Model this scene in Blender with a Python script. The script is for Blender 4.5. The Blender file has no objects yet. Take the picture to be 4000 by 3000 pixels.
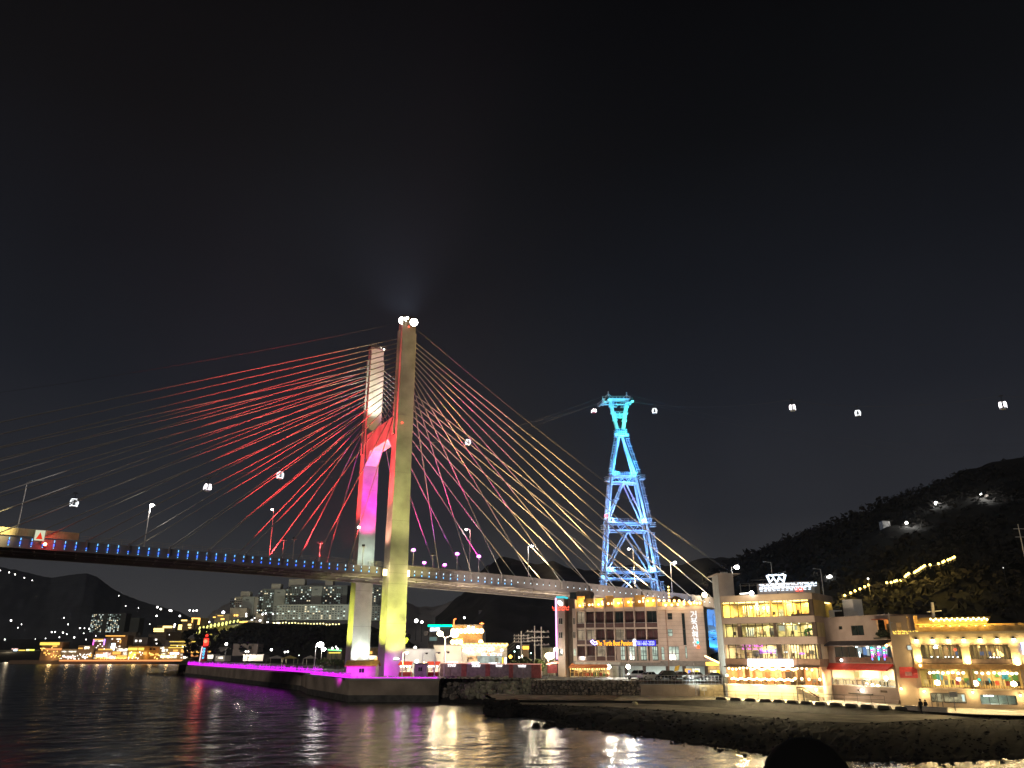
import bpy, math, random
from mathutils import Vector, Matrix, noise as mnoise
random.seed(7)
rnd = random.uniform

# ------------------------------------------------------------------ camera
PITCH = math.atan((2550 - 1500) / 3005.0)
CAMZ = 9.5
scene = bpy.context.scene
cam_data = bpy.data.cameras.new("camera")
cam = bpy.data.objects.new("camera", cam_data)
scene.collection.objects.link(cam)
cam.location = (0, 0, CAMZ)
cam.rotation_euler = (math.radians(90) + PITCH, 0, 0)
cam_data.sensor_fit = 'HORIZONTAL'
cam_data.sensor_width = 36.0
cam_data.lens = 36.0 * 3005 / 4000
cam_data.clip_start = 0.2
cam_data.clip_end = 9000
scene.camera = cam

# ------------------------------------------------------------------ world: night sky with city glow low down
world = bpy.data.worlds.new("World")
scene.world = world
world.use_nodes = True
wn, wl = world.node_tree.nodes, world.node_tree.links
wn.clear()
w_out = wn.new('ShaderNodeOutputWorld')
w_bg = wn.new('ShaderNodeBackground')
w_tc = wn.new('ShaderNodeTexCoord')
w_sep = wn.new('ShaderNodeSeparateXYZ')
w_ramp = wn.new('ShaderNodeValToRGB')
wl.new(w_tc.outputs['Generated'], w_sep.inputs[0])
wl.new(w_sep.outputs['Z'], w_ramp.inputs[0])
SKY = [(0.0, (.078, .074, .074)), (.07, (.055, .054, .056)), (.16, (.024, .025, .030)), (.30, (.0125, .0136, .0185)),
       (.45, (.0066, .0072, .0098)), (.58, (.0034, .0035, .0041)), (.70, (.0016, .0016, .0018)), (1.0, (.0008, .0008, .0008))]
while len(w_ramp.color_ramp.elements) < len(SKY):
    w_ramp.color_ramp.elements.new(.5)
for e, (p, c) in zip(w_ramp.color_ramp.elements, SKY):
    e.position = p
    e.color = (*c, 1)
w_noise = wn.new('ShaderNodeTexNoise')      # thin uneven cloud catching the city glow
w_noise.inputs['Scale'].default_value = 2.2
w_noise.inputs['Detail'].default_value = 4
wl.new(w_tc.outputs['Generated'], w_noise.inputs['Vector'])
w_mr = wn.new('ShaderNodeMapRange')
w_mr.inputs['From Min'].default_value, w_mr.inputs['From Max'].default_value = .3, .7
w_mr.inputs['To Min'].default_value, w_mr.inputs['To Max'].default_value = .8, 1.2
wl.new(w_noise.outputs[0], w_mr.inputs[0])
w_mul = wn.new('ShaderNodeVectorMath'); w_mul.operation = 'SCALE'
wl.new(w_ramp.outputs[0], w_mul.inputs[0])
wl.new(w_mr.outputs[0], w_mul.inputs['Scale'])
wl.new(w_mul.outputs[0], w_bg.inputs[0])
w_bg.inputs[1].default_value = 1.0
wl.new(w_bg.outputs[0], w_out.inputs[0])

# ------------------------------------------------------------------ dim far light from behind the viewer (added fill, its source is unseen)
sun_d = bpy.data.lights.new('fill_sun', 'SUN')
sun_d.energy = .40
sun_d.color = (1.0, .90, .80)
sun_d.angle = math.radians(4)
sun = bpy.data.objects.new('fill_sun', sun_d)
scene.collection.objects.link(sun)
sun.rotation_euler = Vector((.35, 1.0, -.42)).to_track_quat('-Z', 'Y').to_euler()

# ------------------------------------------------------------------ exposure and renderer
scene.view_settings.view_transform = 'Standard'
scene.view_settings.look = 'None'
scene.view_settings.gamma = 1
scene.view_settings.exposure = 0.0
scene.view_settings.use_curve_mapping = False
scene.render.engine = 'CYCLES'
cy = scene.cycles
cy.use_denoising = True
cy.max_bounces = 5
cy.diffuse_bounces = 2
cy.glossy_bounces = 3
cy.transmission_bounces = 3
cy.transparent_max_bounces = 8
cy.sample_clamp_indirect = 3.0
cy.sample_clamp_direct = 0.0
cy.caustics_reflective = False
cy.caustics_refractive = False
cy.use_light_tree = True

# ------------------------------------------------------------------ pixel (4000 x 3000) to world
ST, CT = math.sin(PITCH), math.cos(PITCH)
def ray(x, y):
    a = (x - 2000) / 3005.0
    b = (1500 - y) / 3005.0
    return Vector((a, CT - ST * b, ST + CT * b))
def atY(x, y, Y):
    d = ray(x, y)
    return d * (Y / d.y) + Vector((0, 0, CAMZ))
def atZ(x, y, z):
    d = ray(x, y)
    return d * ((z - CAMZ) / d.z) + Vector((0, 0, CAMZ))

# ------------------------------------------------------------------ materials
_mats = {}
def mat(name, col, rough=.7, metal=0.0, vary=.25, scale=1.5, bump=0.0, bscale=8.0, spec=.3, tint=None):
    if name in _mats:
        return _mats[name]
    m = bpy.data.materials.new(name)
    _mats[name] = m
    m.use_nodes = True
    n, l = m.node_tree.nodes, m.node_tree.links
    b = n['Principled BSDF']
    b.inputs['Roughness'].default_value = rough
    b.inputs['Metallic'].default_value = metal
    b.inputs['Specular IOR Level'].default_value = spec
    tc = n.new('ShaderNodeTexCoord')
    if vary > 0:
        t = n.new('ShaderNodeTexNoise')
        t.inputs['Scale'].default_value = scale
        t.inputs['Detail'].default_value = 5
        l.new(tc.outputs['Object'], t.inputs['Vector'])
        r = n.new('ShaderNodeMix')
        r.data_type = 'RGBA'
        c2 = tint or tuple(c * (1 - vary) for c in col)
        r.inputs['A'].default_value = (*[min(1, c * (1 + vary * .5)) for c in col], 1)
        r.inputs['B'].default_value = (*[c * (1 - vary * .4) for c in c2], 1)
        mr = n.new('ShaderNodeMapRange')
        mr.inputs['From Min'].default_value = .35
        mr.inputs['From Max'].default_value = .65
        l.new(t.outputs[0], mr.inputs[0])
        l.new(mr.outputs[0], r.inputs['Factor'])
        l.new(r.outputs['Result'], b.inputs['Base Color'])
    else:
        b.inputs['Base Color'].default_value = (*col, 1)
    if bump > 0:
        t2 = n.new('ShaderNodeTexNoise')
        t2.inputs['Scale'].default_value = bscale
        t2.inputs['Detail'].default_value = 4
        l.new(tc.outputs['Object'], t2.inputs['Vector'])
        bp = n.new('ShaderNodeBump')
        bp.inputs['Strength'].default_value = bump
        bp.inputs['Distance'].default_value = .2
        l.new(t2.outputs[0], bp.inputs['Height'])
        l.new(bp.outputs[0], b.inputs['Normal'])
    return m

def glow(name, col, strength, sampled=False):
    """something that gives off light"""
    if name in _mats:
        return _mats[name]
    m = bpy.data.materials.new(name)
    _mats[name] = m
    m.use_nodes = True
    n, l = m.node_tree.nodes, m.node_tree.links
    n.clear()
    o = n.new('ShaderNodeOutputMaterial')
    e = n.new('ShaderNodeEmission')
    e.inputs[0].default_value = (*col, 1)
    e.inputs[1].default_value = strength
    l.new(e.outputs[0], o.inputs[0])
    m.cycles.emission_sampling = 'AUTO' if sampled else 'NONE'
    return m

def lit_window(name, col, strength, scale=1.2, contrast=.6):
    """a lit room seen through a window pane: uneven glow, glossy pane"""
    if name in _mats:
        return _mats[name]
    m = bpy.data.materials.new(name)
    _mats[name] = m
    m.use_nodes = True
    n, l = m.node_tree.nodes, m.node_tree.links
    b = n['Principled BSDF']
    b.inputs['Base Color'].default_value = (.02, .02, .02, 1)
    b.inputs['Roughness'].default_value = .15
    tc = n.new('ShaderNodeTexCoord')
    t = n.new('ShaderNodeTexNoise')
    t.inputs['Scale'].default_value = scale
    t.inputs['Detail'].default_value = 3
    l.new(tc.outputs['Object'], t.inputs['Vector'])
    mr = n.new('ShaderNodeMapRange')
    mr.inputs['From Min'].default_value = .35
    mr.inputs['From Max'].default_value = .65
    mr.inputs['To Min'].default_value = strength * (1 - contrast)
    mr.inputs['To Max'].default_value = strength * (1 + contrast)
    l.new(t.outputs[0], mr.inputs[0])
    b.inputs['Emission Color'].default_value = (*col, 1)
    l.new(mr.outputs[0], b.inputs['Emission Strength'])
    m.cycles.emission_sampling = 'NONE'
    return m

def glass(name, tintc=(.9, .93, .9), gloss=.12):
    if name in _mats:
        return _mats[name]
    m = bpy.data.materials.new(name)
    _mats[name] = m
    m.use_nodes = True
    n, l = m.node_tree.nodes, m.node_tree.links
    n.clear()
    o = n.new('ShaderNodeOutputMaterial')
    tr = n.new('ShaderNodeBsdfTransparent')
    tr.inputs[0].default_value = (*tintc, 1)
    g = n.new('ShaderNodeBsdfGlossy')
    g.inputs['Roughness'].default_value = .03
    mx = n.new('ShaderNodeMixShader')
    mx.inputs[0].default_value = gloss
    l.new(tr.outputs[0], mx.inputs[1])
    l.new(g.outputs[0], mx.inputs[2])
    l.new(mx.outputs[0], o.inputs[0])
    return m

# ------------------------------------------------------------------ objects
COL = scene.collection
ROOT = {}
def tag(o, label=None, cat=None, group=None, kind=None):
    if label: o['label'] = label
    if cat: o['category'] = cat
    if group: o['group'] = group
    if kind: o['kind'] = kind
    return o
def thing(name, loc, label=None, cat=None, group=None, kind=None):
    o = bpy.data.objects.new(name, None)
    o.empty_display_size = .5
    COL.objects.link(o)
    o.location = loc
    ROOT[o.name] = Vector(loc)
    return tag(o, label, cat, group, kind)
def origin_of(o):
    p = Vector((0, 0, 0))
    while o is not None:
        p = p + Vector(o.location)
        o = o.parent
    return p

class MB:
    """collects shapes, then links them as ONE mesh object"""
    def __init__(s):
        s.v, s.f, s.m, s.mats = [], [], [], []
    def _mi(s, m):
        if m not in s.mats:
            s.mats.append(m)
        return s.mats.index(m)
    def poly(s, pts, m):
        i = len(s.v)
        s.v += [Vector(p) for p in pts]
        s.f.append(tuple(range(i, i + len(pts))))
        s.m.append(s._mi(m))
    def hexa(s, p, m):
        """8 corners: bottom ring 0-3, top ring 4-7"""
        i = len(s.v)
        s.v += [Vector(q) for q in p]
        k = s._mi(m)
        for f in ((0, 3, 2, 1), (4, 5, 6, 7), (0, 1, 5, 4), (1, 2, 6, 5), (2, 3, 7, 6), (3, 0, 4, 7)):
            s.f.append(tuple(i + j for j in f))
            s.m.append(k)
    def box(s, x0, x1, y0, y1, z0, z1, m):
        s.hexa([(x0, y0, z0), (x1, y0, z0), (x1, y1, z0), (x0, y1, z0), (x0, y0, z1), (x1, y0, z1), (x1, y1, z1), (x0, y1, z1)], m)
    def obox(s, o, ex, ey, ez, m):
        o, ex, ey, ez = Vector(o), Vector(ex), Vector(ey), Vector(ez)
        s.hexa([o, o + ex, o + ex + ey, o + ey, o + ez, o + ex + ez, o + ex + ey + ez, o + ey + ez], m)
    def bar(s, a, b, w, h, m, up=(0, 0, 1)):
        """rectangular bar centred on the line a-b"""
        a, b = Vector(a), Vector(b)
        d = (b - a)
        if d.length < 1e-6: return
        x = d.normalized().cross(Vector(up))
        if x.length < 1e-4: x = Vector((1, 0, 0))
        x.normalize()
        y = x.cross(d).normalized()
        x, y = x * w / 2, y * h / 2
        s.hexa([a - x - y, a + x - y, a + x + y, a - x + y, b - x - y, b + x - y, b + x + y, b - x + y], m)
    def tube(s, a, b, r, m, r2=None, n=6, cap=True):
        s.path([a, b], r, m, r2=r2, n=n, cap=cap)
    def path(s, pts, r, m, r2=None, n=6, cap=True):
        pts = [Vector(p) for p in pts]
        r2 = r if r2 is None else r2
        k = s._mi(m)
        rings = []
        L = len(pts)
        for j, p in enumerate(pts):
            d = (pts[min(j + 1, L - 1)] - pts[max(j - 1, 0)]).normalized()
            x = d.cross(Vector((0, 0, 1)))
            if x.length < 1e-3: x = Vector((1, 0, 0))
            x.normalize()
            y = x.cross(d)
            rr = r + (r2 - r) * j / (L - 1)
            i = len(s.v)
            for q in range(n):
                t = 2 * math.pi * q / n
                s.v.append(p + (x * math.cos(t) + y * math.sin(t)) * rr)
            rings.append(i)
        for a, b in zip(rings, rings[1:]):
            for q in range(n):
                q2 = (q + 1) % n
                s.f.append((a + q, a + q2, b + q2, b + q))
                s.m.append(k)
        if cap:
            s.f.append(tuple(rings[0] + q for q in range(n))[::-1]); s.m.append(k)
            s.f.append(tuple(rings[-1] + q for q in range(n))); s.m.append(k)
    def ball(s, c, r, m, n=8, k=5, sz=1.0, jit=0.0):
        c = Vector(c)
        i0 = len(s.v)
        mi = s._mi(m)
        s.v.append(c + Vector((0, 0, r * sz)))
        for a in range(1, k):
            ph = math.pi * a / k
            for b in range(n):
                t = 2 * math.pi * b / n
                j = 1 + rnd(-jit, jit)
                s.v.append(c + Vector((math.sin(ph) * math.cos(t) * r * j, math.sin(ph) * math.sin(t) * r * j, math.cos(ph) * r * sz * j)))
        s.v.append(c - Vector((0, 0, r * sz)))
        last = len(s.v) - 1
        for b in range(n):
            b2 = (b + 1) % n
            s.f.append((i0, i0 + 1 + b, i0 + 1 + b2)); s.m.append(mi)
            for a in range(k - 2):
                p, q = i0 + 1 + a * n, i0 + 1 + (a + 1) * n
                s.f.append((p + b, q + b, q + b2, p + b2)); s.m.append(mi)
            p = i0 + 1 + (k - 2) * n
            s.f.append((p + b, last, p + b2)); s.m.append(mi)
    def prism(s, pts, vec, m):
        """flat polygon pushed along vec"""
        vec = Vector(vec)
        n = len(pts)
        i = len(s.v)
        k = s._mi(m)
        s.v += [Vector(p) for p in pts] + [Vector(p) + vec for p in pts]
        s.f.append(tuple(range(i, i + n))[::-1]); s.m.append(k)
        s.f.append(tuple(range(i + n, i + 2 * n))); s.m.append(k)
        for q in range(n):
            q2 = (q + 1) % n
            s.f.append((i + q, i + q2, i + n + q2, i + n + q)); s.m.append(k)
    def grid(s, rows, m):
        """rows of points, same length, as a sheet"""
        k = s._mi(m)
        i = len(s.v)
        w = len(rows[0])
        for r in rows:
            s.v += [Vector(p) for p in r]
        for a in range(len(rows) - 1):
            for b in range(w - 1):
                p = i + a * w + b
                s.f.append((p, p + 1, p + w + 1, p + w)); s.m.append(k)
    def mesh(s, name, off):
        me = bpy.data.meshes.new(name)
        me.from_pydata([tuple(p - off) for p in s.v], [], s.f)
        for m in s.mats:
            me.materials.append(m)
        me.polygons.foreach_set('material_index', s.m)
        me.update()
        return me
    def build(s, name, parent=None, label=None, cat=None, group=None, kind=None, smooth=False, origin=None):
        if parent is not None:
            off = origin_of(parent)
            loc = Vector((0, 0, 0))
            if origin is not None:
                loc = Vector(origin) - off
                off = Vector(origin)
        else:
            xs = [p.x for p in s.v]; ys = [p.y for p in s.v]; zs = [p.z for p in s.v]
            off = Vector(((min(xs) + max(xs)) / 2, (min(ys) + max(ys)) / 2, min(zs))) if origin is None else Vector(origin)
            loc = off
        me = s.mesh(name, off)
        if smooth:
            me.polygons.foreach_set('use_smooth', [True] * len(me.polygons))
        o = bpy.data.objects.new(name, me)
        COL.objects.link(o)
        o.location = loc
        if parent is not None:
            o.parent = parent
        return tag(o, label, cat, group, kind)

def share(src, name, parent, loc_world, rot=None, label=None, material=None):
    """another part with the mesh of src, standing at loc_world"""
    o = bpy.data.objects.new(name, src.data)
    COL.objects.link(o)
    o.parent = parent
    o.location = Vector(loc_world) - (origin_of(parent) if parent else Vector((0, 0, 0)))
    if rot is not None:
        o.rotation_euler = rot
    if label: o['label'] = label
    return o
def copy_tree(o, parent=None):
    c = o.copy()
    COL.objects.link(c)
    c.parent = parent
    for ch in list(o.children):
        copy_tree(ch, c)
    return c
def lamp(kind, loc, energy, col, target=None, size=.3, angle=60, blend=.5, name='lamp_light', sx=None, sy=None):
    d = bpy.data.lights.new(name, kind)
    d.energy = energy
    d.color = col
    if kind == 'SPOT':
        d.spot_size = math.radians(angle)
        d.spot_blend = blend
        d.shadow_soft_size = size
    elif kind == 'POINT':
        d.shadow_soft_size = size
    elif kind == 'AREA':
        d.shape = 'RECTANGLE'
        d.size = sx or size
        d.size_y = sy or size
    o = bpy.data.objects.new(name, d)
    COL.objects.link(o)
    o.location = loc
    if target is not None:
        o.rotation_euler = (Vector(target) - Vector(loc)).to_track_quat('-Z', 'Y').to_euler()
    return o
def text_mesh(name, s, size, m, parent, place, thick=.03, align='CENTER', label=None, cat=None, width=None):
    """lettering built as solid letters; place = 4x4 matrix, x along the text, y up, z out of the wall"""
    cu = bpy.data.curves.new(name, 'FONT')
    cu.body = s
    cu.size = size
    cu.align_x = align
    cu.align_y = 'CENTER'
    cu.extrude = thick
    cu.resolution_u = 2
    tmp = bpy.data.objects.new(name, cu)
    COL.objects.link(tmp)
    bpy.context.view_layer.update()
    me = bpy.data.meshes.new_from_object(tmp)
    bpy.data.objects.remove(tmp)
    bpy.data.curves.remove(cu)
    me.materials.clear()
    me.materials.append(m)
    if width:
        xs = [q.co.x for q in me.vertices]; ys = [q.co.y for q in me.vertices]
        w_, cx_ = max(xs) - min(xs), (max(xs) + min(xs)) / 2; cy_ = (max(ys) + min(ys)) / 2
        me.transform(Matrix.Diagonal((width / w_, 1, 1, 1)) @ Matrix.Translation((-cx_, -cy_, 0)))
    me.transform(place)
    off = origin_of(parent) if parent else place.translation
    me.transform(Matrix.Translation(-off))
    o = bpy.data.objects.new(name, me)
    COL.objects.link(o)
    if parent: o.parent = parent
    else: o.location = off
    return tag(o, label, cat)

def strokes(name, n, size, m, parent, place, gap=1.05, seed=1, thick=.05):
    """unreadable neon lettering: n glyph-like clusters of strokes in a row"""
    rg = random.Random(seed)
    mb = MB()
    def B(x0, x1, y0, y1):
        c = [place @ Vector(q) for q in ((x0, y0, 0), (x1, y0, 0), (x1, y1, 0), (x0, y1, 0), (x0, y0, thick), (x1, y0, thick), (x1, y1, thick), (x0, y1, thick))]
        mb.hexa(c, m)
    t = size * .13
    for i in range(n):
        x = (i - (n - 1) / 2) * size * gap
        h = size * .45
        k = rg.randrange(4)
        if k in (0, 2): B(x - h, x + h * .2, h - t, h); B(x + h * .2 - t, x + h * .2, 0, h - t)
        if k in (1, 3): B(x - h, x - h + t, 0, h); B(x - h + t, x + h * .2, 0, t)
        B(x + h - t, x + h, -h * .1, h)
        if k != 1: B(x + h * .5, x + h - t, h * .4, h * .4 + t)
        B(x - h * .7, x + h, -h, -h + t)
        if k > 1: B(x - h * .7, x - h * .7 + t, -h + t, -h * .3)
    return mb.build(name, parent)

class Fac:
    """an upright facade plane: u along it (left to right in view), v height above ground, w outwards"""
    def __init__(s, A, B, z0):
        s.A = Vector((A[0], A[1], z0))
        B = Vector((B[0], B[1], z0))
        s.L = (B - s.A).length
        s.u = (B - s.A).normalized()
        s.n = Vector((s.u.y, -s.u.x, 0))
        s.z0 = z0
    @classmethod
    def px(cls, x0, Y0, x1, Y1, z0, yref=2550):
        a = atY(x0, yref, Y0); b = atY(x1, yref, Y1)
        return cls((a.x, a.y), (b.x, b.y), z0)
    def P(s, u, v, w=0):
        return s.A + s.u * u + s.n * w + Vector((0, 0, v))
    def uv(s, x, y, w=0):
        d = ray(x, y)
        o = s.A + s.n * w
        c = Vector((0, 0, CAMZ))
        t = (o - c).dot(s.n) / d.dot(s.n)
        p = c + d * t
        return (p - s.A).dot(s.u), p.z - s.z0
    def rect(s, x0, y0, x1, y1, w=0):
        """pixel rectangle to (u0, u1, v0, v1)"""
        ym, xm = (y0 + y1) / 2, (x0 + x1) / 2
        return s.uv(x0, ym, w)[0], s.uv(x1, ym, w)[0], s.uv(xm, y1, w)[1], s.uv(xm, y0, w)[1]
    def box(s, mb, u0, u1, v0, v1, w0, w1, m):
        mb.hexa([s.P(u0, v0, w1), s.P(u1, v0, w1), s.P(u1, v0, w0), s.P(u0, v0, w0), s.P(u0, v1, w1), s.P(u1, v1, w1), s.P(u1, v1, w0), s.P(u0, v1, w0)], m)
    def pbox(s, mb, x0, y0, x1, y1, w0, w1, m):
        u0, u1, v0, v1 = s.rect(x0, y0, x1, y1, w1)
        s.box(mb, u0, u1, v0, v1, w0, w1, m)
    def mtx(s, u, v, w):
        p = s.P(u, v, w)
        return Matrix(((s.u.x, 0, s.n.x, p.x), (s.u.y, 0, s.n.y, p.y), (0, 1, 0, p.z), (0, 0, 0, 1)))
    def wall(s, mb, u0, u1, v0, v1, w0, w1, holes, m):
        """wall slab with rectangular openings (u0,u1,v0,v1)"""
        us = sorted({u0, u1, *[min(max(h[i], u0), u1) for h in holes for i in (0, 1)]})
        vs = sorted({v0, v1, *[min(max(h[i], v0), v1) for h in holes for i in (2, 3)]})
        def solid(i, j):
            if i < 0 or j < 0 or i >= len(us) - 1 or j >= len(vs) - 1: return None
            c, d = (us[i] + us[i + 1]) / 2, (vs[j] + vs[j + 1]) / 2
            return not any(h[0] < c < h[1] and h[2] < d < h[3] for h in holes)
        for i in range(len(us) - 1):
            for j in range(len(vs) - 1):
                if not solid(i, j): continue
                a, b, c, d = us[i], us[i + 1], vs[j], vs[j + 1]
                mb.poly([s.P(a, c, w1), s.P(b, c, w1), s.P(b, d, w1), s.P(a, d, w1)], m)
                mb.poly([s.P(b, c, w0), s.P(a, c, w0), s.P(a, d, w0), s.P(b, d, w0)], m)
                if not solid(i - 1, j): mb.poly([s.P(a, c, w0), s.P(a, c, w1), s.P(a, d, w1), s.P(a, d, w0)], m)
                if not solid(i + 1, j): mb.poly([s.P(b, c, w1), s.P(b, c, w0), s.P(b, d, w0), s.P(b, d, w1)], m)
                if not solid(i, j - 1): mb.poly([s.P(a, c, w0), s.P(b, c, w0), s.P(b, c, w1), s.P(a, c, w1)], m)
                if not solid(i, j + 1): mb.poly([s.P(a, d, w1), s.P(b, d, w1), s.P(b, d, w0), s.P(a, d, w0)], m)

# shared materials
CONCRETE = mat('concrete', (.42, .41, .39), .85, vary=.22, scale=.35, bump=.15, bscale=3)
CONC_DARK = mat('wet_concrete', (.10, .095, .085), .6, vary=.4, scale=.6, bump=.3, bscale=2)
STEEL = mat('galvanised_steel', (.45, .45, .46), .45, metal=.6, vary=.15, scale=2)
PAINT_GREY = mat('grey_painted_steel', (.38, .37, .36), .5, vary=.15, scale=.8)
DARK_METAL = mat('dark_metal', (.05, .05, .05), .5, metal=.3, vary=.2)
BEIGE = mat('beige_render', (.46, .38, .31), .85, vary=.12, scale=.5, bump=.05, bscale=6)
WHITE_WALL = mat('white_render', (.72, .70, .66), .8, vary=.1, scale=.5)
ASPHALT = mat('asphalt', (.06, .058, .055), .9, vary=.3, scale=.6, bump=.2, bscale=6)
PAVE = mat('pale_paving', (.42, .38, .31), .85, vary=.25, scale=.5, bump=.1, bscale=4)
ROCK = mat('rock', (.22, .20, .17), .9, vary=.5, scale=.7, bump=.6, bscale=2.5)
ROCK_DARK = mat('wet_dark_rock', (.026, .024, .024), .95, vary=.15, scale=.6, bump=.3, bscale=2, spec=.03)
SOIL = mat('brown_soil', (.17, .11, .075), .95, vary=.5, scale=.5, bump=.4, bscale=3)
PANE = glass('clear_pane')
BULB_WARM = glow('warm_bulb', (1.0, .58, .20), 9)
BULB_WHITE = glow('white_bulb', (1.0, .96, .88), 12)
BULB_YEL = glow('yellow_bulb', (1.0, .75, .18), 8)
# ================================================================== SETTING
def water_mat():
    m = bpy.data.materials.new('sea_water')
    m.use_nodes = True
    n, l = m.node_tree.nodes, m.node_tree.links
    b = n['Principled BSDF']
    b.inputs['Base Color'].default_value = (.006, .009, .011, 1)
    b.inputs['Roughness'].default_value = .24
    b.inputs['IOR'].default_value = 1.33
    tc = n.new('ShaderNodeTexCoord')
    def noise(scale, sx, sy, det=3):
        mp = n.new('ShaderNodeMapping')
        mp.inputs['Scale'].default_value = (sx, sy, 1)
        t = n.new('ShaderNodeTexNoise')
        t.inputs['Scale'].default_value = scale
        t.inputs['Detail'].default_value = det
        l.new(tc.outputs['Object'], mp.inputs[0])
        l.new(mp.outputs[0], t.inputs['Vector'])
        return t.outputs[0]
    a1, a2, a3 = noise(.10, .7, 1, 2), noise(.45, .6, 1, 3), noise(1.6, .8, 1, 2)
    add = n.new('ShaderNodeMath'); add.operation = 'MULTIPLY_ADD'
    add.inputs[1].default_value = .45
    l.new(a2, add.inputs[0]); 
    m1 = n.new('ShaderNodeMath'); m1.operation = 'MULTIPLY'; m1.inputs[1].default_value = 1.2
    l.new(a1, m1.inputs[0]); l.new(m1.outputs[0], add.inputs[2])
    add2 = n.new('ShaderNodeMath'); add2.operation = 'MULTIPLY_ADD'
    add2.inputs[1].default_value = .12
    l.new(a3, add2.inputs[0]); l.new(add.outputs[0], add2.inputs[2])
    bp = n.new('ShaderNodeBump')
    bp.inputs['Strength'].default_value = 1.0
    bp.inputs['Distance'].default_value = .30
    l.new(add2.outputs[0], bp.inputs['Height'])
    l.new(bp.outputs[0], b.inputs['Normal'])
    return m
WATER = water_mat()
mb = MB()
mb.poly([(-3500, -60, -.16), (3500, -60, -.16), (3500, 5500, -.16), (-3500, 5500, -.16)], WATER)
mb.build('water', kind='structure', origin=(0, 0, 0))
# wind waves as real relief where the water is near enough to see them
import numpy as np
rg_ = np.random.default_rng(4)
ys_ = 52 * np.exp(np.arange(620) * .0042)
ts_ = np.linspace(-.80, .80, 470)
X = ts_[None, :] * ys_[:, None]
Y = np.repeat(ys_[:, None], len(ts_), 1)
Z = np.zeros_like(X)
for wl_n, amp in ((11, .060), (8, .05), (6.2, .045), (4.7, .038), (3.6, .032), (2.8, .025), (2.1, .020), (1.6, .015), (1.2, .011), (.9, .008)):
    for _ in range(4):
        th_ = rg_.normal(math.pi / 2 + .5, .55); k_ = 2 * math.pi / (wl_n * rg_.uniform(.85, 1.15)); ph_ = rg_.uniform(0, 6.28)
        fade = np.clip(wl_n / (ys_[:, None] * .0042 * 2.2), 0, 1) ** 2
        Z += amp * (.15 if wl_n > 4 else .26) * np.sin(k_ * (X * math.cos(th_) + Y * math.sin(th_)) + ph_ + .6 * np.sin(X * .05 + Y * .037 + ph_)) * fade
nr, nc = X.shape
idx = np.arange(nr * nc).reshape(nr, nc)
me = bpy.data.meshes.new('water')
me.from_pydata(np.stack([X, Y, Z], -1).reshape(-1, 3).tolist(), [], np.stack([idx[:-1, :-1], idx[:-1, 1:], idx[1:, 1:], idx[1:, :-1]], -1).reshape(-1, 4).tolist())
me.polygons.foreach_set('use_smooth', [True] * len(me.polygons))
me.materials.append(WATER)
wo_ = bpy.data.objects.new('water', me); COL.objects.link(wo_); wo_['kind'] = 'structure'
mb = MB()
mb.poly([(-3600, -100, -6), (3600, -100, -6), (3600, 5600, -6), (-3600, 5600, -6)], SOIL)
mb.build('seabed', kind='structure', origin=(0, 0, -6))

# --- the promenade and breakwater bank in front of the restaurants
cols = [1925, 2000, 2100, 2200, 2400, 2600, 2800, 3000, 3200, 3400, 3600, 3800, 4000, 4400, 5000]
y_edge = [2734, 2735, 2736, 2737, 2737, 2736, 2732, 2740, 2752, 2764, 2778, 2790, 2796, 2810, 2830]
y_low = [2740, 2742, 2743, 2745, 2746, 2752, 2764, 2778, 2790, 2794, 2790, 2796, 2800, 2816, 2840]
y_lip = [2748, 2752, 2753, 2755, 2762, 2774, 2788, 2803, 2818, 2824, 2812, 2804, 2808, 2826, 2850]
y_wat = [2756, 2790, 2808, 2842, 2868, 2897, 2928, 2956, 2974, 2984, 2990, 2986, 2968, 2960, 2980]
E1 = [atZ(x, y, 2.0) for x, y in zip(cols, y_edge)]
E2 = [atZ(x, y, 1.7) for x, y in zip(cols, y_low)]
E3 = [atZ(x, y, 1.55) for x, y in zip(cols, y_lip)]
E4 = [atZ(x, y, 0.0) for x, y in zip(cols, y_wat)]
def dense(line, k):
    out = []
    for a, b in zip(line, line[1:]):
        for i in range(k):
            out.append(a.lerp(b, i / k))
    out.append(line[-1])
    return out
back = [Vector((p.x * 160 / p.y if p.y < 160 else p.x, 172, 2.0)) for p in E1]
mb = MB()
mb.grid([E1, back], PAVE)
mb.build('promenade', kind='structure')
k = 14
d1, d2, d3, d4 = (dense(e, k) for e in (E1, E2, E3, E4))
mb = MB()
rows = []
for t in (0, .25, .5, .75, 1):
    rows.append([a.lerp(b, t) + Vector((0, 0, -.25 * math.sin(math.pi * t) + (rnd(-.08, .08) if 0 < t < 1 else 0))) for a, b in zip(d1, d2)])
mb.grid(rows[::-1], mat('dark_bank_soil', (.022, .020, .018), .95, vary=.5, scale=.8, bump=.6, bscale=2, spec=.05))
mb.build('bank', kind='structure', smooth=True)
mb = MB()
mb.grid([d3, d2], mat('breakwater_concrete', (.20, .18, .15), .95, vary=.35, scale=.3, bump=.2, bscale=2, spec=.05))
mb.build('path', kind='structure')
mb = MB()
rows = []
N = 12
for i in range(N + 1):
    t = i / N
    row = []
    for a, b in zip(d3, d4):
        p = a.lerp(b, t)
        bump = .45 * math.sin(math.pi * min(1, t * 1.2)) if 0 < t < 1 else 0
        p.z += bump + (rnd(-.12, .12) if 0 < i < N else 0) + (-.3 if i == N else 0)
        p.x += rnd(-.25, .25) if 0 < i else 0
        p.y += rnd(-.25, .25) if 0 < i else 0
        row.append(p)
    rows.append(row)
rows.append([p + Vector((0, -3, -4)) for p in rows[-1]])
mb.grid(rows[::-1], ROCK_DARK)
mb.build('breakwater_slope', kind='structure')
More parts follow.
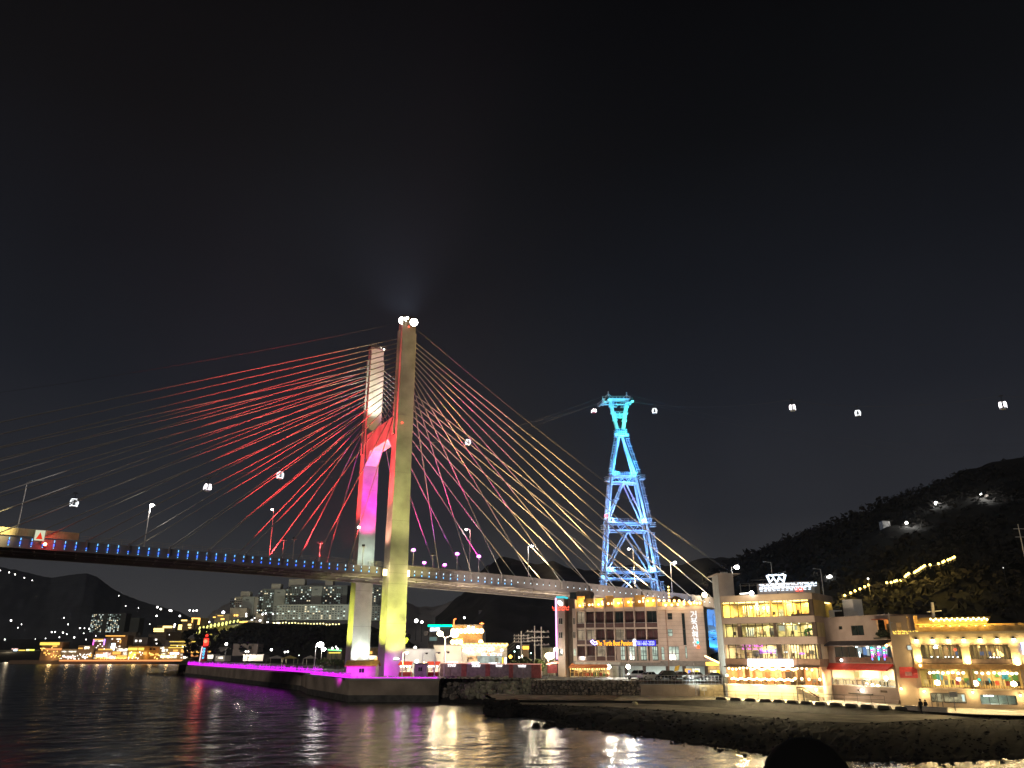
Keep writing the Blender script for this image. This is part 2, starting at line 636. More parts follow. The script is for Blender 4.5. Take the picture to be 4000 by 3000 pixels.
# loose armour stones over the slope, far too many and too dark to tell apart
mb = MB()
for _ in range(1500):
    j = random.randrange(len(d3))
    t = rnd(.02, 1.02)
    p = d3[j].lerp(d4[j], t)
    p.z += .35 * math.sin(math.pi * min(1, t)) + .02
    p += Vector((rnd(-1.5, 1.5), rnd(-1, 1), 0))
    r = rnd(.08, .24)
    mb.ball(p, r, ROCK_DARK, n=6, k=4, sz=rnd(.5, .8), jit=.25)
mb.build('armour_stones', kind='stuff', label='dark wet armour stones covering the breakwater slope')
# left tip of the breakwater
mb = MB()
tip = [atZ(x, y, 0) for x, y in [(1925, 2756), (1915, 2775), (1935, 2795), (1985, 2800), (2000, 2790)]]
for _ in range(220):
    a = random.choice(tip); b = random.choice([E3[0], E3[1], tip[2], tip[3]])
    p = a.lerp(b, rnd(0, 1)) + Vector((rnd(-1, 1), rnd(-1, 1), rnd(0, .5)))
    mb.ball(p, rnd(.3, .9), ROCK_DARK, n=6, k=4, sz=.7, jit=.3)
for x, y in [(2140, 2838), (2150, 2832), (2165, 2828), (2185, 2836), (2200, 2838), (2095, 2838)]:
    mb.ball(atZ(x, y, .1), rnd(.5, 1.0), ROCK_DARK, n=6, k=4, sz=.7, jit=.3)
mb.build('breakwater_tip_stones', kind='stuff', label='black stones at the rounded tip of the breakwater')

# --- ground behind the walls (car park level) and the wider shore
G = 4.5
w0 = atY(2080, 2660, 157); w1 = atY(2500, 2660, 154); w2 = atY(2815, 2660, 150)
mb = MB()
q0, q1 = atY(1365, 2650, 170), atY(1715, 2650, 170)
land = [(q1.x, 172), (atY(2080, 2660, 160).x, 160), (w1.x, w1.y + .6), (w2.x, w2.y + .6), (w2.x + 4, 175), (150, 175), (400, 330), (400, 900), (-260, 900), (-190, 420), (-95, 300), (q0.x - 2, 172)]
mb.poly([(x, y, G) for x, y in land], ASPHALT)
mb.build('ground', kind='structure', origin=(0, 200, G))
mb = MB()
mb.prism([(x, y, G - .05) for x, y in [(20, 176), (150, 174), (400, 330), (400, 880), (20, 880)]], (0, 0, -3), SOIL)
mb.build('ground_fill', kind='structure')

# --- quay under the pylon
q2 = atZ(1199, 2706, G)  # bearing only
qa = Vector((q0.x, 170)); qb = Vector((q1.x, 170))
ql = atZ(1199, 2712, 0)
QL = Vector((ql.x, ql.y))
mb = MB()
CONC_WARM = mat('stained_concrete', (.40, .32, .25), .9, vary=.3, scale=.18, bump=.2, bscale=2)
def wallseg(mb, a, b, z0, z1, m, nseg):
    for i in range(nseg):
        p, q = a.lerp(b, i / nseg), a.lerp(b, (i + 1) / nseg)
        g = (q - p).normalized() * .02
        mb.poly([(p.x + g.x, p.y + g.y, z0), (q.x - g.x, q.y - g.y, z0), (q.x - g.x, q.y - g.y, z1), (p.x + g.x, p.y + g.y, z1)], m)
# body
pier_far = atZ(722, 2640, 0)
pier_near = atZ(1199, 2665, 0)
body = [(qa.x, qa.y), (qb.x, qb.y), (qb.x + 3, 176), (qb.x + 3, 215), (-95, 300), (QL.x + .5, QL.y + 14)]
body = [(qa.x, qa.y), (qb.x, qb.y), (qb.x, 230), (-80, 290), (QL.x, QL.y)]
mb.prism([(x, y, 1.3) for x, y in body], (0, 0, G - .35 - 1.3), CONC_WARM)
mb.prism([(x, y, -5) for x, y in body], (0, 0, 6.28), CONC_DARK)
mb.build('quay', kind='structure')
mb = MB()
cx = sum(p[0] for p in body) / len(body); cyy = sum(p[1] for p in body) / len(body)
mb.prism([(cx + (x - cx) * 1.004, cyy + (y - cyy) * 1.004, G - .35) for x, y in body], (0, 0, .36), CONCRETE)
mb.build('quay_coping', kind='structure')
# long pier running left
mb = MB()
pf, pn = Vector((pier_far.x, pier_far.y)), Vector((QL.x + 2, QL.y + 6))
pd = (pn - pf).normalized(); pp = Vector((-pd.y, pd.x))
if pp.y < 0: pp = -pp
pierpoly = [pf, pn, pn + pp * 9, pf + pp * 9]
mb.prism([(p.x, p.y, 1.2) for p in pierpoly], (0, 0, G - .3 - 1.2), CONC_WARM)
mb.prism([(p.x, p.y, -5) for p in pierpoly], (0, 0, 6.18), CONC_DARK)
mb.build('pier', kind='structure')

# --- far shore, hills
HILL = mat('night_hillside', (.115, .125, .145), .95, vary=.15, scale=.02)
HILL2 = mat('wooded_hillside', (.020, .019, .018), .95, vary=.5, scale=.06)
def hill(name, ridge, Y, depth, m, base_z=0, rough=6, sub=10, fs=45.0):
    """slope falling from the picture's ridge line to the shore, lumpy like tree cover"""
    pts = dense([atY(x, y, Y) for x, y in ridge], sub)
    mb = MB()
    rows = []
    R = 26
    for r in range(-2, R + 1):
        t = r / R
        row = []
        for p in pts:
            s = 1 - t ** 1.5 if t >= 0 else 1 + t * .8
            yy = p.y - t * depth
            q = Vector((p.x * (yy / p.y), yy, base_z + (p.z - base_z) * s))
            n_ = mnoise.noise(q / fs) * rough + mnoise.noise(q / (fs * .3)) * rough * .5
            q.z += n_ * (1 if t > .02 else .35)
            row.append(q)
        rows.append(row)
    mb.grid(rows[::-1], m)
    return mb.build(name, kind='structure', smooth=True)
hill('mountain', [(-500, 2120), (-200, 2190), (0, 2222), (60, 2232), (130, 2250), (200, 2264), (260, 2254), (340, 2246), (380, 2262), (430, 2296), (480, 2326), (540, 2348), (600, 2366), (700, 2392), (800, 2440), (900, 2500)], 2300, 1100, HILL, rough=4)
hill('hill', [(700, 2540), (790, 2440), (830, 2392), (870, 2370), (920, 2352), (1000, 2330), (1100, 2300), (1300, 2290), (1480, 2300), (1560, 2340), (1640, 2380), (1700, 2376), (1760, 2350), (1850, 2330), (1990, 2340), (2200, 2330), (2350, 2350), (2500, 2400)], 1500, 600, mat('haze_toned_hillside', (.40, .375, .38), .95, vary=.2, scale=.01), rough=8)  # pale base colour holds the haze of distance
hill('hill', [(1700, 2420), (1850, 2290), (1905, 2222), (1950, 2200), (2000, 2198), (2040, 2206), (2100, 2215), (2160, 2205), (2240, 2225), (2350, 2232), (2600, 2225), (2720, 2205), (2790, 2190), (2850, 2185), (2900, 2180), (2960, 2186), (3060, 2220), (3200, 2300)], 700, 330, mat('tree_covered_rise', (.05, .048, .05), .95, vary=.4, scale=.05), rough=7)
WOODHILL = [(2640, 2420), (2740, 2330), (2800, 2262), (2900, 2195), (3000, 2160), (3070, 2135), (3140, 2105), (3200, 2085), (3300, 2048), (3370, 2022), (3450, 1985), (3520, 1960), (3600, 1932), (3700, 1900), (3800, 1868), (3900, 1845), (4000, 1820), (4300, 1740), (4800, 1700)]
hill('wooded_hill', WOODHILL, 420, 230, HILL2, base_z=4, rough=5)
hill('hillock', [(700, 2590), (770, 2540), (850, 2490), (900, 2462), (950, 2446), (1020, 2440), (1150, 2437), (1250, 2440), (1350, 2446), (1480, 2462), (1560, 2500), (1640, 2540)], 560, 160, mat('dark_scrub', (.022, .022, .018), .95, vary=.5, scale=.1), rough=4)
# ================================================================== CABLE-STAYED BRIDGE
BU = Vector((.876, .482, 0)); BN = Vector((-.482, .876, 0)); B0 = Vector((-28.1, 190, 0))
def BP(s, off, z):
    return B0 + BU * s + BN * off + Vector((0, 0, z))
def deck_z(s):
    return 29.0 - .035 * s - .000094 * s * s
WLEG = 25.0
bridge = thing('cable_stayed_bridge', (B0.x, B0.y, G), 'long grey cable stayed bridge with two floodlit pylon legs crossing the strait', 'bridge')
BR_CONC = mat('pylon_concrete', (.42, .41, .38), .85, vary=.22, scale=.22, bump=.12, bscale=2)
CABLE = mat('cable_sheath', (.27, .265, .26), .5, vary=.05)
S0, S1 = -150, 122
SS = [S0 + i * 4 for i in range(int((S1 - S0) / 4) + 1)]
# deck
mb = MB()
def strip(mb, o0, o1, dz0, dz1, m, ss=SS):
    """long beam following the deck"""
    k = mb._mi(m)
    i = len(mb.v)
    for s in ss:
        z = deck_z(s)
        mb.v += [BP(s, o0, z + dz0), BP(s, o1, z + dz0), BP(s, o1, z + dz1), BP(s, o0, z + dz1)]
    for j in range(len(ss) - 1):
        a, b = i + j * 4, i + j * 4 + 4
        for q in range(4):
            q2 = (q + 1) % 4
            mb.f.append((a + q, b + q, b + q2, a + q2)); mb.m.append(k)
    mb.f.append((i, i + 1, i + 2, i + 3)); mb.m.append(k)
    e = i + (len(ss) - 1) * 4
    mb.f.append((e + 3, e + 2, e + 1, e)); mb.m.append(k)
GIRD = mat('girder_paint', (.20, .18, .175), .55, vary=.15, scale=.3)
strip(mb, 3.0, 22.0, -.45, -.1, GIRD)
mb.build('deck', bridge)
mb = MB(); strip(mb, 3.5, 21.5, -.09, .0, ASPHALT); mb.build('road_surface', bridge)
for o0, o1 in ((2.45, 2.95), (22.05, 22.55)):
    mb = MB()
    strip(mb, o0, o1, -2.0, .05, GIRD)
    strip(mb, o0 - .35, o1 + .25, -2.12, -2.0, GIRD)
    mb.build('edge_girder', bridge)
for o in (8.5, 16.5):
    mb = MB(); strip(mb, o - .2, o + .2, -1.7, -.46, GIRD); strip(mb, o - .45, o + .45, -1.8, -1.7, GIRD); mb.build('stringer', bridge)
mb = MB(); strip(mb, 5.6, 5.75, -2.5, -2.38, PAINT_GREY); strip(mb, 19.0, 19.15, -2.5, -2.38, PAINT_GREY); mb.build('maintenance_rail', bridge)
# cross beams every 4 m
mb = MB()
z = deck_z(0)
mb.hexa([BP(-.15, 3, z - 1.55), BP(.15, 3, z - 1.55), BP(.15, 22, z - 1.55), BP(-.15, 22, z - 1.55), BP(-.15, 3, z - .46), BP(.15, 3, z - .46), BP(.15, 22, z - .46), BP(-.15, 22, z - .46)], mat('floor_beam_paint', (.52, .46, .38), .6, vary=.1))
fb = mb.build('floor_beam', bridge, origin=BP(0, 0, z))
for s in range(-148, 121, 4):
    if s != 0:
        share(fb, 'floor_beam', bridge, BP(s, 0, deck_z(s)))
# parapets: solid band on the right, open railing over the main span, two tan screens at the left
mb = MB(); ssr = [s for s in SS if s >= 2]
strip(mb, 2.5, 2.7, .06, .95, GIRD, ssr); strip(mb, 2.4, 2.8, .95, 1.05, GIRD, ssr)
mb.build('parapet', bridge)
mb = MB(); strip(mb, 22.3, 22.5, .06, 1.05, GIRD); mb.build('parapet', bridge)
mb = MB(); ssl = [s for s in SS if s <= 2]
for dz in (.45, .8, 1.15):
    strip(mb, 2.55, 2.63, dz, dz + .07, PAINT_GREY, ssl)
for s in range(-150, 2, 2):
    mb.tube(BP(s, 2.59, deck_z(s)), BP(s, 2.59, deck_z(s) + 1.2), .05, PAINT_GREY, n=4)
mb.build('railing', bridge)
SCREEN = mat('tan_screen', (.62, .52, .30), .6, vary=.1, scale=1)
mb = MB()
for i in range(60):
    s = -98 + i * .5
    zz = deck_z(s)
    mb.hexa([BP(s, 2.2, zz + .3), BP(s + .32, 2.2, zz + .3), BP(s + .32, 2.32, zz + .3), BP(s, 2.32, zz + .3), BP(s, 2.2, zz + 1.75), BP(s + .32, 2.2, zz + 1.75), BP(s + .32, 2.32, zz + 1.75), BP(s, 2.32, zz + 1.75)], SCREEN)
strip(mb, 2.33, 2.38, .3, 1.75, SCREEN, [-98, -94, -90, -86, -82, -78, -74, -70, -68])
mb.build('noise_screen', bridge, label='ribbed tan screen panel beside the triangle sign')
mb = MB(); strip(mb, 22.6, 22.7, .9, 2.3, SCREEN, [-66 + i * 4 for i in range(8)])
mb.build('noise_screen', bridge, label='plain tan screen on the far edge of the deck')

# ---- pylon: two tapered legs and a cross beam
ZT = 94.0
def leg_half(z):
    t = (z - G) / (ZT - G)
    return 2.5 + (1.85 - 2.5) * t, 2.4 + (1.35 - 2.4) * t   # half width along the bridge, across it
legs = []
for off in (0, WLEG):
    mb = MB()
    lv = [G - .1, 16, 25, 27.5, 29.5, 40, 52, 64, 67, 80, ZT]
    for a, b in zip(lv, lv[1:]):
        ha, wa = leg_half(a); hb, wb = leg_half(b - .04)
        mb.hexa([BP(-ha, off - wa, a), BP(ha, off - wa, a), BP(ha, off + wa, a), BP(-ha, off + wa, a), BP(-hb, off - wb, b - .04), BP(hb, off - wb, b - .04), BP(hb, off + wb, b - .04), BP(-hb, off + wb, b - .04)], BR_CONC)
        if b < ZT:
            mb.hexa([BP(-hb + .05, off - wb + .05, b - .05), BP(hb - .05, off - wb + .05, b - .05), BP(hb - .05, off + wb - .05, b - .05), BP(-hb + .05, off + wb - .05, b - .05), BP(-hb + .05, off - wb + .05, b + .01), BP(hb - .05, off - wb + .05, b + .01), BP(hb - .05, off + wb - .05, b + .01), BP(-hb + .05, off + wb - .05, b + .01)], CONC_DARK)
    # anchor rib up the side faces
    for sg in (-1, 1):
        h0, _ = leg_half(66); h1, _ = leg_half(ZT - 4)
        mb.bar(BP(sg * (h0 + .2), off, 62), BP(sg * (h1 + .2), off, ZT - 3.5), .9, .7, BR_CONC, up=BN)
    lg = mb.build('pylon_leg', bridge, label=('pylon leg nearer the camera, olive and magenta lit' if off == 0 else 'pylon leg farther back, pale and pink lit'))
    legs.append(lg)
# pylon cross beam with sloped haunches
mb = MB()
zb = 67.5
pr = [(2.0, zb), (WLEG - 2.0, zb), (WLEG - 2.0, zb - 4.2), (WLEG - 2.2, zb - 10.0), (WLEG - 5.5, zb - 5.6), (5.5, zb - 5.6), (2.2, zb - 10.0), (2.0, zb - 4.2)]
pr = [(1.6, zb), (WLEG - 1.6, zb), (WLEG - 1.6, zb - 9.0), (WLEG - 5.5, zb - 5.4), (5.5, zb - 5.4), (1.6, zb - 9.0)]
mb.prism([BP(-1.75, o, z) for o, z in pr], BU * 3.5, BR_CONC)
mb.build('cross_beam', bridge)
# ---- stay cables
for off, name in ((0.0, 'near'), (WLEG, 'far')):
    for side, n, d0, dd in ((-1, 17, 3.2, 7.9), (1, 12, 3.3, 9.1)):
        for kq in range(n):
            s = side * (d0 + dd * (kq + 1))
            za = 88.3 - (n - 1 - kq) * 1.28
            h, _ = leg_half(za)
            a = BP(side * (h + .3), off, za)
            od = 2.2 if off == 0 else 22.8
            b = BP(s, od, deck_z(s) + .3)
            mb = MB()
            sag = (b - a).length * .0015
            pts = []
            for i in range(7):
                t = i / 6
                p = a.lerp(b, t); p.z -= sag * 4 * t * (1 - t) * .5
                pts.append(p)
            mb.path(pts, .13, CABLE, n=6)
            mb.build('stay_cable', bridge, smooth=True)
            if off == 0 or side < 0:
                pass
# anchor sockets at the deck edge
mb = MB()
for off, od, outw in ((0, 2.2, -1), (WLEG, 22.8, 1)):
    pass
sock = None
for side, n, d0, dd in ((-1, 17, 3.2, 7.9), (1, 12, 3.3, 9.1)):
    for kq in range(n):
        s = side * (d0 + dd * (kq + 1))
        if s > S1 - 1: continue
        p = BP(s, 2.2, deck_z(s))
        if sock is None:
            m2 = MB()
            m2.tube(p - Vector((0, 0, 1.1)), p + Vector((0, 0, .5)), .28, GIRD, r2=.2, n=8)
            m2.obox(p + BN * .02 - BU * .25 - Vector((0, 0, .9)), BU * .5, BN * .26, (0, 0, .8), GIRD)
            sock = m2.build('cable_anchor', bridge, origin=p)
        else:
            share(sock, 'cable_anchor', bridge, p)
WIRE = mat('guy_wire_steel', (.07, .07, .075), .6, vary=0)
# thin wires from the near pylon top, and lightning masts
mb = MB()
p0 = BP(1.8, 0, 92.5)
for o in (-.5, .3):
    p1 = BP(118, 2 + o, deck_z(118) + 6)
    mb.path([p0.lerp(p1, i / 8) - Vector((0, 0, 2.4 * 4 * (i / 8) * (1 - i / 8))) for i in range(9)], .035, WIRE, n=4)
mb.build('guy_wire', bridge)
mb = MB()
p0 = BP(-1.8, 0, 93); p1 = BP(-150, 2, deck_z(-150) + 8)
mb.path([p0.lerp(p1, i / 8) - Vector((0, 0, 3 * 4 * (i / 8) * (1 - i / 8))) for i in range(9)], .03, WIRE, n=4)
mb.build('guy_wire', bridge)

# ---- fascia light strips every two metres
LBLUE = glow('blue_led', (.05, .16, 1.0), 2.6); LCYAN = glow('cyan_led', (.16, .52, 1.0), 2.4); LPALE = glow('pale_led', (.66, .84, 1.0), 2.2)
def strip_proto(mt, mt2, big):
    m2 = MB(); p = Vector((0, 0, 0))
    def seg(z0, z1, r, m):
        m2.hexa([q for z in (z0, z1) for q in (BU * -r - BN * r + Vector((0, 0, z)), BU * r - BN * r + Vector((0, 0, z)), BU * r + BN * r + Vector((0, 0, z)), BU * -r + BN * r + Vector((0, 0, z)))], m)
    if big == 2:
        seg(-.55, -.1, .06, mt2); seg(-1.35, -.8, .085, mt); seg(-1.72, -1.55, .06, mt2); seg(-1.8, .02, .04, DARK_METAL)
    elif big == 1:
        seg(-.58, -.15, .06, mt2); seg(-1.45, -1.05, .075, mt); seg(-1.6, .02, .04, DARK_METAL)
    else:
        seg(-.72, -.47, .08, mt2); seg(-.45, .3, .035, DARK_METAL)
    return m2.mesh('light_strip', Vector((0, 0, 0)))
PM = [strip_proto(LBLUE, LCYAN, 2), strip_proto(LBLUE, LCYAN, 1), strip_proto(LCYAN, LPALE, 1), strip_proto(LPALE, LPALE, 0)]
for i in range(-48, 60):
    s = i * 1.95
    if -3 < s < 3.3: continue
    me = PM[0] if s < -38 else PM[1] if s < -12 else PM[2] if s < 34 else PM[3]
    o = bpy.data.objects.new('light_strip', me)
    COL.objects.link(o); o.parent = bridge
    o.location = BP(s, 2.25, deck_z(s)) - origin_of(bridge)

# ---- floodlights on the pylon
FLOOD = glow('floodlight_glass', (1.0, 1.0, .90), 30)
FLOODY = glow('amber_floodlight', (1.0, .80, .38), 7)
def flood(p, d, r, m, parent, name='floodlight', depth=.7):
    d = Vector(d).normalized()
    m2 = MB()
    m2.tube(Vector(p) - d * depth, p, r * .55, DARK_METAL, r2=r, n=12)
    m2.tube(p, Vector(p) + d * .06, r * .93, m, n=12)
    m2.bar(Vector(p) - d * depth * .6 - Vector((0, 0, r * 1.4)), Vector(p) - d * depth * .6, .15, .15, DARK_METAL, up=(1, 0, 0))
    return m2.build(name, parent)
def toward_cam(p):
    return (Vector((0, 0, CAMZ)) - Vector(p)).normalized()
for x, y, r in ((1572, 1252, 1.05), (1617, 1259, 1.1), (1591, 1242, .4)):
    p = atY(x, y, 188.2)
    flood(p, toward_cam(p) + Vector((0, 0, .25)), r, FLOOD, legs[0])
mb = MB()
h, w = leg_half(ZT)
mb.hexa([BP(-h - .2, -w - .2, ZT), BP(h + .2, -w - .2, ZT), BP(h + .2, w + .2, ZT), BP(-h - .2, w + .2, ZT), BP(-h - .2, -w - .2, ZT + .7), BP(h + .2, -w - .2, ZT + .7), BP(h + .2, w + .2, ZT + .7), BP(-h - .2, w + .2, ZT + .7)], DARK_METAL)
mb.build('pylon_cap', legs[0])
mb = MB()
mb.hexa([BP(-h - .4, WLEG - w - .6, ZT), BP(h + .6, WLEG - w - .6, ZT), BP(h + .6, WLEG + w + .2, ZT), BP(-h - .4, WLEG + w + .2, ZT), BP(-h - .4, WLEG - w - .6, ZT + 1.0), BP(h + .6, WLEG - w - .6, ZT + 1.0), BP(h + .6, WLEG + w + .2, ZT + 1.0), BP(-h - .4, WLEG + w + .2, ZT + 1.0)], DARK_METAL)
mb.build('pylon_cap', legs[1])
DIMW = glow('dim_white_lamp', (1, .95, .85), 3)
for x, y in ((1468, 1357), (1487, 1358), (1500, 1365)):
    p = atY(x, y, 210.5)
    flood(p, toward_cam(p), .33, DIMW, legs[1])
RED = glow('red_lamp', (1.0, .04, .02), 8)
mb = MB(); mb.ball(atY(1571, 1651, 187.3), .22, RED, n=6, k=4); mb.build('warning_lamp', legs[0])
mb = MB(); mb.ball(atY(1597, 1276, 187.8), .2, RED, n=6, k=4); mb.build('warning_lamp', legs[0])
mb = MB(); mb.ball(atY(1402, 2060, 209), .4, glow('pinkish_lamp', (1, .8, .85), 10), n=8, k=5); mb.build('warning_lamp', legs[1])
for sg in (-1, 1):
    h, w = leg_half(28)
    p = BP(sg * (h + .55), -.4, 27.6)
    mb = MB(); mb.obox(p - BU * .45 - BN * .4 - Vector((0, 0, .75)), BU * .9, BN * .8, (0, 0, 1.5), FLOODY)
    mb.obox(p - BU * .55 - BN * .2 - Vector((0, 0, .85)), BU * 1.1, BN * .7, (0, 0, 1.7), DARK_METAL)
    mb.build('floodlight', legs[0], label='square amber floodlight beside the pylon leg at deck level')
    lamp('POINT', p + BU * sg * 1.2 - BN * 2.6, 900, (1, .78, .4), size=.5)
for x_, e_ in ((1572, 55000), (1617, 55000)):
    p_ = atY(x_, 1250, 185.5)
    lamp('SPOT', p_, e_, (.86, .93, 1.0), target=p_ + Vector((-.15, -1, 1.0)) * 20, size=.8, angle=118, blend=1)
h, w = leg_half(5)
for o in (-1.5, 1.4):
    p = BP(o, WLEG - w - 1.4, 6.0)
    flood(p, Vector((0, 0, 1)) + BN * .3, .55, FLOOD, legs[1])
    lamp('SPOT', p + Vector((0, 0, .2)), 9000, (.86, 1, .90), target=BP(o * .6, WLEG - w + .2, 22), size=.4, angle=75, blend=1)

# ---- colour floodlighting (bare spots stand in for the floodlights, without fixtures)
YG = (.80, .84, .16); OLV = (.92, .88, .26); RD = (1.0, .05, .06); MG = (.85, .02, 1.0); PK = (1.0, .06, .42)
LK = .72
def wash(p, tgt, e, c, ang, blend=.8, size=.5):
    return lamp('SPOT', p, e * LK, c, target=tgt, size=size, angle=ang, blend=blend)
# near leg, face towards the camera: yellow green below the deck, olive above
wash(BP(-1.0, -14, 6), BP(0, -2.3, 21), 60000, YG, 46)
wash(BP(0, -13, 5.5), BP(0, -2.4, 15.5), 36000, YG, 50, .6)
wash(BP(0, -16, 20), BP(0, -1.5, 70), 110000, OLV, 58, 1.0)
# near leg left face
wash(BP(-13, -1, 7), BP(-2.3, -.2, 17), 46000, (.86, .92, .12), 46)
wash(BP(-14, 1.0, 31), BP(-2, 0, 62), 300000, RD, 46)
wash(BP(-12, 1.2, 31), BP(-2, 0, 84), 560000, RD, 20)
wash(BP(-9, 1.0, 30), BP(-2.3, 0, 42), 26000, (1, .45, .30), 60)
# near leg right edge
wash(BP(14, -1.2, 30), BP(2, -1, 66), 60000, (.8, .1, 1), 50)
# far leg: left face red above deck, yellow green below
wash(BP(-14, WLEG, 31), BP(-2, WLEG, 62), 300000, RD, 46)
wash(BP(-12, WLEG, 31), BP(-2, WLEG, 84), 560000, RD, 20)
wash(BP(-13, WLEG - 1, 7), BP(-2.3, WLEG, 17), 46000, (.86, .92, .12), 46)
# far leg inner face: white green at deck, pink and magenta up to the beam, pale above it
wash(BP(-.6, 15.5, 30.0), BP(0, WLEG - 2, 35), 9000, (.80, 1, .85), 70, 1)
wash(BP(.8, 12, 31.0), BP(-.5, WLEG - 2.2, 46), 90000, PK, 34, .7)
wash(BP(4.0, 11, 31.0), BP(.8, WLEG - 2.2, 57), 110000, MG, 36, .7)
wash(BP(-.6, 16.5, 68.2), BP(0, WLEG - 1.6, 84), 48000, (.92, 1, .80), 68, 1)
# cross beam side and underside
wash(BP(-13, 12, 36), BP(-1.8, 12, 66), 190000, RD, 34)
wash(BP(1.5, 12, 40), BP(0, 13, 62), 20000, (1, .1, .8), 60)
# stays: red fan on the left, pink low on the right, amber and white higher up
for off in (-1.5, WLEG - 1.5):
    wash(BP(-10, off - 2, 30.5), BP(-30, off + 1, 64), 409200, RD, 58, 1)
    wash(BP(-24, off - 2, 31.2), BP(-26, off + 1, 56), 76880, RD, 80, 1)
    wash(BP(-3.5, off - 2, 60), BP(-28, off + 1, 82), 74400, RD, 60, 1)
    wash(BP(9, off - 2, 30.5), BP(15, off + 1, 60), 86800, (1, .05, .22), 54, 1)
    wash(BP(22, off - 2, 29.8), BP(12, off + 1.2, 66), 124000, (1, .05, .35), 30, 1)
    wash(BP(60, off - 4, 28), BP(34, off + 1, 60), 714240, (1, .62, .26), 70, 1)
    wash(BP(95, off - 4, 27), BP(80, off + 1, 45), 317440, (1, .66, .30), 90, 1)
wash(BP(28, -4, 30), BP(6, 1, 84), 682000, (1, .72, .06), 16, .8)
wash(BP(104, -3, 27), BP(97, 2, 36), 9000, (1, .75, .05), 60, 1)
for off in (-1.5, WLEG - 1.5):
    wash(BP(14, off - 2, 30), BP(11, off + 1, 60), 150000, (1, .04, .35), 46, 1)
    wash(BP(34, off - 2, 29.5), BP(26, off + 1, 60), 150000, (1, .05, .45), 34, 1)
# added fill spots without fixtures over the far left stays and deck
wash(BP(-70, -5, 45), BP(-85, 3, 34), 3500, (1, .95, .9), 110, 1)
wash(BP(-78, -4, 35), BP(-88, 2.2, 31.8), 19000, (1, .80, .35), 100, 1)
wash(BP(-52, 18, 36), BP(-52, 22.6, 31), 1500, (1, .85, .6), 110, 1)
# under the deck
for s, e in ((6, 2000), (18, 2400), (32, 2600), (46, 2600), (60, 2600), (76, 2400), (-8, 1000)):
    p = BP(s, 1.0, deck_z(s) - 6.0)
    lamp('SPOT', p, e * 2.6, (1, .78, .55), target=BP(s + 3, 11, deck_z(s)), size=.6, angle=130, blend=1)
for s, e in ((24, 1500), (44, 2200), (64, 2800), (82, 3200), (98, 3600)):
    lamp('SPOT', BP(s, -8, deck_z(s) - 5), e * 3.2, (1, .82, .68), target=BP(s, 2.4, deck_z(s)), size=.6, angle=110, blend=1)

# ================================================================== things on the bridge
MASTP = mat('lamp_post_paint', (.60, .58, .56), .5, vary=.1)
STAR = glow('street_lamp_lens', (1.0, .97, .90), 26)
def street_lamp(base, h, arm, label, group, on=True, lens=STAR, r=.30, energy=0, col=(1, .95, .85), post=MASTP):
    """arm: horizontal vector from the post top to the lamp head"""
    base = Vector(base); arm = Vector(arm)
    t = thing('street_lamp', base, label, 'street lamp', group)
    top = base + Vector((0, 0, h))
    m2 = MB()
    m2.tube(base, top, .13, post, r2=.08, n=6)
    m2.tube(base, base + Vector((0, 0, .35)), .22, post, n=6)
    m2.build('post', t)
    a = top + arm
    m2 = MB()
    if arm.length > .05:
        m2.tube(top, a + Vector((0, 0, .15)), .06, post, n=5)
    m2.build('arm', t) if m2.v else None
    m2 = MB()
    d = arm.normalized() if arm.length > .05 else Vector((1, 0, 0))
    side = d.cross(Vector((0, 0, 1)))
    m2.obox(a - d * .1 - side * .22 + Vector((0, 0, .08)), d * .85, side * .44, (0, 0, .16), post)
    hd = m2.build('lamp_head', t)
    m2 = MB()
    m2.ball(a + d * .35, r, lens if on else DARK_METAL, n=8, k=5, sz=.7)
    m2.build('lens', hd)
    if energy:
        lamp('POINT', a + d * .3 - Vector((0, 0, .6)), energy, col, size=.3)
    return t
gL = 'street lamps along the bridge deck'
def lamp_px(xb, xt, yt, off, armpx, label, on=True, r=.3, energy=0, zdeck=None):
    """post on the deck edge at lateral offset off, matched to the picture at its base"""
    d = ray(xb, 2100); o = B0 + BN * off
    tt = o.dot(BN) / d.dot(BN)
    s = (d * tt - o).dot(BU)
    zb = deck_z(s)
    base = BP(s, off, zb)
    tp = atY(xt, yt, base.y)
    ax = atY(xt + armpx[0], yt + armpx[1], base.y) - tp
    return street_lamp(base, tp.z - zb, (ax.x * .8, -ax.x * .2, 0), label, gL, on, r=r, energy=energy)
lamp_px(60, 97, 1885, 3.2, (16, 3), 'unlit tall lamp at far left standing behind the ribbed tan screen', on=False)
lamp_px(567, 592, 1975, 3.2, (3, 0), 'brightly lit lamp on its own left of the pylon, starry white', r=.5, energy=1500)
lamp_px(1058, 1067, 1990, 21.5, (-2, 0), 'dim distant lamp left of the pylon among the red stays', r=.3)
lamp_px(1836, 1844, 2068, 21.5, (-14, 4), 'lamp with its arm to the left, pinkish post right of the pylon', r=.36, energy=500)
lamp_px(2063, 2064, 2134, 3.2, (11, -2), 'lamp with its arm to the right among the pale stays', r=.4, energy=1200)
lamp_px(2470, 2468, 2144, 21.5, (-14, 2), 'lamp seen through the blue lattice tower', r=.4, energy=500)
lamp_px(2612, 2610, 2198, 3.2, (16, -5), 'lamp just right of the blue lattice tower', r=.5, energy=1200)
gA = 'street lamps on the approach road behind the restaurants'
def lamp_at(xb, yb, xt, yt, Y, armpx, label, on=True, r=.3, energy=0, group=gA):
    tp = atY(xt, yt, Y); b = atY(xb, yb, Y)
    b.x = tp.x
    a = atY(xt + armpx[0], yt + armpx[1], Y) - tp
    return street_lamp(b, tp.z - b.z, (a.x * .8, -abs(a.x) * .1, 0), label, group, on, r=r, energy=energy)
lamp_at(2858, 2330, 2857, 2216, 215, (18, -9), 'lit lamp rising behind the flat roofed stair tower', r=.75, energy=900)
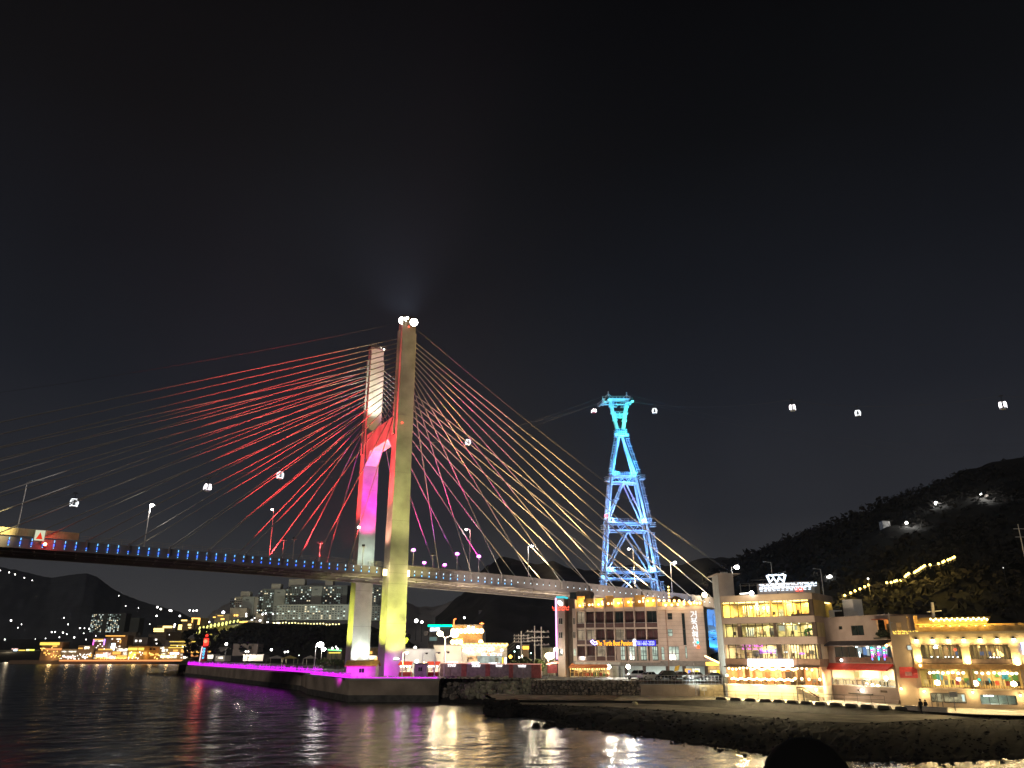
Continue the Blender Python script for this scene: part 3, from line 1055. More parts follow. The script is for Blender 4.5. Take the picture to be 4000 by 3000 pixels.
lamp_at(3018, 2340, 3011, 2197, 225, (-26, -1), 'tall unlit lamp rising behind the crown sign, arm to the left', on=False)
lamp_at(3043, 2340, 3041, 2237, 235, (22, -6), 'short unlit lamp rising behind the crown sign, arm to the right', on=False)
lamp_at(3210, 2360, 3205, 2224, 225, (-26, -5), 'tall unlit lamp right of the roof letters, arm to the left', on=False)
lamp_at(3236, 2370, 3236, 2254, 260, (0, 0), 'lit lamp glowing on the hillside right of the roof letters', r=.85, energy=1500)

# magenta floodlight masts
MLENS = glow('magenta_lens', (.95, .18, 1.0), 14)
def flood_mast(x, yl, yb, off, lit, label):
    d = ray(x, yb); o = B0 + BN * off
    tt = o.dot(BN) / d.dot(BN)
    s = (d * tt - o).dot(BU)
    base = BP(s, off, deck_z(s))
    tp = atY(x, yl, base.y)
    t = thing('floodlight_mast', base, label, 'floodlight', 'floodlight masts on the bridge deck')
    m2 = MB(); m2.tube(base, (base.x, base.y, tp.z - .3), .1, MASTP, n=6); m2.build('post', t)
    m2 = MB(); m2.bar((base.x - .7, base.y, tp.z - .35), (base.x + .7, base.y, tp.z - .35), .15, .12, MASTP); m2.build('crossbar', t)
    m2 = MB()
    c = Vector((base.x, base.y - .1, tp.z))
    if lit:
        m2.ball(c, .5, MLENS, n=10, k=6, sz=.62)
    else:
        m2.box(c.x - .35, c.x + .35, c.y - .2, c.y + .2, c.z - .25, c.z + .2, DARK_METAL)
    m2.build('lamp_head', t)
    if lit:
        lamp('SPOT', c + Vector((0, .3, .5)), 9000, (.9, .1, 1), target=(base.x - 6, base.y + 2, tp.z + 25), size=.3, angle=60, blend=1)
for x, yl, yb, off, lit, lab in ((1613, 2148, 2205, 3.4, 1, 'magenta floodlight mast closest to the pylon on its right'), (1785, 2163, 2215, 3.4, 1, 'magenta floodlight mast second from the pylon on its right'),
                                 (1870, 2173, 2225, 3.4, 1, 'magenta floodlight mast third from the pylon on its right'), (1690, 2164, 2212, 3.4, 0, 'unlit floodlight mast right of the pylon between magenta lamps'),
                                 (1657, 2198, 2210, 21, 1, 'low magenta floodlight on the far deck edge nearer the pylon'), (1737, 2206, 2216, 21, 1, 'low magenta floodlight on the far deck edge farther from the pylon'),
                                 (1105, 2106, 2160, 21, 0, 'unlit floodlight mast left of the pylon, the leftmost of four'), (1145, 2102, 2160, 21, 0, 'unlit floodlight mast left of the pylon, the second of four'),
                                 (1247, 2118, 2170, 21, 0, 'unlit floodlight mast left of the pylon, the third of four'), (1416, 2130, 2195, 3.4, 0, 'unlit floodlight mast in front of the far pylon leg')):
    flood_mast(x, yl, yb, off, lit, lab)

# navigation sign
def b_s_at(x, y, off):
    d = ray(x, y); o = B0 + BN * off
    tt = o.dot(BN) / d.dot(BN)
    return (d * tt - o).dot(BU), (d * tt).z + CAMZ
sa, za = b_s_at(130, 2112, 1.9); sb, zb = b_s_at(180, 2072, 1.9)
sign = thing('navigation_sign', BP(sa, 1.9, za), 'square pale signboard with a red triangle hung on the bridge railing', 'sign')
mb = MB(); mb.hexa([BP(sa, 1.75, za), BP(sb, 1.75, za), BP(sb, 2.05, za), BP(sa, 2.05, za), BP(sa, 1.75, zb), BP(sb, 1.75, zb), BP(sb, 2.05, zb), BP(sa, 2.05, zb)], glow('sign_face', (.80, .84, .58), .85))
mb.build('panel', sign)
wS, hS = sb - sa, zb - za
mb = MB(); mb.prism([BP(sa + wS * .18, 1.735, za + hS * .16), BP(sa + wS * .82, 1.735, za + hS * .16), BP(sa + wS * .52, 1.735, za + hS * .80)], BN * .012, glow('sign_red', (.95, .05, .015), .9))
mb.build('triangle', sign)
mb = MB()
for a, b in (((sa, za), (sb, za)), ((sb, za), (sb, zb)), ((sa, zb), (sb, zb)), ((sa, za), (sa, zb))):
    mb.bar(BP(a[0], 1.85, a[1]), BP(b[0], 1.85, b[1]), .12, .35, STEEL, up=BN)
mb.build('frame', sign)
s_, z_ = b_s_at(176, 2126, 1.7)
nl = thing('navigation_light', BP(s_, 1.7, z_), 'glaring red navigation light under the triangle sign', 'lamp')
mb = MB(); mb.ball(BP(s_, 1.5, z_), .3, glow('red_beacon', (1, .16, .08), 30), n=10, k=6); mb.build('lens', nl)
mb = MB(); mb.obox(BP(s_ - .2, 1.75, z_ - .5), BU * .4, BN * .5, (0, 0, .6), DARK_METAL); mb.build('housing', nl)
lamp('POINT', BP(s_ + .3, .4, z_ - .2), 200, (1, .03, .04), size=.2)

p = BP(99, 1.6, deck_z(99) + 1.3); t = thing('floodlight', p, 'glaring amber floodlight on the bridge parapet just left of the cafe tower', 'floodlight')
mb = MB(); mb.ball(p, .75, glow('amber_glare', (1, .84, .50), 22), n=10, k=6); mb.build('lens', t)
mb = MB(); mb.obox(p + BU * -.5 + BN * .6 - Vector((0, 0, 1.2)), BU * 1.0, BN * .3, (0, 0, 1.9), DARK_METAL); mb.build('housing', t)
lamp('POINT', p - BN * 1.6, 1800, (1, .80, .42), size=.4)
# ================================================================== CABLE CAR TOWER
TY = 275.0
tc0 = atY(2458, 2290, TY)
TX, TGZ = tc0.x, 10.0
tower = thing('cable_car_tower', (TX, TY, TGZ), 'tall blue floodlit steel lattice tower of the cable car behind the bridge', 'tower')
TW = mat('white_tower_steel', (.62, .64, .66), .45, vary=.08)
yaw = math.radians(9)
ex = Vector((math.cos(yaw), math.sin(yaw), 0)); ey = Vector((-math.sin(yaw), math.cos(yaw), 0))
def zpx(y): return atY(2440, y, TY).z
def halfw(y):
    """half width of the lattice (front face) at picture height y"""
    pts = [(1706, 8), (1852, 51), (1925, 66), (2062, 86), (2267, 108), (2420, 124)]
    for (a, b), (c, d_) in zip(pts, pts[1:]):
        if y <= c:
            break
    hp = b + (d_ - b) * (y - a) / (c - a)
    return hp / 3005 * TY * 1.0
def TP(fx, fy, y, grow=1.0):
    h = halfw(y) * grow
    c = Vector((TX + (2442 - 2458) / 3005 * TY * max(0, (2290 - y)) / 600 * .4, TY, zpx(y)))
    return c + ex * fx * h * .92 + ey * fy * h * .3
YS = [1706, 1852, 1872, 2050, 2080, 2240, 2270, 2420]
GLB = glow('blue_tower_light', (.16, .50, 1.0), 3.2)
GLC = glow('cyan_tower_light', (.10, .85, .95), 3.0)
for fx in (-1, 1):
    for fy in (-1, 1):
        mb = MB()
        for a, b in zip(YS, YS[1:]):
            mb.tube(TP(fx, fy, a), TP(fx, fy, b), .44, TW, r2=.48, n=8)
            mb.tube(TP(fx, fy, b), TP(fx, fy, b) + Vector((0, 0, .3)), .85, TW, n=8)
        mb.build('leg', tower)
# ladder cages clinging to the front legs
for fx in (-1, 1):
    mb = MB()
    for a, b in ((1716, 1850), (1880, 2048), (2084, 2238), (2274, 2415)):
        n = int((b - a) / 6)
        for i in range(n + 1):
            y = a + (b - a) * i / n
            p = TP(fx, -1, y) + ex * fx * 1.25 - ey * .8
            mb.bar(p - ex * .45, p + ex * .45, .1, .1, TW)
            if i % 5 == 0:
                mb.bar(p - ex * .7 - ey * .7, p + ex * .7 - ey * .7, .12, .12, TW)
                mb.bar(p + ex * .7 - ey * .7, p + ex * .7, .12, .12, TW)
        for e in (-.5, .5):
            mb.tube(TP(fx, -1, a) + ex * (fx * 1.25 + e) - ey * .8, TP(fx, -1, b) + ex * (fx * 1.25 + e) - ey * .8, .07, TW, n=4)
    mb.build('ladder', tower)
# horizontal frames
for y0, y1 in ((1862, 1888), (2046, 2076), (2236, 2264)):
    for fy in (-1, 1):
        for y in (y0, y1):
            mb = MB(); mb.tube(TP(-1, fy, y), TP(1, fy, y), .34, TW, n=8); mb.build('girt', tower)
        mb = MB()
        for i in range(6):
            t0, t1 = -1 + i / 3, -1 + (i + 1) / 3
            mb.tube(TP(t0, fy, y0 if i % 2 else y1), TP(t1, fy, y1 if i % 2 else y0), .13, TW, n=4)
        mb.build('lacing', tower)
    for fx in (-1, 1):
        mb = MB(); mb.tube(TP(fx, -1, y0), TP(fx, 1, y0), .26, TW, n=6); mb.tube(TP(fx, -1, y1), TP(fx, 1, y1), .3, TW, n=6); mb.build('girt', tower)
    # walkway with railing
    mb = MB()
    for fy in (-1,):
        a, b = TP(-1.15, -1.25, y0), TP(1.15, -1.25, y0)
        mb.bar(a, b, 1.3, .15, TW)
        for dz in (.6, 1.2):
            mb.bar(a + Vector((0, 0, dz)) - ey * .6, b + Vector((0, 0, dz)) - ey * .6, .08, .08, TW)
        for i in range(13):
            p = a.lerp(b, i / 12) - ey * .6
            mb.bar(p, p + Vector((0, 0, 1.2)), .08, .08, TW, up=(1, 0, 0))
    mb.build('walkway', tower)
    for fx in (-1, 1):
        mb = MB(); c = TP(fx, -1, (y0 + y1) / 2 if fx > 0 else y1) + ex * fx * 1.7 - ey
        for dz in (0, .7, 1.4):
            for q in (-1, 1):
                mb.bar(c + ex * q * .9 - ey * .9 + Vector((0, 0, dz)), c + ex * q * .9 + ey * .9 + Vector((0, 0, dz)), .12, .12, TW)
                mb.bar(c - ex * .9 + ey * q * .9 + Vector((0, 0, dz)), c + ex * .9 + ey * q * .9 + Vector((0, 0, dz)), .12, .12, TW)
        mb.obox(c - ex * .9 - ey * .9, ex * 1.8, ey * 1.8, (0, 0, .12), TW)
        mb.build('platform', tower)
# bracing: inverted V on every face
for ya, yb in ((1876, 2044), (2078, 2236), (2266, 2400)):
    for fy in (-1, 1):
        for fx in (-1, 1):
            mb = MB(); a = TP(0.02 * fx, fy, ya + 6); b = TP(fx * .96, fy, yb)
            mb.tube(a, b, .30, TW, n=8)
            m_ = a.lerp(b, .42); mb.tube(m_, m_ + (b - a).normalized() * .4, .62, TW, n=8)
            mb.build('brace', tower)
    for fx in (-1, 1):
        for fy in (-1, 1):
            mb = MB(); mb.tube(TP(fx, 0, ya), TP(fx, fy * .96, yb), .14, TW, n=6); mb.build('brace', tower)
# waist platform
wz = zpx(1690)
wc = Vector((TP(0, 0, 1706).x, TY, wz))
mb = MB()
mb.obox(wc - ex * 2.1 - ey * 1.6 - Vector((0, 0, 1.6)), ex * 4.2, ey * 3.2, (0, 0, .35), TW)
for dz in (-.6, .2, 1.0):
    for q in (-1, 1):
        mb.bar(wc - ex * 2.1 + ey * q * 1.6 + Vector((0, 0, dz)), wc + ex * 2.1 + ey * q * 1.6 + Vector((0, 0, dz)), .12, .12, TW)
        mb.bar(wc + ex * q * 2.1 - ey * 1.6 + Vector((0, 0, dz)), wc + ex * q * 2.1 + ey * 1.6 + Vector((0, 0, dz)), .12, .12, TW)
for i in range(7):
    p = wc + ex * (-2.1 + .7 * i) - ey * 1.6
    mb.bar(p - Vector((0, 0, 1.4)), p + Vector((0, 0, 1.0)), .1, .1, TW, up=(1, 0, 0))
for q in (-1, 1):
    mb.obox(wc + ex * (q * 2.1 - .6) - ey * 1.9 - Vector((0, 0, 1.8)), ex * 1.2, ey * .8, (0, 0, 1.0), TW)
mb.build('platform', tower)
# upper fork
zt1, zt0 = zpx(1568), zpx(1676)
def off(px): return (px - 2440) / 3005 * TY
for q, xt, xb in ((-1, 2402, 2427), (1, 2474, 2453)):
    mb = MB()
    a = wc + ex * off(xb); a.z = zt0
    b = wc + ex * off(xt); b.z = zt1
    mb.bar(a, b, 1.25, 1.25, TW, up=(0, 1, 0))
    for t in (.3, .55, .8):
        c = a.lerp(b, t); mb.bar(c - Vector((0, 0, .15)), c + Vector((0, 0, .15)), 1.9, 1.9, TW, up=(0, 1, 0))
    mb.build('fork_arm', tower)
    mb = MB()
    for t in (.4, .46, .52, .78, .86):
        c = a.lerp(b, t) - ex * q * 1.4
        mb.obox(c - ex * .7 - ey * .7, ex * 1.4, ey * 1.4, (0, 0, .12), TW)
        for dx in (-.7, .7):
            mb.bar(c + ex * dx - ey * .7, c + ex * dx - ey * .7 + Vector((0, 0, 1)), .1, .1, TW, up=(1, 0, 0))
        mb.bar(c - ex * .7 - ey * .7 + Vector((0, 0, 1)), c + ex * .7 - ey * .7 + Vector((0, 0, 1)), .1, .1, TW)
    mb.build('platform', tower)
# cross arm with saddles
zc = zpx(1566)
mb = MB()
ca, cb = wc + ex * off(2372), wc + ex * off(2490)
ca.z, cb.z = zc, zc + .6
mb.bar(ca, cb, 1.6, 1.1, TW)
mb.bar(ca - Vector((0, 0, 1.8)), cb - Vector((0, 0, 1.8)), .5, .4, TW)
for i in range(9):
    p = ca.lerp(cb, i / 8)
    mb.bar(p - Vector((0, 0, 1.8)), p + Vector((0, 0, 1.5)), .14, .14, TW, up=(1, 0, 0))
mb.bar(ca + Vector((0, 0, 1.5)), cb + Vector((0, 0, 1.5)), .12, .12, TW)
mb.build('cross_arm', tower)
for q, pxx in ((-1, 2384), (1, 2484)):
    mb = MB(); c = wc + ex * off(pxx); c.z = zc - .6
    mb.bar(c - ey * 4.5 - Vector((0, 0, .7)), c + ey * 4.5 + Vector((0, 0, .0)), .8, .6, TW)
    for k in range(-4, 5):
        mb.tube(c + ey * k - ex * .3 + Vector((0, 0, .5)), c + ey * k + ex * .3 + Vector((0, 0, .5)), .42, DARK_METAL, n=8)
    mb.bar(c - ex * 1.4 - ey * 4.5 - Vector((0, 0, 1.2)), c - ex * 1.4 + ey * 4.5 - Vector((0, 0, .6)), .7, .12, TW)
    for dz in (0, .7):
        mb.bar(c - ex * 2 - ey * 4.5 + Vector((0, 0, dz - 1)), c - ex * 2 + ey * 4.5 + Vector((0, 0, dz - .4)), .1, .1, TW)
    mb.build('cable_saddle', tower)
    mb = MB(); c2 = wc + ex * off(2397 if q < 0 else 2475); c2.z = zc
    mb.tube(c2, c2 + Vector((0, 0, 2.8)), .25, TW, n=6)
    mb.bar(c2 + Vector((0, 0, 1.5)) - ex * 1.2, c2 + Vector((0, 0, 2.6)), .18, .18, TW)
    mb.bar(c2 + Vector((0, 0, 1.5)) + ex * 1.2, c2 + Vector((0, 0, 2.6)), .18, .18, TW)
    mb.ball(c2 + Vector((0, 0, 3.3)), .3, TW, n=6, k=4)
    mb.build('mast_head', tower)
mb = MB(); c = TP(-1, -1, 2024) + ex * -1.2 - ey * 1.2
mb.ball(c, .55, glow('red_tower_lamp', (1, .08, .08), 7), n=6, k=4)
mb.build('warning_lamp', tower)
# the tower's own floodlights
BL = (.14, .40, 1.0); CY = (.03, .58, 1.0); GRN = (.05, 1.0, .35)
def tw(p, tgt, e, c, ang=40, b=1.0, s=.4): lamp('SPOT', p, e * (.62 if p.z < zpx(1900) else .26), c, target=tgt, size=s, angle=ang, blend=b)
for ya, yb in ((2420, 2240), (2246, 2052), (2056, 1870), (1866, 1716)):
    for fx in (-1, 1):
        p = TP(fx, -1, ya) - ey * 3.2 - ex * fx * 1.2
        tw(p, TP(fx, -1, (ya * .45 + yb * .55)), 52000 if ya > 1900 else 70000, BL if ya > 1900 else (.04, .42, 1), 44)
        p = TP(fx, 1, ya) - ey * 2.4 - ex * fx * 1.0
        tw(p, TP(fx, 1, (ya + yb) / 2), 26000, BL, 50)
        lamp('POINT', TP(fx, -1, ya) - ey * 1.8 - ex * fx * 1.6 + Vector((0, 0, 1.6)), 2000, (.15, .42, 1) if ya > 1900 else (.05, .48, 1), size=.3)
    a = TP(0, -1, yb + 20) - ey * 2.6
    lamp('POINT', a, 1500, (.08, .30, 1.0), size=.3)
tw(TP(.6, -1, 2050) - ey * 3, TP(.35, -1, 1950), 26000, (.35, .1, 1), 30)
for q in (-1, 1):
    tw(wc + ex * q * 1.5 - ey * 4 + Vector((0, 0, 1)), wc + ex * q * 2.4 + Vector((0, 0, 9)), 30000, CY if q < 0 else (.03, .8, .7), 50)
lamp('POINT', wc + ex * 1.2 - ey * 2.2 + Vector((0, 0, 3.5)), 900, GRN, size=.3)
lamp('POINT', wc - ey * 3.0 - Vector((0, 0, 1)), 2000, (.04, .55, 1), size=.3)
for pxx, c in ((2382, (.06, .75, .95)), (2440, (.04, .36, 1)), (2486, (.06, .8, .8))):
    p = wc + ex * off(pxx) - ey * 6.5; p.z = zc - 2.6
    lamp('POINT', p, 1500, c, size=.3)
# small lamps that show on the tower
mb = MB(); mb.ball(TP(-1, -1, 2262) - ey * 2.0 - ex * 1.6, .7, GLB, n=8, k=5); mb.build('floodlight', tower)
mb = MB(); mb.ball(TP(-1, -1, 2234) - ey * 1.6 + ex * .6, .5, GLB, n=8, k=5); mb.build('floodlight', tower)

# ---- ropes and cabins
ropes = thing('cable_car_ropes', wc + Vector((0, 0, 12)), 'thin cable car ropes running from the blue tower over the strait and hill', 'cable')
ROPE = mat('wire_rope', (.16, .16, .17), .6, vary=0)
def rope(a, b, sag, r=.035):
    m2 = MB()
    pts = []
    for i in range(17):
        t = i / 16
        p = a.lerp(b, t); p.z -= sag * 4 * t * (1 - t); pts.append(p)
    m2.path(pts, r, ROPE, n=4)
    m2.build('rope', ropes)
    return pts
L0 = wc + ex * off(2372); L0.z = zc - 1.2
R0 = wc + ex * off(2490); R0.z = zc
CW = mat('cabin_white', (.75, .75, .75), .4, vary=.05)
CR = mat('cabin_red', (.55, .03, .05), .35, vary=.05)
CGL = glass('cabin_glass', (.55, .58, .6), .15)
CLED = glow('cabin_led', (.95, .98, 1.0), 3.5)
CLEDW = glow('cabin_led_wide', (1.0, .90, .93), 5)
def cabin_proto(red, wide):
    """unit cabin hanging below z=0; long axis x"""
    parts = {}
    hs = [(-2.9, .62, .55), (-2.45, .95, .78), (-1.6, 1.12, .9), (-.9, 1.02, .82), (-.55, .78, .62), (-.42, .4, .3)]
    def ring(z, a, b):
        return [Vector((a * math.copysign(abs(math.cos(t)) ** .6, math.cos(t)), b * math.copysign(abs(math.sin(t)) ** .6, math.sin(t)), z)) for t in [2 * math.pi * i / 14 for i in range(14)]]
    def band(m2, h0, h1, m):
        r0, r1 = ring(*h0), ring(*h1)
        for i in range(14):
            j = (i + 1) % 14
            m2.poly([r0[i], r0[j], r1[j], r1[i]], m)
    low = CR if red else CW
    m2 = MB(); band(m2, hs[0], hs[1], low); m2.poly(ring(*hs[0])[::-1], low); band(m2, hs[3], hs[4], low if red else CW); band(m2, hs[4], hs[5], CW); m2.poly(ring(*hs[5]), CW)
    parts['body'] = m2.mesh('body', Vector())
    m2 = MB(); band(m2, hs[1], hs[2], CGL); band(m2, hs[2], hs[3], CGL); parts['window'] = m2.mesh('window', Vector())
    m2 = MB()
    def led(z, a, b, t0, t1, r=.055):
        pts = []
        for i in range(11):
            t = t0 + (t1 - t0) * i / 10
            pts.append(Vector((a * math.copysign(abs(math.cos(t)) ** .6, math.cos(t)), b * math.copysign(abs(math.sin(t)) ** .6, math.sin(t)), z)) * 1.03)
        m2.path(pts, r, CLED, n=4)
    if wide:
        for sx in (-1, 1):
            for sy in (-1, 1):
                m2.prism([(sx * .25, sy * .93, -2.35), (sx * .98, sy * .86, -2.35), (sx * 1.0, sy * .86, -1.3), (sx * .75, sy * .84, -.75), (sx * .3, sy * .88, -.8)], (0, sy * .03, 0), CLEDW)
    else:
        for z, a, b in ((-2.5, .93, .76), (-2.2, 1.0, .82), (-1.9, 1.06, .87), (-1.6, 1.12, .9), (-1.3, 1.08, .87), (-.95, 1.03, .83), (-.55, .8, .64)):
            gap = .42 if -2.3 < z < -.9 else 0
            for c in (-math.pi / 2, math.pi / 2):
                if gap:
                    led(z, a, b, c - 1.45, c - gap); led(z, a, b, c + gap, c + 1.45)
                else:
                    led(z, a, b, c - 1.5, c + 1.5)
        for sx in (-.42, .42):
            for sy in (-1, 1):
                m2.path([Vector((sx, sy * .9, -2.25)), Vector((sx, sy * .93, -1.6)), Vector((sx, sy * .86, -.95))], .05, CLED, n=4)
    parts['light_strip'] = m2.mesh('light_strip', Vector())
    m2 = MB(); m2.tube((0, 0, -.45), (0, 0, 1.3), .08, DARK_METAL, n=5); m2.bar((-.6, 0, 1.3), (.6, 0, 1.3), .2, .25, DARK_METAL); m2.bar((-.5, 0, -.35), (.5, 0, -.35), .3, .12, DARK_METAL)
    parts['hanger'] = m2.mesh('hanger', Vector())
    return parts
PR = {(r, w): cabin_proto(r, w) for r, w in ((0, 0), (1, 1), (0, 1))}
cabs = [(2320, 1607, 285, 1, 1, 1.15, 'red cabin lit in two bright windows left of the tower head', 20), (2557, 1607, 262, 0, 0, 1.15, 'white cabin with ringed lights right of the tower head', -10),
        (1828, 1730, 250, 0, 0, 1.2, 'white cabin seen through the right fan of stays', 25), (1094, 1859, 215, 0, 0, 1.25, 'white cabin left of the pylon, nearest to it on that side', 30),
        (810, 1907, 205, 0, 1, 1.35, 'white cabin with broad glaring windows among the left stays', 30), (289, 1967, 200, 0, 0, 1.3, 'white cabin at far left above the bridge deck', 35),
        (3096, 1595, 225, 0, 1, 1.3, 'white cabin with glaring windows right of the tower', -25), (3351, 1616, 225, 0, 0, 1.1, 'white cabin with ringed lights hanging lowest over the hill', -25),
        (3918, 1586, 205, 0, 1, 1.4, 'white cabin at far right above the dark hill', -35)]
for x, y, Y, red, wide, k_, lab, rz in cabs:
    p = atY(x, y, Y)
    t = thing('cable_car_cabin', p + Vector((0, 0, 1.25 * k_)), lab, 'cable car', 'cable car cabins in the night sky')
    t.rotation_euler = (0, 0, math.radians(rz)); k_ *= .68; t.scale = (k_, k_, k_)
    for nm, me in PR[(red, wide)].items():
        o = bpy.data.objects.new(nm, me); COL.objects.link(o); o.parent = t
def hang(i): 
    x, y, Y, _, _, k_, _, _ = cabs[i]
    return atY(x, y, Y) + Vector((0, 0, 1.25 * k_ + 1.3 * .68 * k_))
rope(L0, hang(0), .1); rope(hang(0), hang(2), .8); rope(hang(2), hang(3), .8); rope(hang(3), hang(4), .2); rope(hang(4), hang(5), .6)
e_ = atY(-400, 2040, 190); rope(hang(5), e_, .5)
rope(R0, hang(1), .1); rope(hang(1), hang(3 + 3), 1.5); rope(hang(6), hang(7), .5); rope(hang(7), hang(8), 1.0); rope(hang(8), atY(4500, 1560, 195), .5)
for dz, sx in ((2.6, 0), (1.2, 1)):
    q = L0 + Vector((0, 0, dz)) + ex * sx
    rope(q, atY(-300, 1960 - 20 * dz, 240), 14, .03)
    q = R0 + Vector((0, 0, dz)) - ex * sx
    rope(q, atY(4500, 1700 - 20 * dz, 380), 16, .03)
# ================================================================== PENSION BUILDING (five storeys, sign board, roof bulbs)
F = Fac.px(2178, 181, 2757, 172, G)
pen = thing('pension_building', F.P(F.L / 2, 0, 0), 'five storey beige pension with maroon balcony bays and a yellow and blue sign', 'building')
PB = mat('pension_beige', (.47, .38, .32), .85, vary=.1, scale=.6)
PD = mat('pension_dark_cladding', (.11, .08, .065), .6, vary=.25, scale=.8)
PM_ = mat('maroon_blind', (.085, .032, .034), .6, vary=.3, scale=1.2)
PG = mat('grey_band', (.25, .24, .22), .7, vary=.15)
FRAME = mat('dark_window_frame', (.06, .05, .045), .5, vary=.1)
DGLASS = mat('dark_glass', (.02, .03, .03), .08, vary=.2, scale=1, spec=.6)
WROOM = lit_window('white_lit_room', (.74, .95, .78), .62, scale=.9, contrast=.45)
PROOM = lit_window('pale_lit_room', (1.0, .78, .52), .30, scale=.8, contrast=.5)
vt = F.uv(2500, 2352)[1]      # parapet height
def U(x, y=2500): return F.uv(x, y)[0]
def V(x, y): return F.uv(x, y)[1]
# main mass behind the bays, side block, tower
us = [U(x) for x in (2252, 2288, 2326, 2366, 2402, 2442, 2482, 2527, 2574)]
uL, uR = U(2238), U(2757)
v2, v3, v4, v5 = V(2400, 2582), V(2400, 2518), V(2400, 2452), V(2400, 2382)
vg = V(2400, 2584)
mb = MB()
D = 15
F.box(mb, uL, us[-1], 3.2, v5, -D, -1.6, PB)
# gallery floor over the car park
F.box(mb, uL, uR, 0.02, 3.2, -D, -D + .3, WHITE_WALL)
F.box(mb, U(2207), uL, .02, V(2220, 2335), -D, -3.0, PD)
F.box(mb, U(2178), U(2207), .02, V(2190, 2336), -9, 0.0, PB)
F.box(mb, uL, us[0], vg, v5 + .4, -1.6, -.02, PB)
mb.build('wall', pen)
# right hand block: courses of panels with recessed joints
vr = V(2650, 2368)
mb = MB()
F.box(mb, us[-1] + .02, uR, 3.2, vr, -D, -.12, PG)
mb.build('wall', pen)
win_r = [(2608, 2395, 2626, 2420), (2609, 2458, 2627, 2485), (2666, 2395, 2678, 2520), (2613, 2525, 2653, 2580), (2677, 2523, 2684, 2572), (2584, 2527, 2596, 2578)]
holes = [F.rect(*r) for r in win_r]
NROW = 14
v0 = vg + .15
slabs = 0
for i in range(NROW):
    a = v0 + (vr - v0) * i / NROW; b = v0 + (vr - v0) * (i + 1) / NROW - .05
    mb = MB()
    F.wall(mb, us[-1] + .02, uR, a, b, -.1, .02, [h for h in holes if h[3] > a and h[2] < b], PB)
    mb.build('panel', pen)
for r, m in zip(win_r, (DGLASS, WROOM, DGLASS, WROOM, WROOM, WROOM)):
    h = F.rect(*r)
    mb = MB(); F.box(mb, h[0], h[1], h[2], h[3], -.1, -.06, m)
    w = mb.build('window', pen)
    mb = MB()
    n = 3 if h[1] - h[0] > 2 else 1
    F.wall(mb, h[0], h[1], h[2], h[3], -.06, .05, [(h[0] + (h[1] - h[0]) * i / n + .06, h[0] + (h[1] - h[0]) * (i + 1) / n - .06, h[2] + .06 + (h[3] - h[2]) * j / 2, h[2] - .06 + (h[3] - h[2]) * (j + 1) / 2) for i in range(n) for j in range(2)], FRAME)
    mb.build('frame', w)
# floor slabs and bay fins
for v in (v2, v3, v4):
    mb = MB(); F.box(mb, us[0] - .2, us[-1] + .05, v - .28, v + .05, -1.6, .25, PB); mb.build('floor_slab', pen)
mb = MB(); F.box(mb, uL, uR, vg - .9, vg + .1, -1.6, .12, PG); F.box(mb, us[0] - .3, U(2420), vg - .65, vg - .15, .12, .3, mat('pale_band', (.5, .5, .47), .6)); mb.build('sill_band', pen)
vtop = [V(2252, 2402), V(2574, 2372)]
for i, u in enumerate(us):
    mb = MB()
    F.box(mb, u - .13, u + .13, v2, v5 - .4, -1.58, .32, PB)
    # curved head of the fin, leaning out above the top balconies
    pts = [F.P(u - .12, v5 - .4, -1.2), F.P(u - .12, v5 - .4, .32), F.P(u - .12, v5 + .7, .55), F.P(u - .12, v5 + 1.5, 1.05), F.P(u - .12, v5 + 2.3, 1.2), F.P(u - .12, v5 + 2.3, -1.2)]
    mb.prism(pts, F.u * .24, PB)
    mb.build('bay_fin', pen)
# bays: back panel, rail
top = {0: PROOM, 4: DGLASS, 7: DGLASS}
mid = {0: PROOM, 1: PROOM, 4: PROOM}
low = {2: PROOM}
RAILM = mat('balcony_glass', (.12, .075, .07), .15, vary=.1, spec=.6)
for row, (va, vb, spec_) in enumerate(((v2, v3, low), (v3, v4, mid), (v4, v5, top))):
    for i in range(8):
        if row == 0 and i >= 4: continue
        a, b = us[i] + .13, us[i + 1] - .13
        m = spec_.get(i, PM_)
        mb = MB(); F.box(mb, a, b, va + .05, vb - .3, -1.58, -1.35, m)
        w = mb.build('balcony_door', pen)
        mb = MB()
        for q in (0, .5, 1):
            uu = a + (b - a) * q
            F.box(mb, max(a, uu - .05), min(b, uu + .05), va + .05, vb - .3, -1.34, -1.26, FRAME)
        F.box(mb, a, b, vb - .55, vb - .45, -1.34, -1.27, FRAME)
        mb.build('frame', w)
        mb = MB(); F.box(mb, a, b, va + .06, va + .95, -.05, .0, RAILM); F.box(mb, a, b, va + .95, va + 1.03, -.1, .05, PAINT_GREY)
        mb.build('balcony_rail', pen)
        if m is PROOM and row:
            mb = MB(); c = F.P(a + .7, va + .05, -.8)
            mb.box(c.x - .25, c.x + .25, c.y - .25, c.y + .25, c.z, c.z + .45, PD); mb.box(c.x - .25, c.x + .25, c.y + .18, c.y + .25, c.z + .45, c.z + .9, PD)
            mb.build('chair_seat', pen)
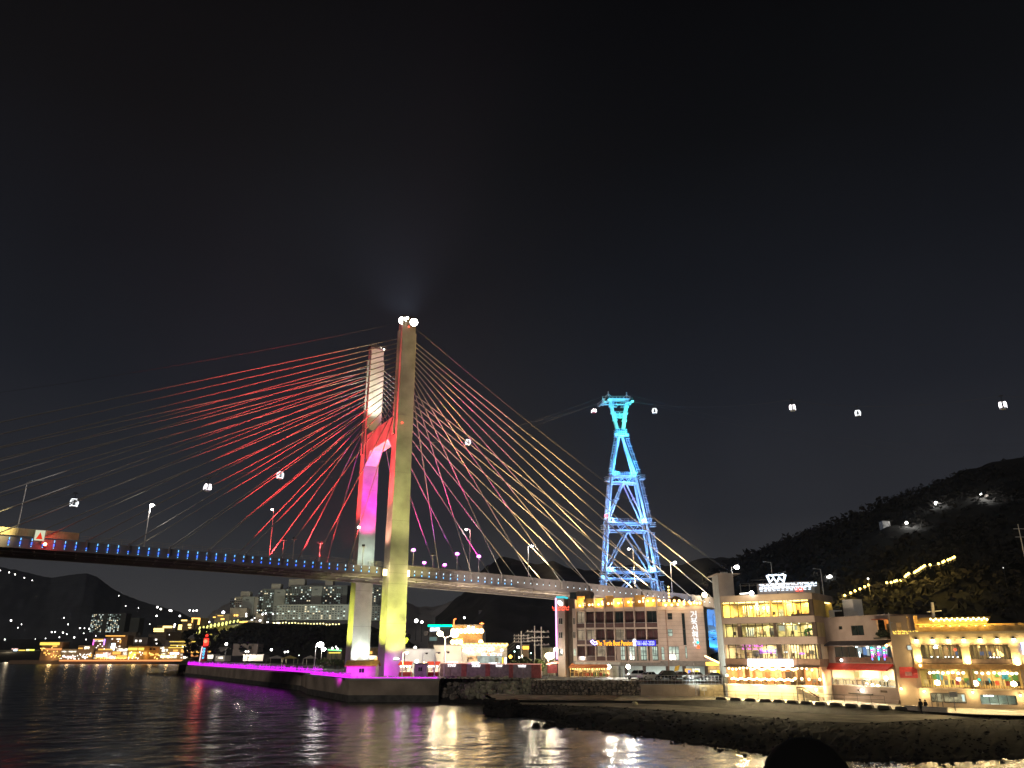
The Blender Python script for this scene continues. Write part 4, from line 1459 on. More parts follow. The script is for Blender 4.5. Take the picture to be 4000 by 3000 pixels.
# second floor big lit windows
for x0, x1 in ((2422, 2447), (2456, 2489), (2500, 2532), (2545, 2567)):
    h = F.rect(x0, 2525, x1, 2578)
    mb = MB(); F.box(mb, h[0], h[1], h[2], h[3], -1.58, -.9, WROOM); w = mb.build('window', pen)
    mb = MB(); F.wall(mb, h[0] - .1, h[1] + .1, h[2] - .1, h[3] + .1, -.88, -.78, [(h[0] + (h[1] - h[0]) * i / 3 + .06, h[0] + (h[1] - h[0]) * (i + 1) / 3 - .06, h[2] + (h[3] - h[2]) * j / 3 + .05, h[2] + (h[3] - h[2]) * (j + 1) / 3 - .05) for i in range(3) for j in range(3)], FRAME)
    mb.build('frame', w)
mb = MB()
for x0, x1 in ((2402, 2421), (2448, 2455), (2490, 2499), (2533, 2544), (2568, 2575)):
    F.box(mb, U(x0), U(x1), v2 + .05, v3 - .3, -1.3, -.72, PB)
mb.build('wall', pen)
# small windows at the left end
for r, m in (((2184, 2415, 2197, 2438), DGLASS), ((2184, 2470, 2197, 2492), DGLASS), ((2184, 2535, 2197, 2562), DGLASS), ((2240, 2414, 2250, 2438), DGLASS), ((2240, 2469, 2250, 2492), DGLASS), ((2242, 2535, 2252, 2561), WROOM)):
    h = F.rect(*r)
    mb = MB(); F.wall(mb, h[0] - .12, h[1] + .12, h[2] - .12, h[3] + .12, -.015, .09, [((h[0] + h[1]) / 2 + .04, h[1], h[2], h[3]), (h[0], (h[0] + h[1]) / 2 - .04, h[2], h[3])], mat('pale_frame', (.5, .46, .4), .6))
    w = mb.build('window', pen)
    mb = MB(); F.box(mb, h[0], h[1], h[2], h[3], .0, .03, m); mb.build('pane', w)
# left tower crown, neon edge and signs
mb = MB(); F.box(mb, U(2176), U(2208), V(2190, 2337), V(2190, 2329), -4, .2, glow('cyan_neon', (.08, .75, .85), 1.0)); mb.build('neon_cap', pen)
mb = MB(); F.box(mb, U(2172), U(2177), V(2174, 2575), V(2174, 2336), .0, .25, glow('pink_neon', (1.0, .42, .95), 2.6)); mb.build('neon_tube', pen)
mb = MB()
h = F.rect(2179, 2346, 2199, 2366)
c = F.P((h[0] + h[1]) / 2, (h[2] + h[3]) / 2, .1)
mb.prism([c + F.u * (math.cos(t) * (h[1] - h[0]) * .52) + Vector((0, 0, math.sin(t) * (h[3] - h[2]) * .48 - math.cos(t) * .25)) for t in [2 * math.pi * i / 14 for i in range(14)]], F.n * .2, glow('white_sign', (1, 1, 1), 3))
mb.build('logo_sign', pen)
strokes('sign_letters', 4, .95, glow('red_letters', (1, .10, .05), 3), pen, F.mtx(U(2193), V(2193, 2376), .12), seed=3)
# sign board across the bays
h = F.rect(2314, 2500, 2562, 2523, .5)
mb = MB(); F.box(mb, h[0], h[1], h[2], h[3], .34, .46, mat('sign_backing', (.05, .04, .12), .5)); sb_ = mb.build('sign_board', pen)
text_mesh('sign_letters', 'The Turtle Boat Pension', 1.5, glow('orange_yellow_letters', (1.0, .42, .02), 3), sb_, F.mtx(U(2401, 2511), V(2401, 2512), .52), .04, width=U(2472, 2511) - U(2333, 2511))
text_mesh('sign_letters', '061-665-2020', 1.25, glow('blue_white_letters', (.55, .62, 1.0), 2.2), sb_, F.mtx(U(2524, 2512), V(2524, 2512), .52), .04, width=U(2557, 2511) - U(2491, 2511))
h2 = F.rect(2484, 2501, 2562, 2523, .47)
mb = MB(); F.box(mb, h2[0], h2[1], h2[2], h2[3], .465, .49, glow('blue_panel', (.05, .03, .75), 1.2)); mb.build('sign_panel', sb_)
text_mesh('phone_symbol', '☎', 1.5, glow('white_letters', (1, 1, 1), 3), sb_, F.mtx(U(2480, 2511), V(2480, 2510), .54), .04, width=.85)
mb = MB()
c = F.P(U(2321, 2511), V(2321, 2511), .52)
mb.path([c + F.u * x + Vector((0, 0, y)) for x, y in ((-.7, .3), (-.2, .55), (.15, .1), (.55, .25), (.75, -.2), (.2, -.4), (-.3, -.1), (-.7, .3))], .13, glow('violet_logo', (.55, .45, 1), 4), n=5)
mb.build('logo_sign', sb_)
# vertical lettering on the right
for i, ch in enumerate('거북선펜션'):
    x, y = 2709 + i * 2.2, 2401 + i * 27
    text_mesh('sign_letter', ch, 1.75, glow('white_letter', (1, 1, 1), 1.5), pen, F.mtx(U(x, y), V(x, y), .18), .1, width=1.25)
mb = MB(); c = F.P(U(2727, 2527), V(2727, 2527), .15); mb.ball(c, .35, glow('red_dot', (1, .1, .03), 3), n=8, k=5); mb.ball(c + Vector((0, 0, .9)), .3, glow('teal_dot', (.02, .7, .5), 2.5), n=8, k=5)
mb.build('logo_sign', pen)
mb = MB(); F.box(mb, U(2605), U(2609), .1, vr - .8, .05, .25, mat('drain_brown', (.3, .2, .15), .5)); mb.build('drainpipe', pen)
# roof: orange lit pergola line, bulbs, hut, mast, little pavilion
ORW = mat('ochre_parapet', (.62, .40, .14), .8, vary=.15, scale=.8)
mb = MB()
for i in range(8):
    a, b = us[i] + .14, us[i + 1] - .14
    F.box(mb, a, b, v5 - .35, v5 + .55, -.4, .1, PB)
    F.box(mb, a, b, v5 + .55, v5 + (2.6 if i % 3 else 3.1), -1.2, -1.0, ORW)
mb.build('roof_parapet', pen)
mb = MB(); F.box(mb, uL, us[-1], v5 - .02, v5 + .12, -D, -.4, PG); F.box(mb, us[-1], uR, vr, vr + .1, -D, .05, PG); mb.build('roof', pen)
mb = MB(); F.box(mb, us[-1], uR, vr + .1, vr + .9, -.1, .0, ORW)
for i in range(20):
    u = us[-1] + (uR - us[-1]) * i / 19
    F.box(mb, u - .03, u + .03, vr + .1, vr + 1.3, -.02, .06, DARK_METAL)
mb.build('roof_railing', pen)
bproto = None
bl = [(2265, 2366), (2281, 2357), (2281, 2364), (2302, 2363), (2316, 2362), (2338, 2361), (2353, 2351), (2354, 2360), (2376, 2358), (2392, 2357), (2416, 2356), (2432, 2354), (2455, 2352), (2472, 2352), (2498, 2350), (2514, 2349), (2514, 2338), (2530, 2347), (2552, 2346),
      (2574, 2345), (2594, 2346), (2614, 2346), (2634, 2347), (2653, 2347), (2672, 2350), (2692, 2352), (2711, 2354), (2734, 2356), (2600, 2364), (2624, 2363), (2648, 2361), (2672, 2360), (2698, 2357), (2722, 2356)]
for x, y in bl:
    u, v = F.uv(x, y, .35)
    if bproto is None:
        m2 = MB(); m2.ball(F.P(u, v, .35), .26, BULB_WARM, n=8, k=5); m2.tube(F.P(u, v + .2, .35), F.P(u, v + .55, .35), .05, DARK_METAL, n=4)
        bproto = m2.build('roof_bulb', pen, origin=F.P(u, v, .35))
    else:
        share(bproto, 'roof_bulb', pen, F.P(u, v, .35))
for x in (2275, 2340, 2405, 2470, 2535):
    u, v = F.uv(x, 2356, .3)
    lamp('POINT', F.P(u, v + .2, .1), 420, (1, .55, .16), size=.3)
for x in (2600, 2660, 2720):
    u, v = F.uv(x, 2355, .3)
    lamp('POINT', F.P(u, v, .8), 230, (1, .66, .3), size=.3)
mb = MB(); h = F.rect(2250, 2309, 2307, 2341, -5); F.box(mb, h[0], h[1], v5, h[3], -9, -5, mat('brown_hut', (.25, .18, .14), .8)); F.box(mb, h[0] - 1.6, h[0] - .2, v5, h[3] - .2, -8, -5.5, DARK_METAL); mb.build('roof_hut', pen)
mb = MB(); c = F.P(U(2646), V(2646, 2345), -3)
for k in range(4):
    t0, t1 = math.pi / 2 * k + .6, math.pi / 2 * (k + 1) + .6
    e0 = c + Vector((math.cos(t0) * 3.0, math.sin(t0) * 3.0, 0)); e1 = c + Vector((math.cos(t1) * 3.0, math.sin(t1) * 3.0, 0))
    mb.poly([e0, e1, c + Vector((0, 0, 1.2))], mat('pavilion_roof', (.14, .08, .05), .8))
    mb.tube((e0.x, e0.y, G + vr), e0, .1, PD, n=5)
mb.build('roof_pavilion', pen)
mb = MB(); c = F.P(U(2622), vr, -1.5); tp = F.uv(2622, 2292, -1.5)[1]
mb.tube(c, F.P(U(2622), tp, -1.5), .12, mat('gold_mast', (.7, .55, .2), .4), n=6)
for i in range(7): mb.ball(F.P(U(2622), vr + (tp - vr) * i / 6, -1.4), .16, BULB_YEL, n=6, k=4)
mb.build('roof_mast', pen)
# ground floor: glazed cafe, porch, open car park with columns
CAFE = lit_window('cafe_interior', (1.0, .60, .20), 1.15, scale=1.6, contrast=.9)
h = F.rect(2228, 2605, 2370, 2652, 2.5)
mb = MB(); F.box(mb, h[0], h[1], .02, h[3] - .3, -1.4, -1.0, CAFE); F.box(mb, h[0], h[1], .03, .2, -1, 2.5, WHITE_WALL); mb.build('cafe_room', pen)
mb = MB(); mb.prism([F.P(h[0] - .3, h[3] + .75, -1), F.P(h[0] - .3, h[3] - .05, 2.9), F.P(h[0] - .3, h[3] - .25, 2.9), F.P(h[0] - .3, h[3] + .5, -1)], F.u * (h[1] - h[0] + .6), mat('orange_awning', (.65, .22, .07), .7)); mb.build('cafe_roof', pen)
mb = MB()
n = 9
for i in range(n + 1):
    u = h[0] + (h[1] - h[0]) * i / n
    F.box(mb, u - .07, u + .07, .02, h[3] - .25, 2.4, 2.52, mat('ochre_frame', (.6, .42, .15), .6))
F.box(mb, h[0], h[1], 1.0, 1.1, 2.4, 2.5, mat('ochre_frame', (.6, .42, .15), .6))
mb.build('cafe_frame', pen)
mb = MB()
for i in range(n):
    u = h[0] + (h[1] - h[0]) * i / n
    F.box(mb, u + .08, u + (h[1] - h[0]) / n - .08, .1, h[3] - .3, 2.44, 2.46, PANE)
mb.build('cafe_pane', pen, kind='stuff')
mb = MB()
for i in range(12):
    u = h[0] + .5 + (h[1] - h[0] - 1) * i / 11
    c = F.P(u, .1, rnd(-.4, 1.6)); k_ = rnd(.7, 1.3)
    mb.obox(c, F.u * .6, F.n * .6, (0, 0, k_), random.choice([mat('furniture_brown', (.25, .12, .06), .6), mat('furniture_green', (.1, .25, .08), .7), mat('furniture_red', (.5, .08, .05), .6)]))
mb.build('cafe_furniture', pen, kind='stuff')
mb = MB()
for i in range(16):
    mb.ball(F.P(h[0] + (h[1] - h[0]) * i / 15, h[3] - .45, 2.2), .12, BULB_WARM, n=6, k=4)
mb.build('bulb_string', pen, kind='stuff')
lamp('AREA', F.P((h[0] + h[1]) / 2, h[3] - .35, 1.0), 420, (1, .66, .3), target=F.P((h[0] + h[1]) / 2, 0, 1.0), sx=10, sy=2)
# porch with two glaring floods
hp = F.rect(2380, 2612, 2432, 2655, 1)
mb = MB(); F.wall(mb, hp[0], hp[1], .02, hp[3], .6, .8, [(hp[0] + .7, hp[0] + 1.6, .02, 2.3), (hp[0] + 2.0, hp[1] - .4, .02, 2.3)], mat('porch_white', (.62, .66, .6), .6)); mb.build('porch', pen)
mb = MB(); F.box(mb, hp[0] + 2.0, hp[1] - .4, .05, 2.3, .62, .66, mat('grey_door', (.22, .25, .24), .4)); mb.build('door', pen)
mb = MB(); F.box(mb, hp[0] + .7, hp[0] + 1.6, .05, 2.3, .62, .66, mat('pale_door', (.5, .55, .45), .4)); mb.build('door', pen)
for x, y in ((2378, 2605), (2454, 2604)):
    u, v = F.uv(x, y, 1.0)
    p = F.P(u, v, 1.0)
    mb = MB(); mb.tube(p - F.n * .4, p, .4, DARK_METAL, r2=.5, n=10); mb.tube(p, p + F.n * .05, .46, glow('porch_flood', (1, .95, .78), 30), n=10); mb.build('floodlight', pen)
    lamp('SPOT', p + F.n * .3, 5200, (1, .92, .75), target=p + F.n * 8 - Vector((0, 0, 4.5)), angle=150, blend=1)
# car park
cols_x = (2440, 2510, 2600, 2664, 2750)
for x in cols_x:
    mb = MB(); F.box(mb, U(x) - .35, U(x) + .35, .02, vg - .9, -1.0, -.2, PD); mb.build('column', pen)
mb = MB(); F.box(mb, U(2440), uR, 3.05, 3.19, -D + .4, -.2, WHITE_WALL); mb.build('ceiling', pen)
for x in (2480, 2555, 2635):
    p = F.P(U(x), 2.95, -5)
    mb = MB(); F.box(mb, U(x) - 1.2, U(x) + 1.2, 2.98, 3.04, -5.2, -4.8, glow('tube_light', (.86, 1, .95), 5)); mb.build('tube_light', pen)
    lamp('AREA', p - Vector((0, 0, .1)), 1800, (.84, 1, .93), target=p - Vector((0, 0, 3)), sx=4, sy=4)
mb = MB(); c = F.P(U(2640), 2.3, .1); mb.obox(c + F.u * -.5, F.u * 1.0 + Vector((0, 0, .25)), F.n * .1, Vector((-.35, 0, -1.1)), mat('yellow_plate', (.7, .45, .05), .6)); mb.build('hanging_sign', pen)
for x0, x1, m in ((2676, 2702, glow('orange_shop', (1, .55, .15), 1.2)), (2706, 2734, glow('white_shop', (1, .95, .75), 1.6))):
    hs = F.rect(x0, 2612, x1, 2650, .2)
    mb = MB(); F.box(mb, hs[0], hs[1], .3, hs[3], -.3, -.1, m); mb.build('shop_window', pen)
hs = F.rect(2688, 2618, 2698, 2642, .2); mb = MB(); F.box(mb, hs[0], hs[1], hs[2], hs[3], .0, .1, glow('blue_poster', (.2, .3, 1), 1.2)); mb.build('poster', pen)
hs = F.rect(2716, 2618, 2730, 2650, .4); mb = MB(); F.box(mb, hs[0], hs[1], hs[2], hs[3], .3, .4, glow('yellow_banner', (1, .7, .05), 1.6)); mb.build('banner', pen)
# added facade wash: bare spots hang in front, no lamps stand there
for x, e in ((2230, 900), (2420, 1500), (2600, 1800), (2720, 1500)):
    p = F.P(U(x), 4.0, 13)
    lamp('SPOT', p, e * 2.0, (1, .80, .66), target=F.P(U(x), 10, 0), angle=100, blend=1, size=.4)

# -------- low shop with sloping bulb string between pension and cafe
FS = Fac.px(2762, 166, 2822, 165, G)
shop = thing('snack_shop', FS.P(2, 0, 0), 'low yellow lit snack shop squeezed between the pension and the cafe tower', 'shop')
mb = MB(); hs = FS.rect(2760, 2598, 2816, 2650); FS.box(mb, -.2, FS.L, .02, hs[3], -6, -1.0, mat('shop_wall', (.35, .28, .2), .8)); mb.build('wall', shop)
mb = MB(); FS.box(mb, .2, FS.L - .2, .3, hs[3] - 1.0, -.98, -.9, lit_window('shop_glow', (1, .85, .55), 1.1, contrast=.8)); mb.build('window', shop)
hs = FS.rect(2756, 2586, 2812, 2600, .5); mb = MB(); FS.box(mb, hs[0], hs[1], hs[2], hs[3], -.9, .3, glow('yellow_sign', (1, .66, .12), 2.2)); mb.build('sign_board', shop)
mb = MB(); hs = FS.rect(2800, 2618, 2814, 2648, .8); FS.box(mb, hs[0], hs[1], hs[2], hs[3], .4, .55, glow('yellow_banner', (1, .7, .05), 1.6)); mb.build('banner', shop)
mb = MB()
for i in range(14):
    x = 2755 + i * 4.3; y = 2563 + i * 2.1
    u, v = FS.uv(x, y, .5); mb.ball(FS.P(u, v, .5), .17, BULB_WARM, n=6, k=4)
a0, b0 = FS.uv(2755, 2563, .5), FS.uv(2811, 2591, .5)
mb.tube(FS.P(*a0, .5), FS.P(*b0, .5), .06, glow('amber_rope', (1, .6, .15), 5), n=4)
mb.build('bulb_string', shop, kind='stuff')
mb = MB()
mb.prism([FS.P(a0[0] - .3, a0[1] - .2, -4), FS.P(b0[0], b0[1] - .2, -4), FS.P(b0[0], b0[1] - .5, -4), FS.P(a0[0] - .3, a0[1] - .5, -4)], FS.n * 4.3, mat('awning_dark', (.12, .09, .12), .7)); mb.build('roof', shop)
lamp('POINT', FS.P(FS.L / 2, 2.6, 1.6), 500, (1, .72, .35), size=.4)

# -------- blue lit abutment slope and pier under the bridge end
ab = thing('bridge_abutment', (62, 236, G), 'blue floodlit concrete pier and slope under the right bridge end', 'abutment')
mb = MB()
p1, p2, p3, p4 = atY(2745, 2440, 226), atY(2835, 2420, 232), atY(2835, 2520, 212), atY(2745, 2540, 206)
ABM = mat('abutment_concrete', (.5, .5, .5), .8, vary=.15, scale=.6)
mb.prism([p1, p2, p3, p4], (0, 2, -3), ABM)
for t in (.55, .8):
    a, b = p1.lerp(p4, t), p2.lerp(p3, t); mb.bar(a + Vector((0, -.4, .5)), b + Vector((0, -.4, .5)), .12, .12, PAINT_GREY); mb.bar(a + Vector((0, -.4, 1.0)), b + Vector((0, -.4, 1.0)), .12, .12, PAINT_GREY)
mb.build('slope', ab)
mb = MB(); c = atY(2787, 2420, 228); mb.box(c.x - 2.2, c.x + 2.2, 226, 234, c.z - 2.6, c.z + 2.6, ABM); c2 = atY(2812, 2425, 226); mb.box(c2.x - 2, c2.x + 3, 225, 233, c2.z - 2, c2.z + 1.6, ABM); mb.build('bearing_block', ab)
lamp('SPOT', atY(2790, 2500, 204), 30000, (.02, .26, 1), target=atY(2795, 2455, 222), angle=70, blend=.6, size=.3)
lamp('POINT', atY(2812, 2440, 218), 1200, (.05, .5, 1), size=.3)
# ================================================================== CAFE BUILDING with stair tower, crown sign and four glazed floors
GP = 2.0
C = Fac.px(2824, 148, 3192, 138, GP)
cafe = thing('cafe_building', C.P(C.L / 2, 0, 0), 'tan corner cafe building with four brightly glazed floors and a crown sign on its roof', 'building')
CT_ = mat('cafe_tan', (.44, .35, .29), .85, vary=.1, scale=.5)
CTL = mat('cafe_pale', (.60, .60, .55), .85, vary=.1, scale=.5)
CDK = mat('cafe_dark_pier', (.085, .06, .045), .7, vary=.2)
MULL = mat('mullion', (.05, .045, .035), .5, vary=.1)
def cu(x, y=2500, w=0): return C.uv(x, y, w)[0]
def cv(x, y, w=0): return C.uv(x, y, w)[1]
cD = 12
fl = {}
# heights measured at the left end (x = 2840) and kept level
v_par = cv(2840, 2328); v5t = cv(2840, 2353); v5b = cv(2840, 2413)
v4t, v4b = cv(2845, 2437), cv(2845, 2490)
v3t, v3b = cv(2848, 2518), cv(2848, 2573)
v1t, v1b = cv(2850, 2602), cv(2850, 2672)
u0, u1 = cu(2826), cu(3192)
bands = [(v5t, v_par), (v4t, v5b), (v3t, v4b), (v1t, v3b)]
for a, b in bands:
    mb = MB(); C.box(mb, u0, u1, a, b, -cD, 0, CT_ if a != v1t else mat('cafe_brown_band', (.30, .19, .12), .7, vary=.1)); mb.build('floor_band', cafe)
mb = MB(); C.box(mb, u0, u1, -.5, v1b, -cD, -.02, mat('cream_base_wall', (.60, .52, .36), .85, vary=.12, scale=.5)); mb.build('base_wall', cafe)
mb = MB(); C.box(mb, u0 + .4, u1 - .4, v_par - .5, v_par - .35, -cD + .4, -.4, PG); mb.build('roof', cafe)
# back walls and room shells
def room(va, vb, m, depth=7, w=-.4, a=None, b=None, e=300, col=(1, .8, .45), strips=(), cm=None):
    a = u0 if a is None else a; b = u1 if b is None else b
    mb = MB(); C.box(mb, a, b, va, vb, -depth - .3, -depth, m); C.box(mb, a, a + .25, va, vb, -depth, -.3, m); C.box(mb, b - .25, b, va, vb, -depth, -.3, m)
    mb.build('room_wall', cafe)
    mb = MB(); C.box(mb, a + .26, b - .26, va + .01, va + .05, -depth + .02, -.3, mat('room_floor', (.35, .25, .15), .5)); mb.build('room_floor', cafe)
    mb = MB(); C.box(mb, a + .26, b - .26, vb - .06, vb - .01, -depth + .02, -.3, cm or mat('room_ceiling', (.7, .66, .55), .8)); mb.build('room_ceiling', cafe)
    for i in range(2):
        uu = a + (b - a) * (.28 + .46 * i)
        p = C.P(uu, vb - .15, -depth / 2)
        lamp('AREA', p, e, col, target=p - Vector((0, 0, 3)), sx=(b - a) * .42, sy=depth * .6)
YW = mat('room_yellow', (.72, .55, .22), .8, vary=.1, scale=.6)
OW = mat('room_olive', (.52, .46, .26), .8, vary=.15, scale=.6)
PW = mat('room_cream', (.66, .55, .38), .8, vary=.1, scale=.6)
RW = mat('room_terracotta', (.60, .34, .20), .8, vary=.2, scale=.6)
room(v5b, v5t, YW, e=4200, col=(1, .74, .26))
room(v4b, v4t, OW, e=1700, col=(1, .86, .48))
room(v3b, v3t, PW, e=1500, col=(1, .82, .48))
room(v1b, v1t, RW, e=1200, col=(1, .60, .24))
def glazing(va, vb, xs, trans=None, w=-.25, low=None):
    """panes between mullions at picture columns xs; each pane and each mullion is a part"""
    for x in xs:
        mb = MB(); u = cu(x); C.box(mb, u - .055, u + .055, va, vb, w - .06, w + .06, MULL); mb.build('mullion', cafe)
    for a, b in zip(xs, xs[1:]):
        mb = MB(); C.box(mb, cu(a) + .06, cu(b) - .06, va + .02, vb - .02, w - .01, w + .01, PANE); p = mb.build('pane', cafe)
    if trans:
        mb = MB(); C.box(mb, cu(xs[0]), cu(xs[-1]), vb - trans, vb - trans + .09, w - .05, w + .05, MULL); mb.build('transom', cafe)
    if low:
        mb = MB(); C.box(mb, cu(xs[0]), cu(xs[-1]), va + low, va + low + .09, w - .05, w + .05, MULL); mb.build('transom', cafe)
def pier(x0, x1, va, vb, m=CDK, w0=-.5, w1=-.02):
    mb = MB(); C.box(mb, cu(x0), cu(x1), va, vb, w0, w1, m); mb.build('pier', cafe)
glazing(v5b, v5t, [2832, 2861, 2892, 2925, 2950, 2975, 3000, 3019, 3050, 3083, 3110, 3142, 3174], trans=.55)
pier(3176, 3192, v5b, v5t); pier(3019, 3026, v5b, v5t, m=YW)
mb = MB(); C.box(mb, cu(3100), cu(3174), v5b, v5b + .35, -.5, -.1, CDK); mb.build('planter_ledge', cafe)
glazing(v4b, v4t, [2838, 2865, 2884], trans=.5); pier(2885, 2898, v4b, v4t)
glazing(v4b, v4t, [2899, 2925, 2955, 2982, 3012, 3026], trans=.5); pier(3027, 3037, v4b, v4t)
glazing(v4b, v4t, [3040, 3070, 3100, 3130, 3160, 3178], trans=.5); pier(3179, 3194, v4b, v4t)
glazing(v3b, v3t, [2842, 2870, 2903], trans=.5); pier(2904, 2907, v3b, v3t)
glazing(v3b, v3t, [2908, 2931, 2960, 2990, 3030], low=1.05); pier(3031, 3046, v3b, v3t)
glazing(v3b, v3t, [3048, 3060, 3072, 3084, 3095, 3106, 3117, 3130, 3142, 3154, 3165, 3177, 3189]); pier(3190, 3200, v3b, v3t)
# light strips at the top floor ceiling
SLIT = glow('ceiling_strip', (1.0, .72, .24), 7)
for x0, x1 in ((2832, 2872), (2882, 3003), (3034, 3084), (3100, 3172)):
    mb = MB(); C.box(mb, cu(x0), cu(x1), v5t - .16, v5t - .02, -.75, -.35, SLIT); mb.build('ceiling_strip', cafe)
lamp('AREA', C.P((u0 + u1) / 2, v5t + .3, 2.0), 160, (1, .75, .35), target=C.P((u0 + u1) / 2, v5t + .6, -.2), sx=12, sy=1)
# pendants, furniture and people-size shapes inside
PEND = glow('pendant', (1, .86, .6), 10)
for x, y, r in ((2957, 2362, .3), (2935, 2373, .22), (2960, 2378, .24), (2985, 2375, .26), (2998, 2376, .22), (3012, 2373, .22)):
    u, v = C.uv(x, y, -2); mb = MB(); mb.ball(C.P(u, v, -2), r, PEND, n=8, k=5); mb.tube(C.P(u, v, -2), C.P(u, v5t - .07, -2), .02, MULL, n=4); mb.build('pendant_lamp', cafe)
for x, y in ((3062, 2437), (3092, 2437), (3122, 2436), (3153, 2435), (3180, 2434)):
    u, v = C.uv(x, y, -.6); mb = MB(); mb.ball(C.P(u, v4t - .15, -.7), .13, PEND, n=6, k=4); mb.build('downlight', cafe)
FURN = [mat('chair_dark', (.05, .035, .03), .6), mat('wood_mid', (.28, .16, .08), .5), mat('cream_cushion', (.6, .5, .35), .8), mat('steel_grey', (.3, .3, .32), .4, metal=.4)]
def furniture(va, w0, w1, n, name, a=None, b=None):
    a = u0 + 1 if a is None else a; b = u1 - 1 if b is None else b
    for i in range(n):
        u = a + (b - a) * (i + rnd(.2, .8)) / n
        w = rnd(w0, w1)
        m_ = random.choice(FURN)
        mb = MB()
        if i % 2:
            C.box(mb, u - .45, u + .45, va + .70, va + .76, w - .45, w + .45, m_); C.box(mb, u - .05, u + .05, va + .05, va + .70, w - .05, w + .05, FURN[0]); C.box(mb, u - .25, u + .25, va + .05, va + .08, w - .25, w + .25, FURN[0])
            mb.build('table', cafe)
        else:
            C.box(mb, u - .25, u + .25, va + .42, va + .48, w - .25, w + .25, m_); C.box(mb, u - .25, u + .25, va + .48, va + 1.0, w - .25, w - .2, m_)
            for du in (-.22, .22):
                for dw in (-.22, .22): C.box(mb, u + du - .025, u + du + .025, va + .05, va + .42, w + dw - .025, w + dw + .025, FURN[0])
            mb.build('chair', cafe)
furniture(v5b, -4, -1, 12, 'f'); furniture(v4b, -3, -.9, 16, 'f'); furniture(v3b, -3, -.9, 14, 'f')
for va, hh in ((v5b, 2.3), (v4b, 2.1), (v3b, 1.8)):
    for i in range(7):
        u = u0 + 1 + (u1 - u0 - 2) * (i + rnd(.1, .9)) / 7
        mb = MB(); C.box(mb, u, u + rnd(.5, 1.6), va + rnd(.05, .9), va + rnd(1.4, hh), -6.9, -6.7, random.choice([FURN[1], FURN[2], FURN[3], mat('menu_board', (.08, .07, .07), .5), mat('mirror_blue', (.25, .3, .4), .2)])); mb.build('wall_panel', cafe)
# glass doors with pale posts in the middle bays
for va, vb, xa, xb in ((v5b, v5t, 2895, 2950), (v4b, v4t, 2900, 2955)):
    for i in range(7):
        x = xa + (xb - xa) * i / 6; u = cu(x); mb = MB(); C.box(mb, u - .05, u + .05, va + .05, vb - .6, -2.6, -2.5, WHITE_WALL); mb.build('post', cafe)
# green plant, white panels on the fourth floor, purple neon on the third
mb = MB()
for i in range(26):
    u, v = C.uv(3159 + rnd(-12, 12), 2470 + rnd(-14, 12), -1.2); mb.ball(C.P(u, v, -1.2 + rnd(-.3, .3)), rnd(.1, .22), mat('plant_green', (.12, .42, .06), .7), n=5, k=4, jit=.3)
mb.build('plant_foliage', cafe, kind='stuff')
for x0, x1 in ((3042, 3068), (3071, 3098), (3102, 3114)):
    mb = MB(); h = C.rect(x0, 2452, x1, 2470, -3); C.box(mb, cu(x0, 2460, -3), cu(x1, 2460, -3), v4b + 1.1, v4b + 2.0, -3.2, -3.1, glow('menu_panel', (.95, .95, .72), .75)); mb.build('menu_panel', cafe)
NPUR = glow('purple_neon', (.62, .12, 1.0), 4); NPINK = glow('pink_neon_sign', (1.0, .15, .85), 3.2); NBLU = glow('blue_neon_sign', (.35, .4, 1.0), 4)
u, v = C.uv(2938, 2527, -1.5); strokes('neon_sign', 4, .95, NPINK, cafe, C.mtx(u, v, -1.5), seed=5)
u, v = C.uv(2996, 2545, -1.5); strokes('neon_sign', 5, .6, NPUR, cafe, C.mtx(u, v, -1.5), seed=6)
for x0, x1, y0, y1, m in ((2980, 3015, 2543, 2547, NBLU), (3062, 3110, 2545, 2549, glow('white_blue_neon', (.8, .88, 1), 2.5)), (3122, 3142, 2550, 2556, NPUR)):
    ua, va_ = C.uv(x0, y1, -2.5); ub, vb_ = C.uv(x1, y0, -2.5); mb = MB(); C.box(mb, ua, ub, va_, vb_, -2.55, -2.5, m); mb.build('neon_tube', cafe)
lamp('POINT', C.P(cu(2950), v3t - .8, -1.8), 90, (.6, .2, 1), size=.3)
# sign box, awning lights and terrace of the lowest floor
h = C.rect(2920, 2575, 3094, 2604, .6)
vsb = cv(2850, 2601); vst = cv(2850, 2577)
mb = MB(); C.box(mb, h[0], h[1], h[2], h[3], .05, .5, glow('white_sign_box', (.97, .93, 1.0), 6, True)); mb.build('sign_box', cafe)
mb = MB(); C.box(mb, u0 + .3, u1 - .3, v1t - .12, v1t + .05, .0, 1.5, CDK); mb.build('canopy', cafe)
mb = MB(); C.box(mb, u0, u1, v1b - .05, v1b + .08, -.3, 1.6, CONCRETE); mb.build('terrace', cafe)
bp = None
xs_ = [2845 + i * 14 for i in range(7)] + [2932 + i * 7 for i in range(25)] + [3108, 3126, 3144, 3164]
for i, x in enumerate(xs_):
    u = cu(x); p = C.P(u, v1t - .35 - .15 * math.sin(i * 1.1), .9)
    if bp is None:
        mb = MB(); mb.ball(p, .19, glow('terrace_bulb', (1, .72, .34), 9), n=8, k=5); bp = mb.build('terrace_bulb', cafe, origin=p)
    else: share(bp, 'terrace_bulb', cafe, p)
for x in (2850, 2910, 2970, 3030, 3090, 3150):
    lamp('POINT', C.P(cu(x), v1t - .5, .9), 130, (1, .66, .28), size=.2)
for i in range(30):
    x = 2858 + i * 8; u = cu(x); share(bp, 'terrace_bulb', cafe, C.P(u, v1b + .95 + .1 * math.sin(i * 1.7), 1.5))
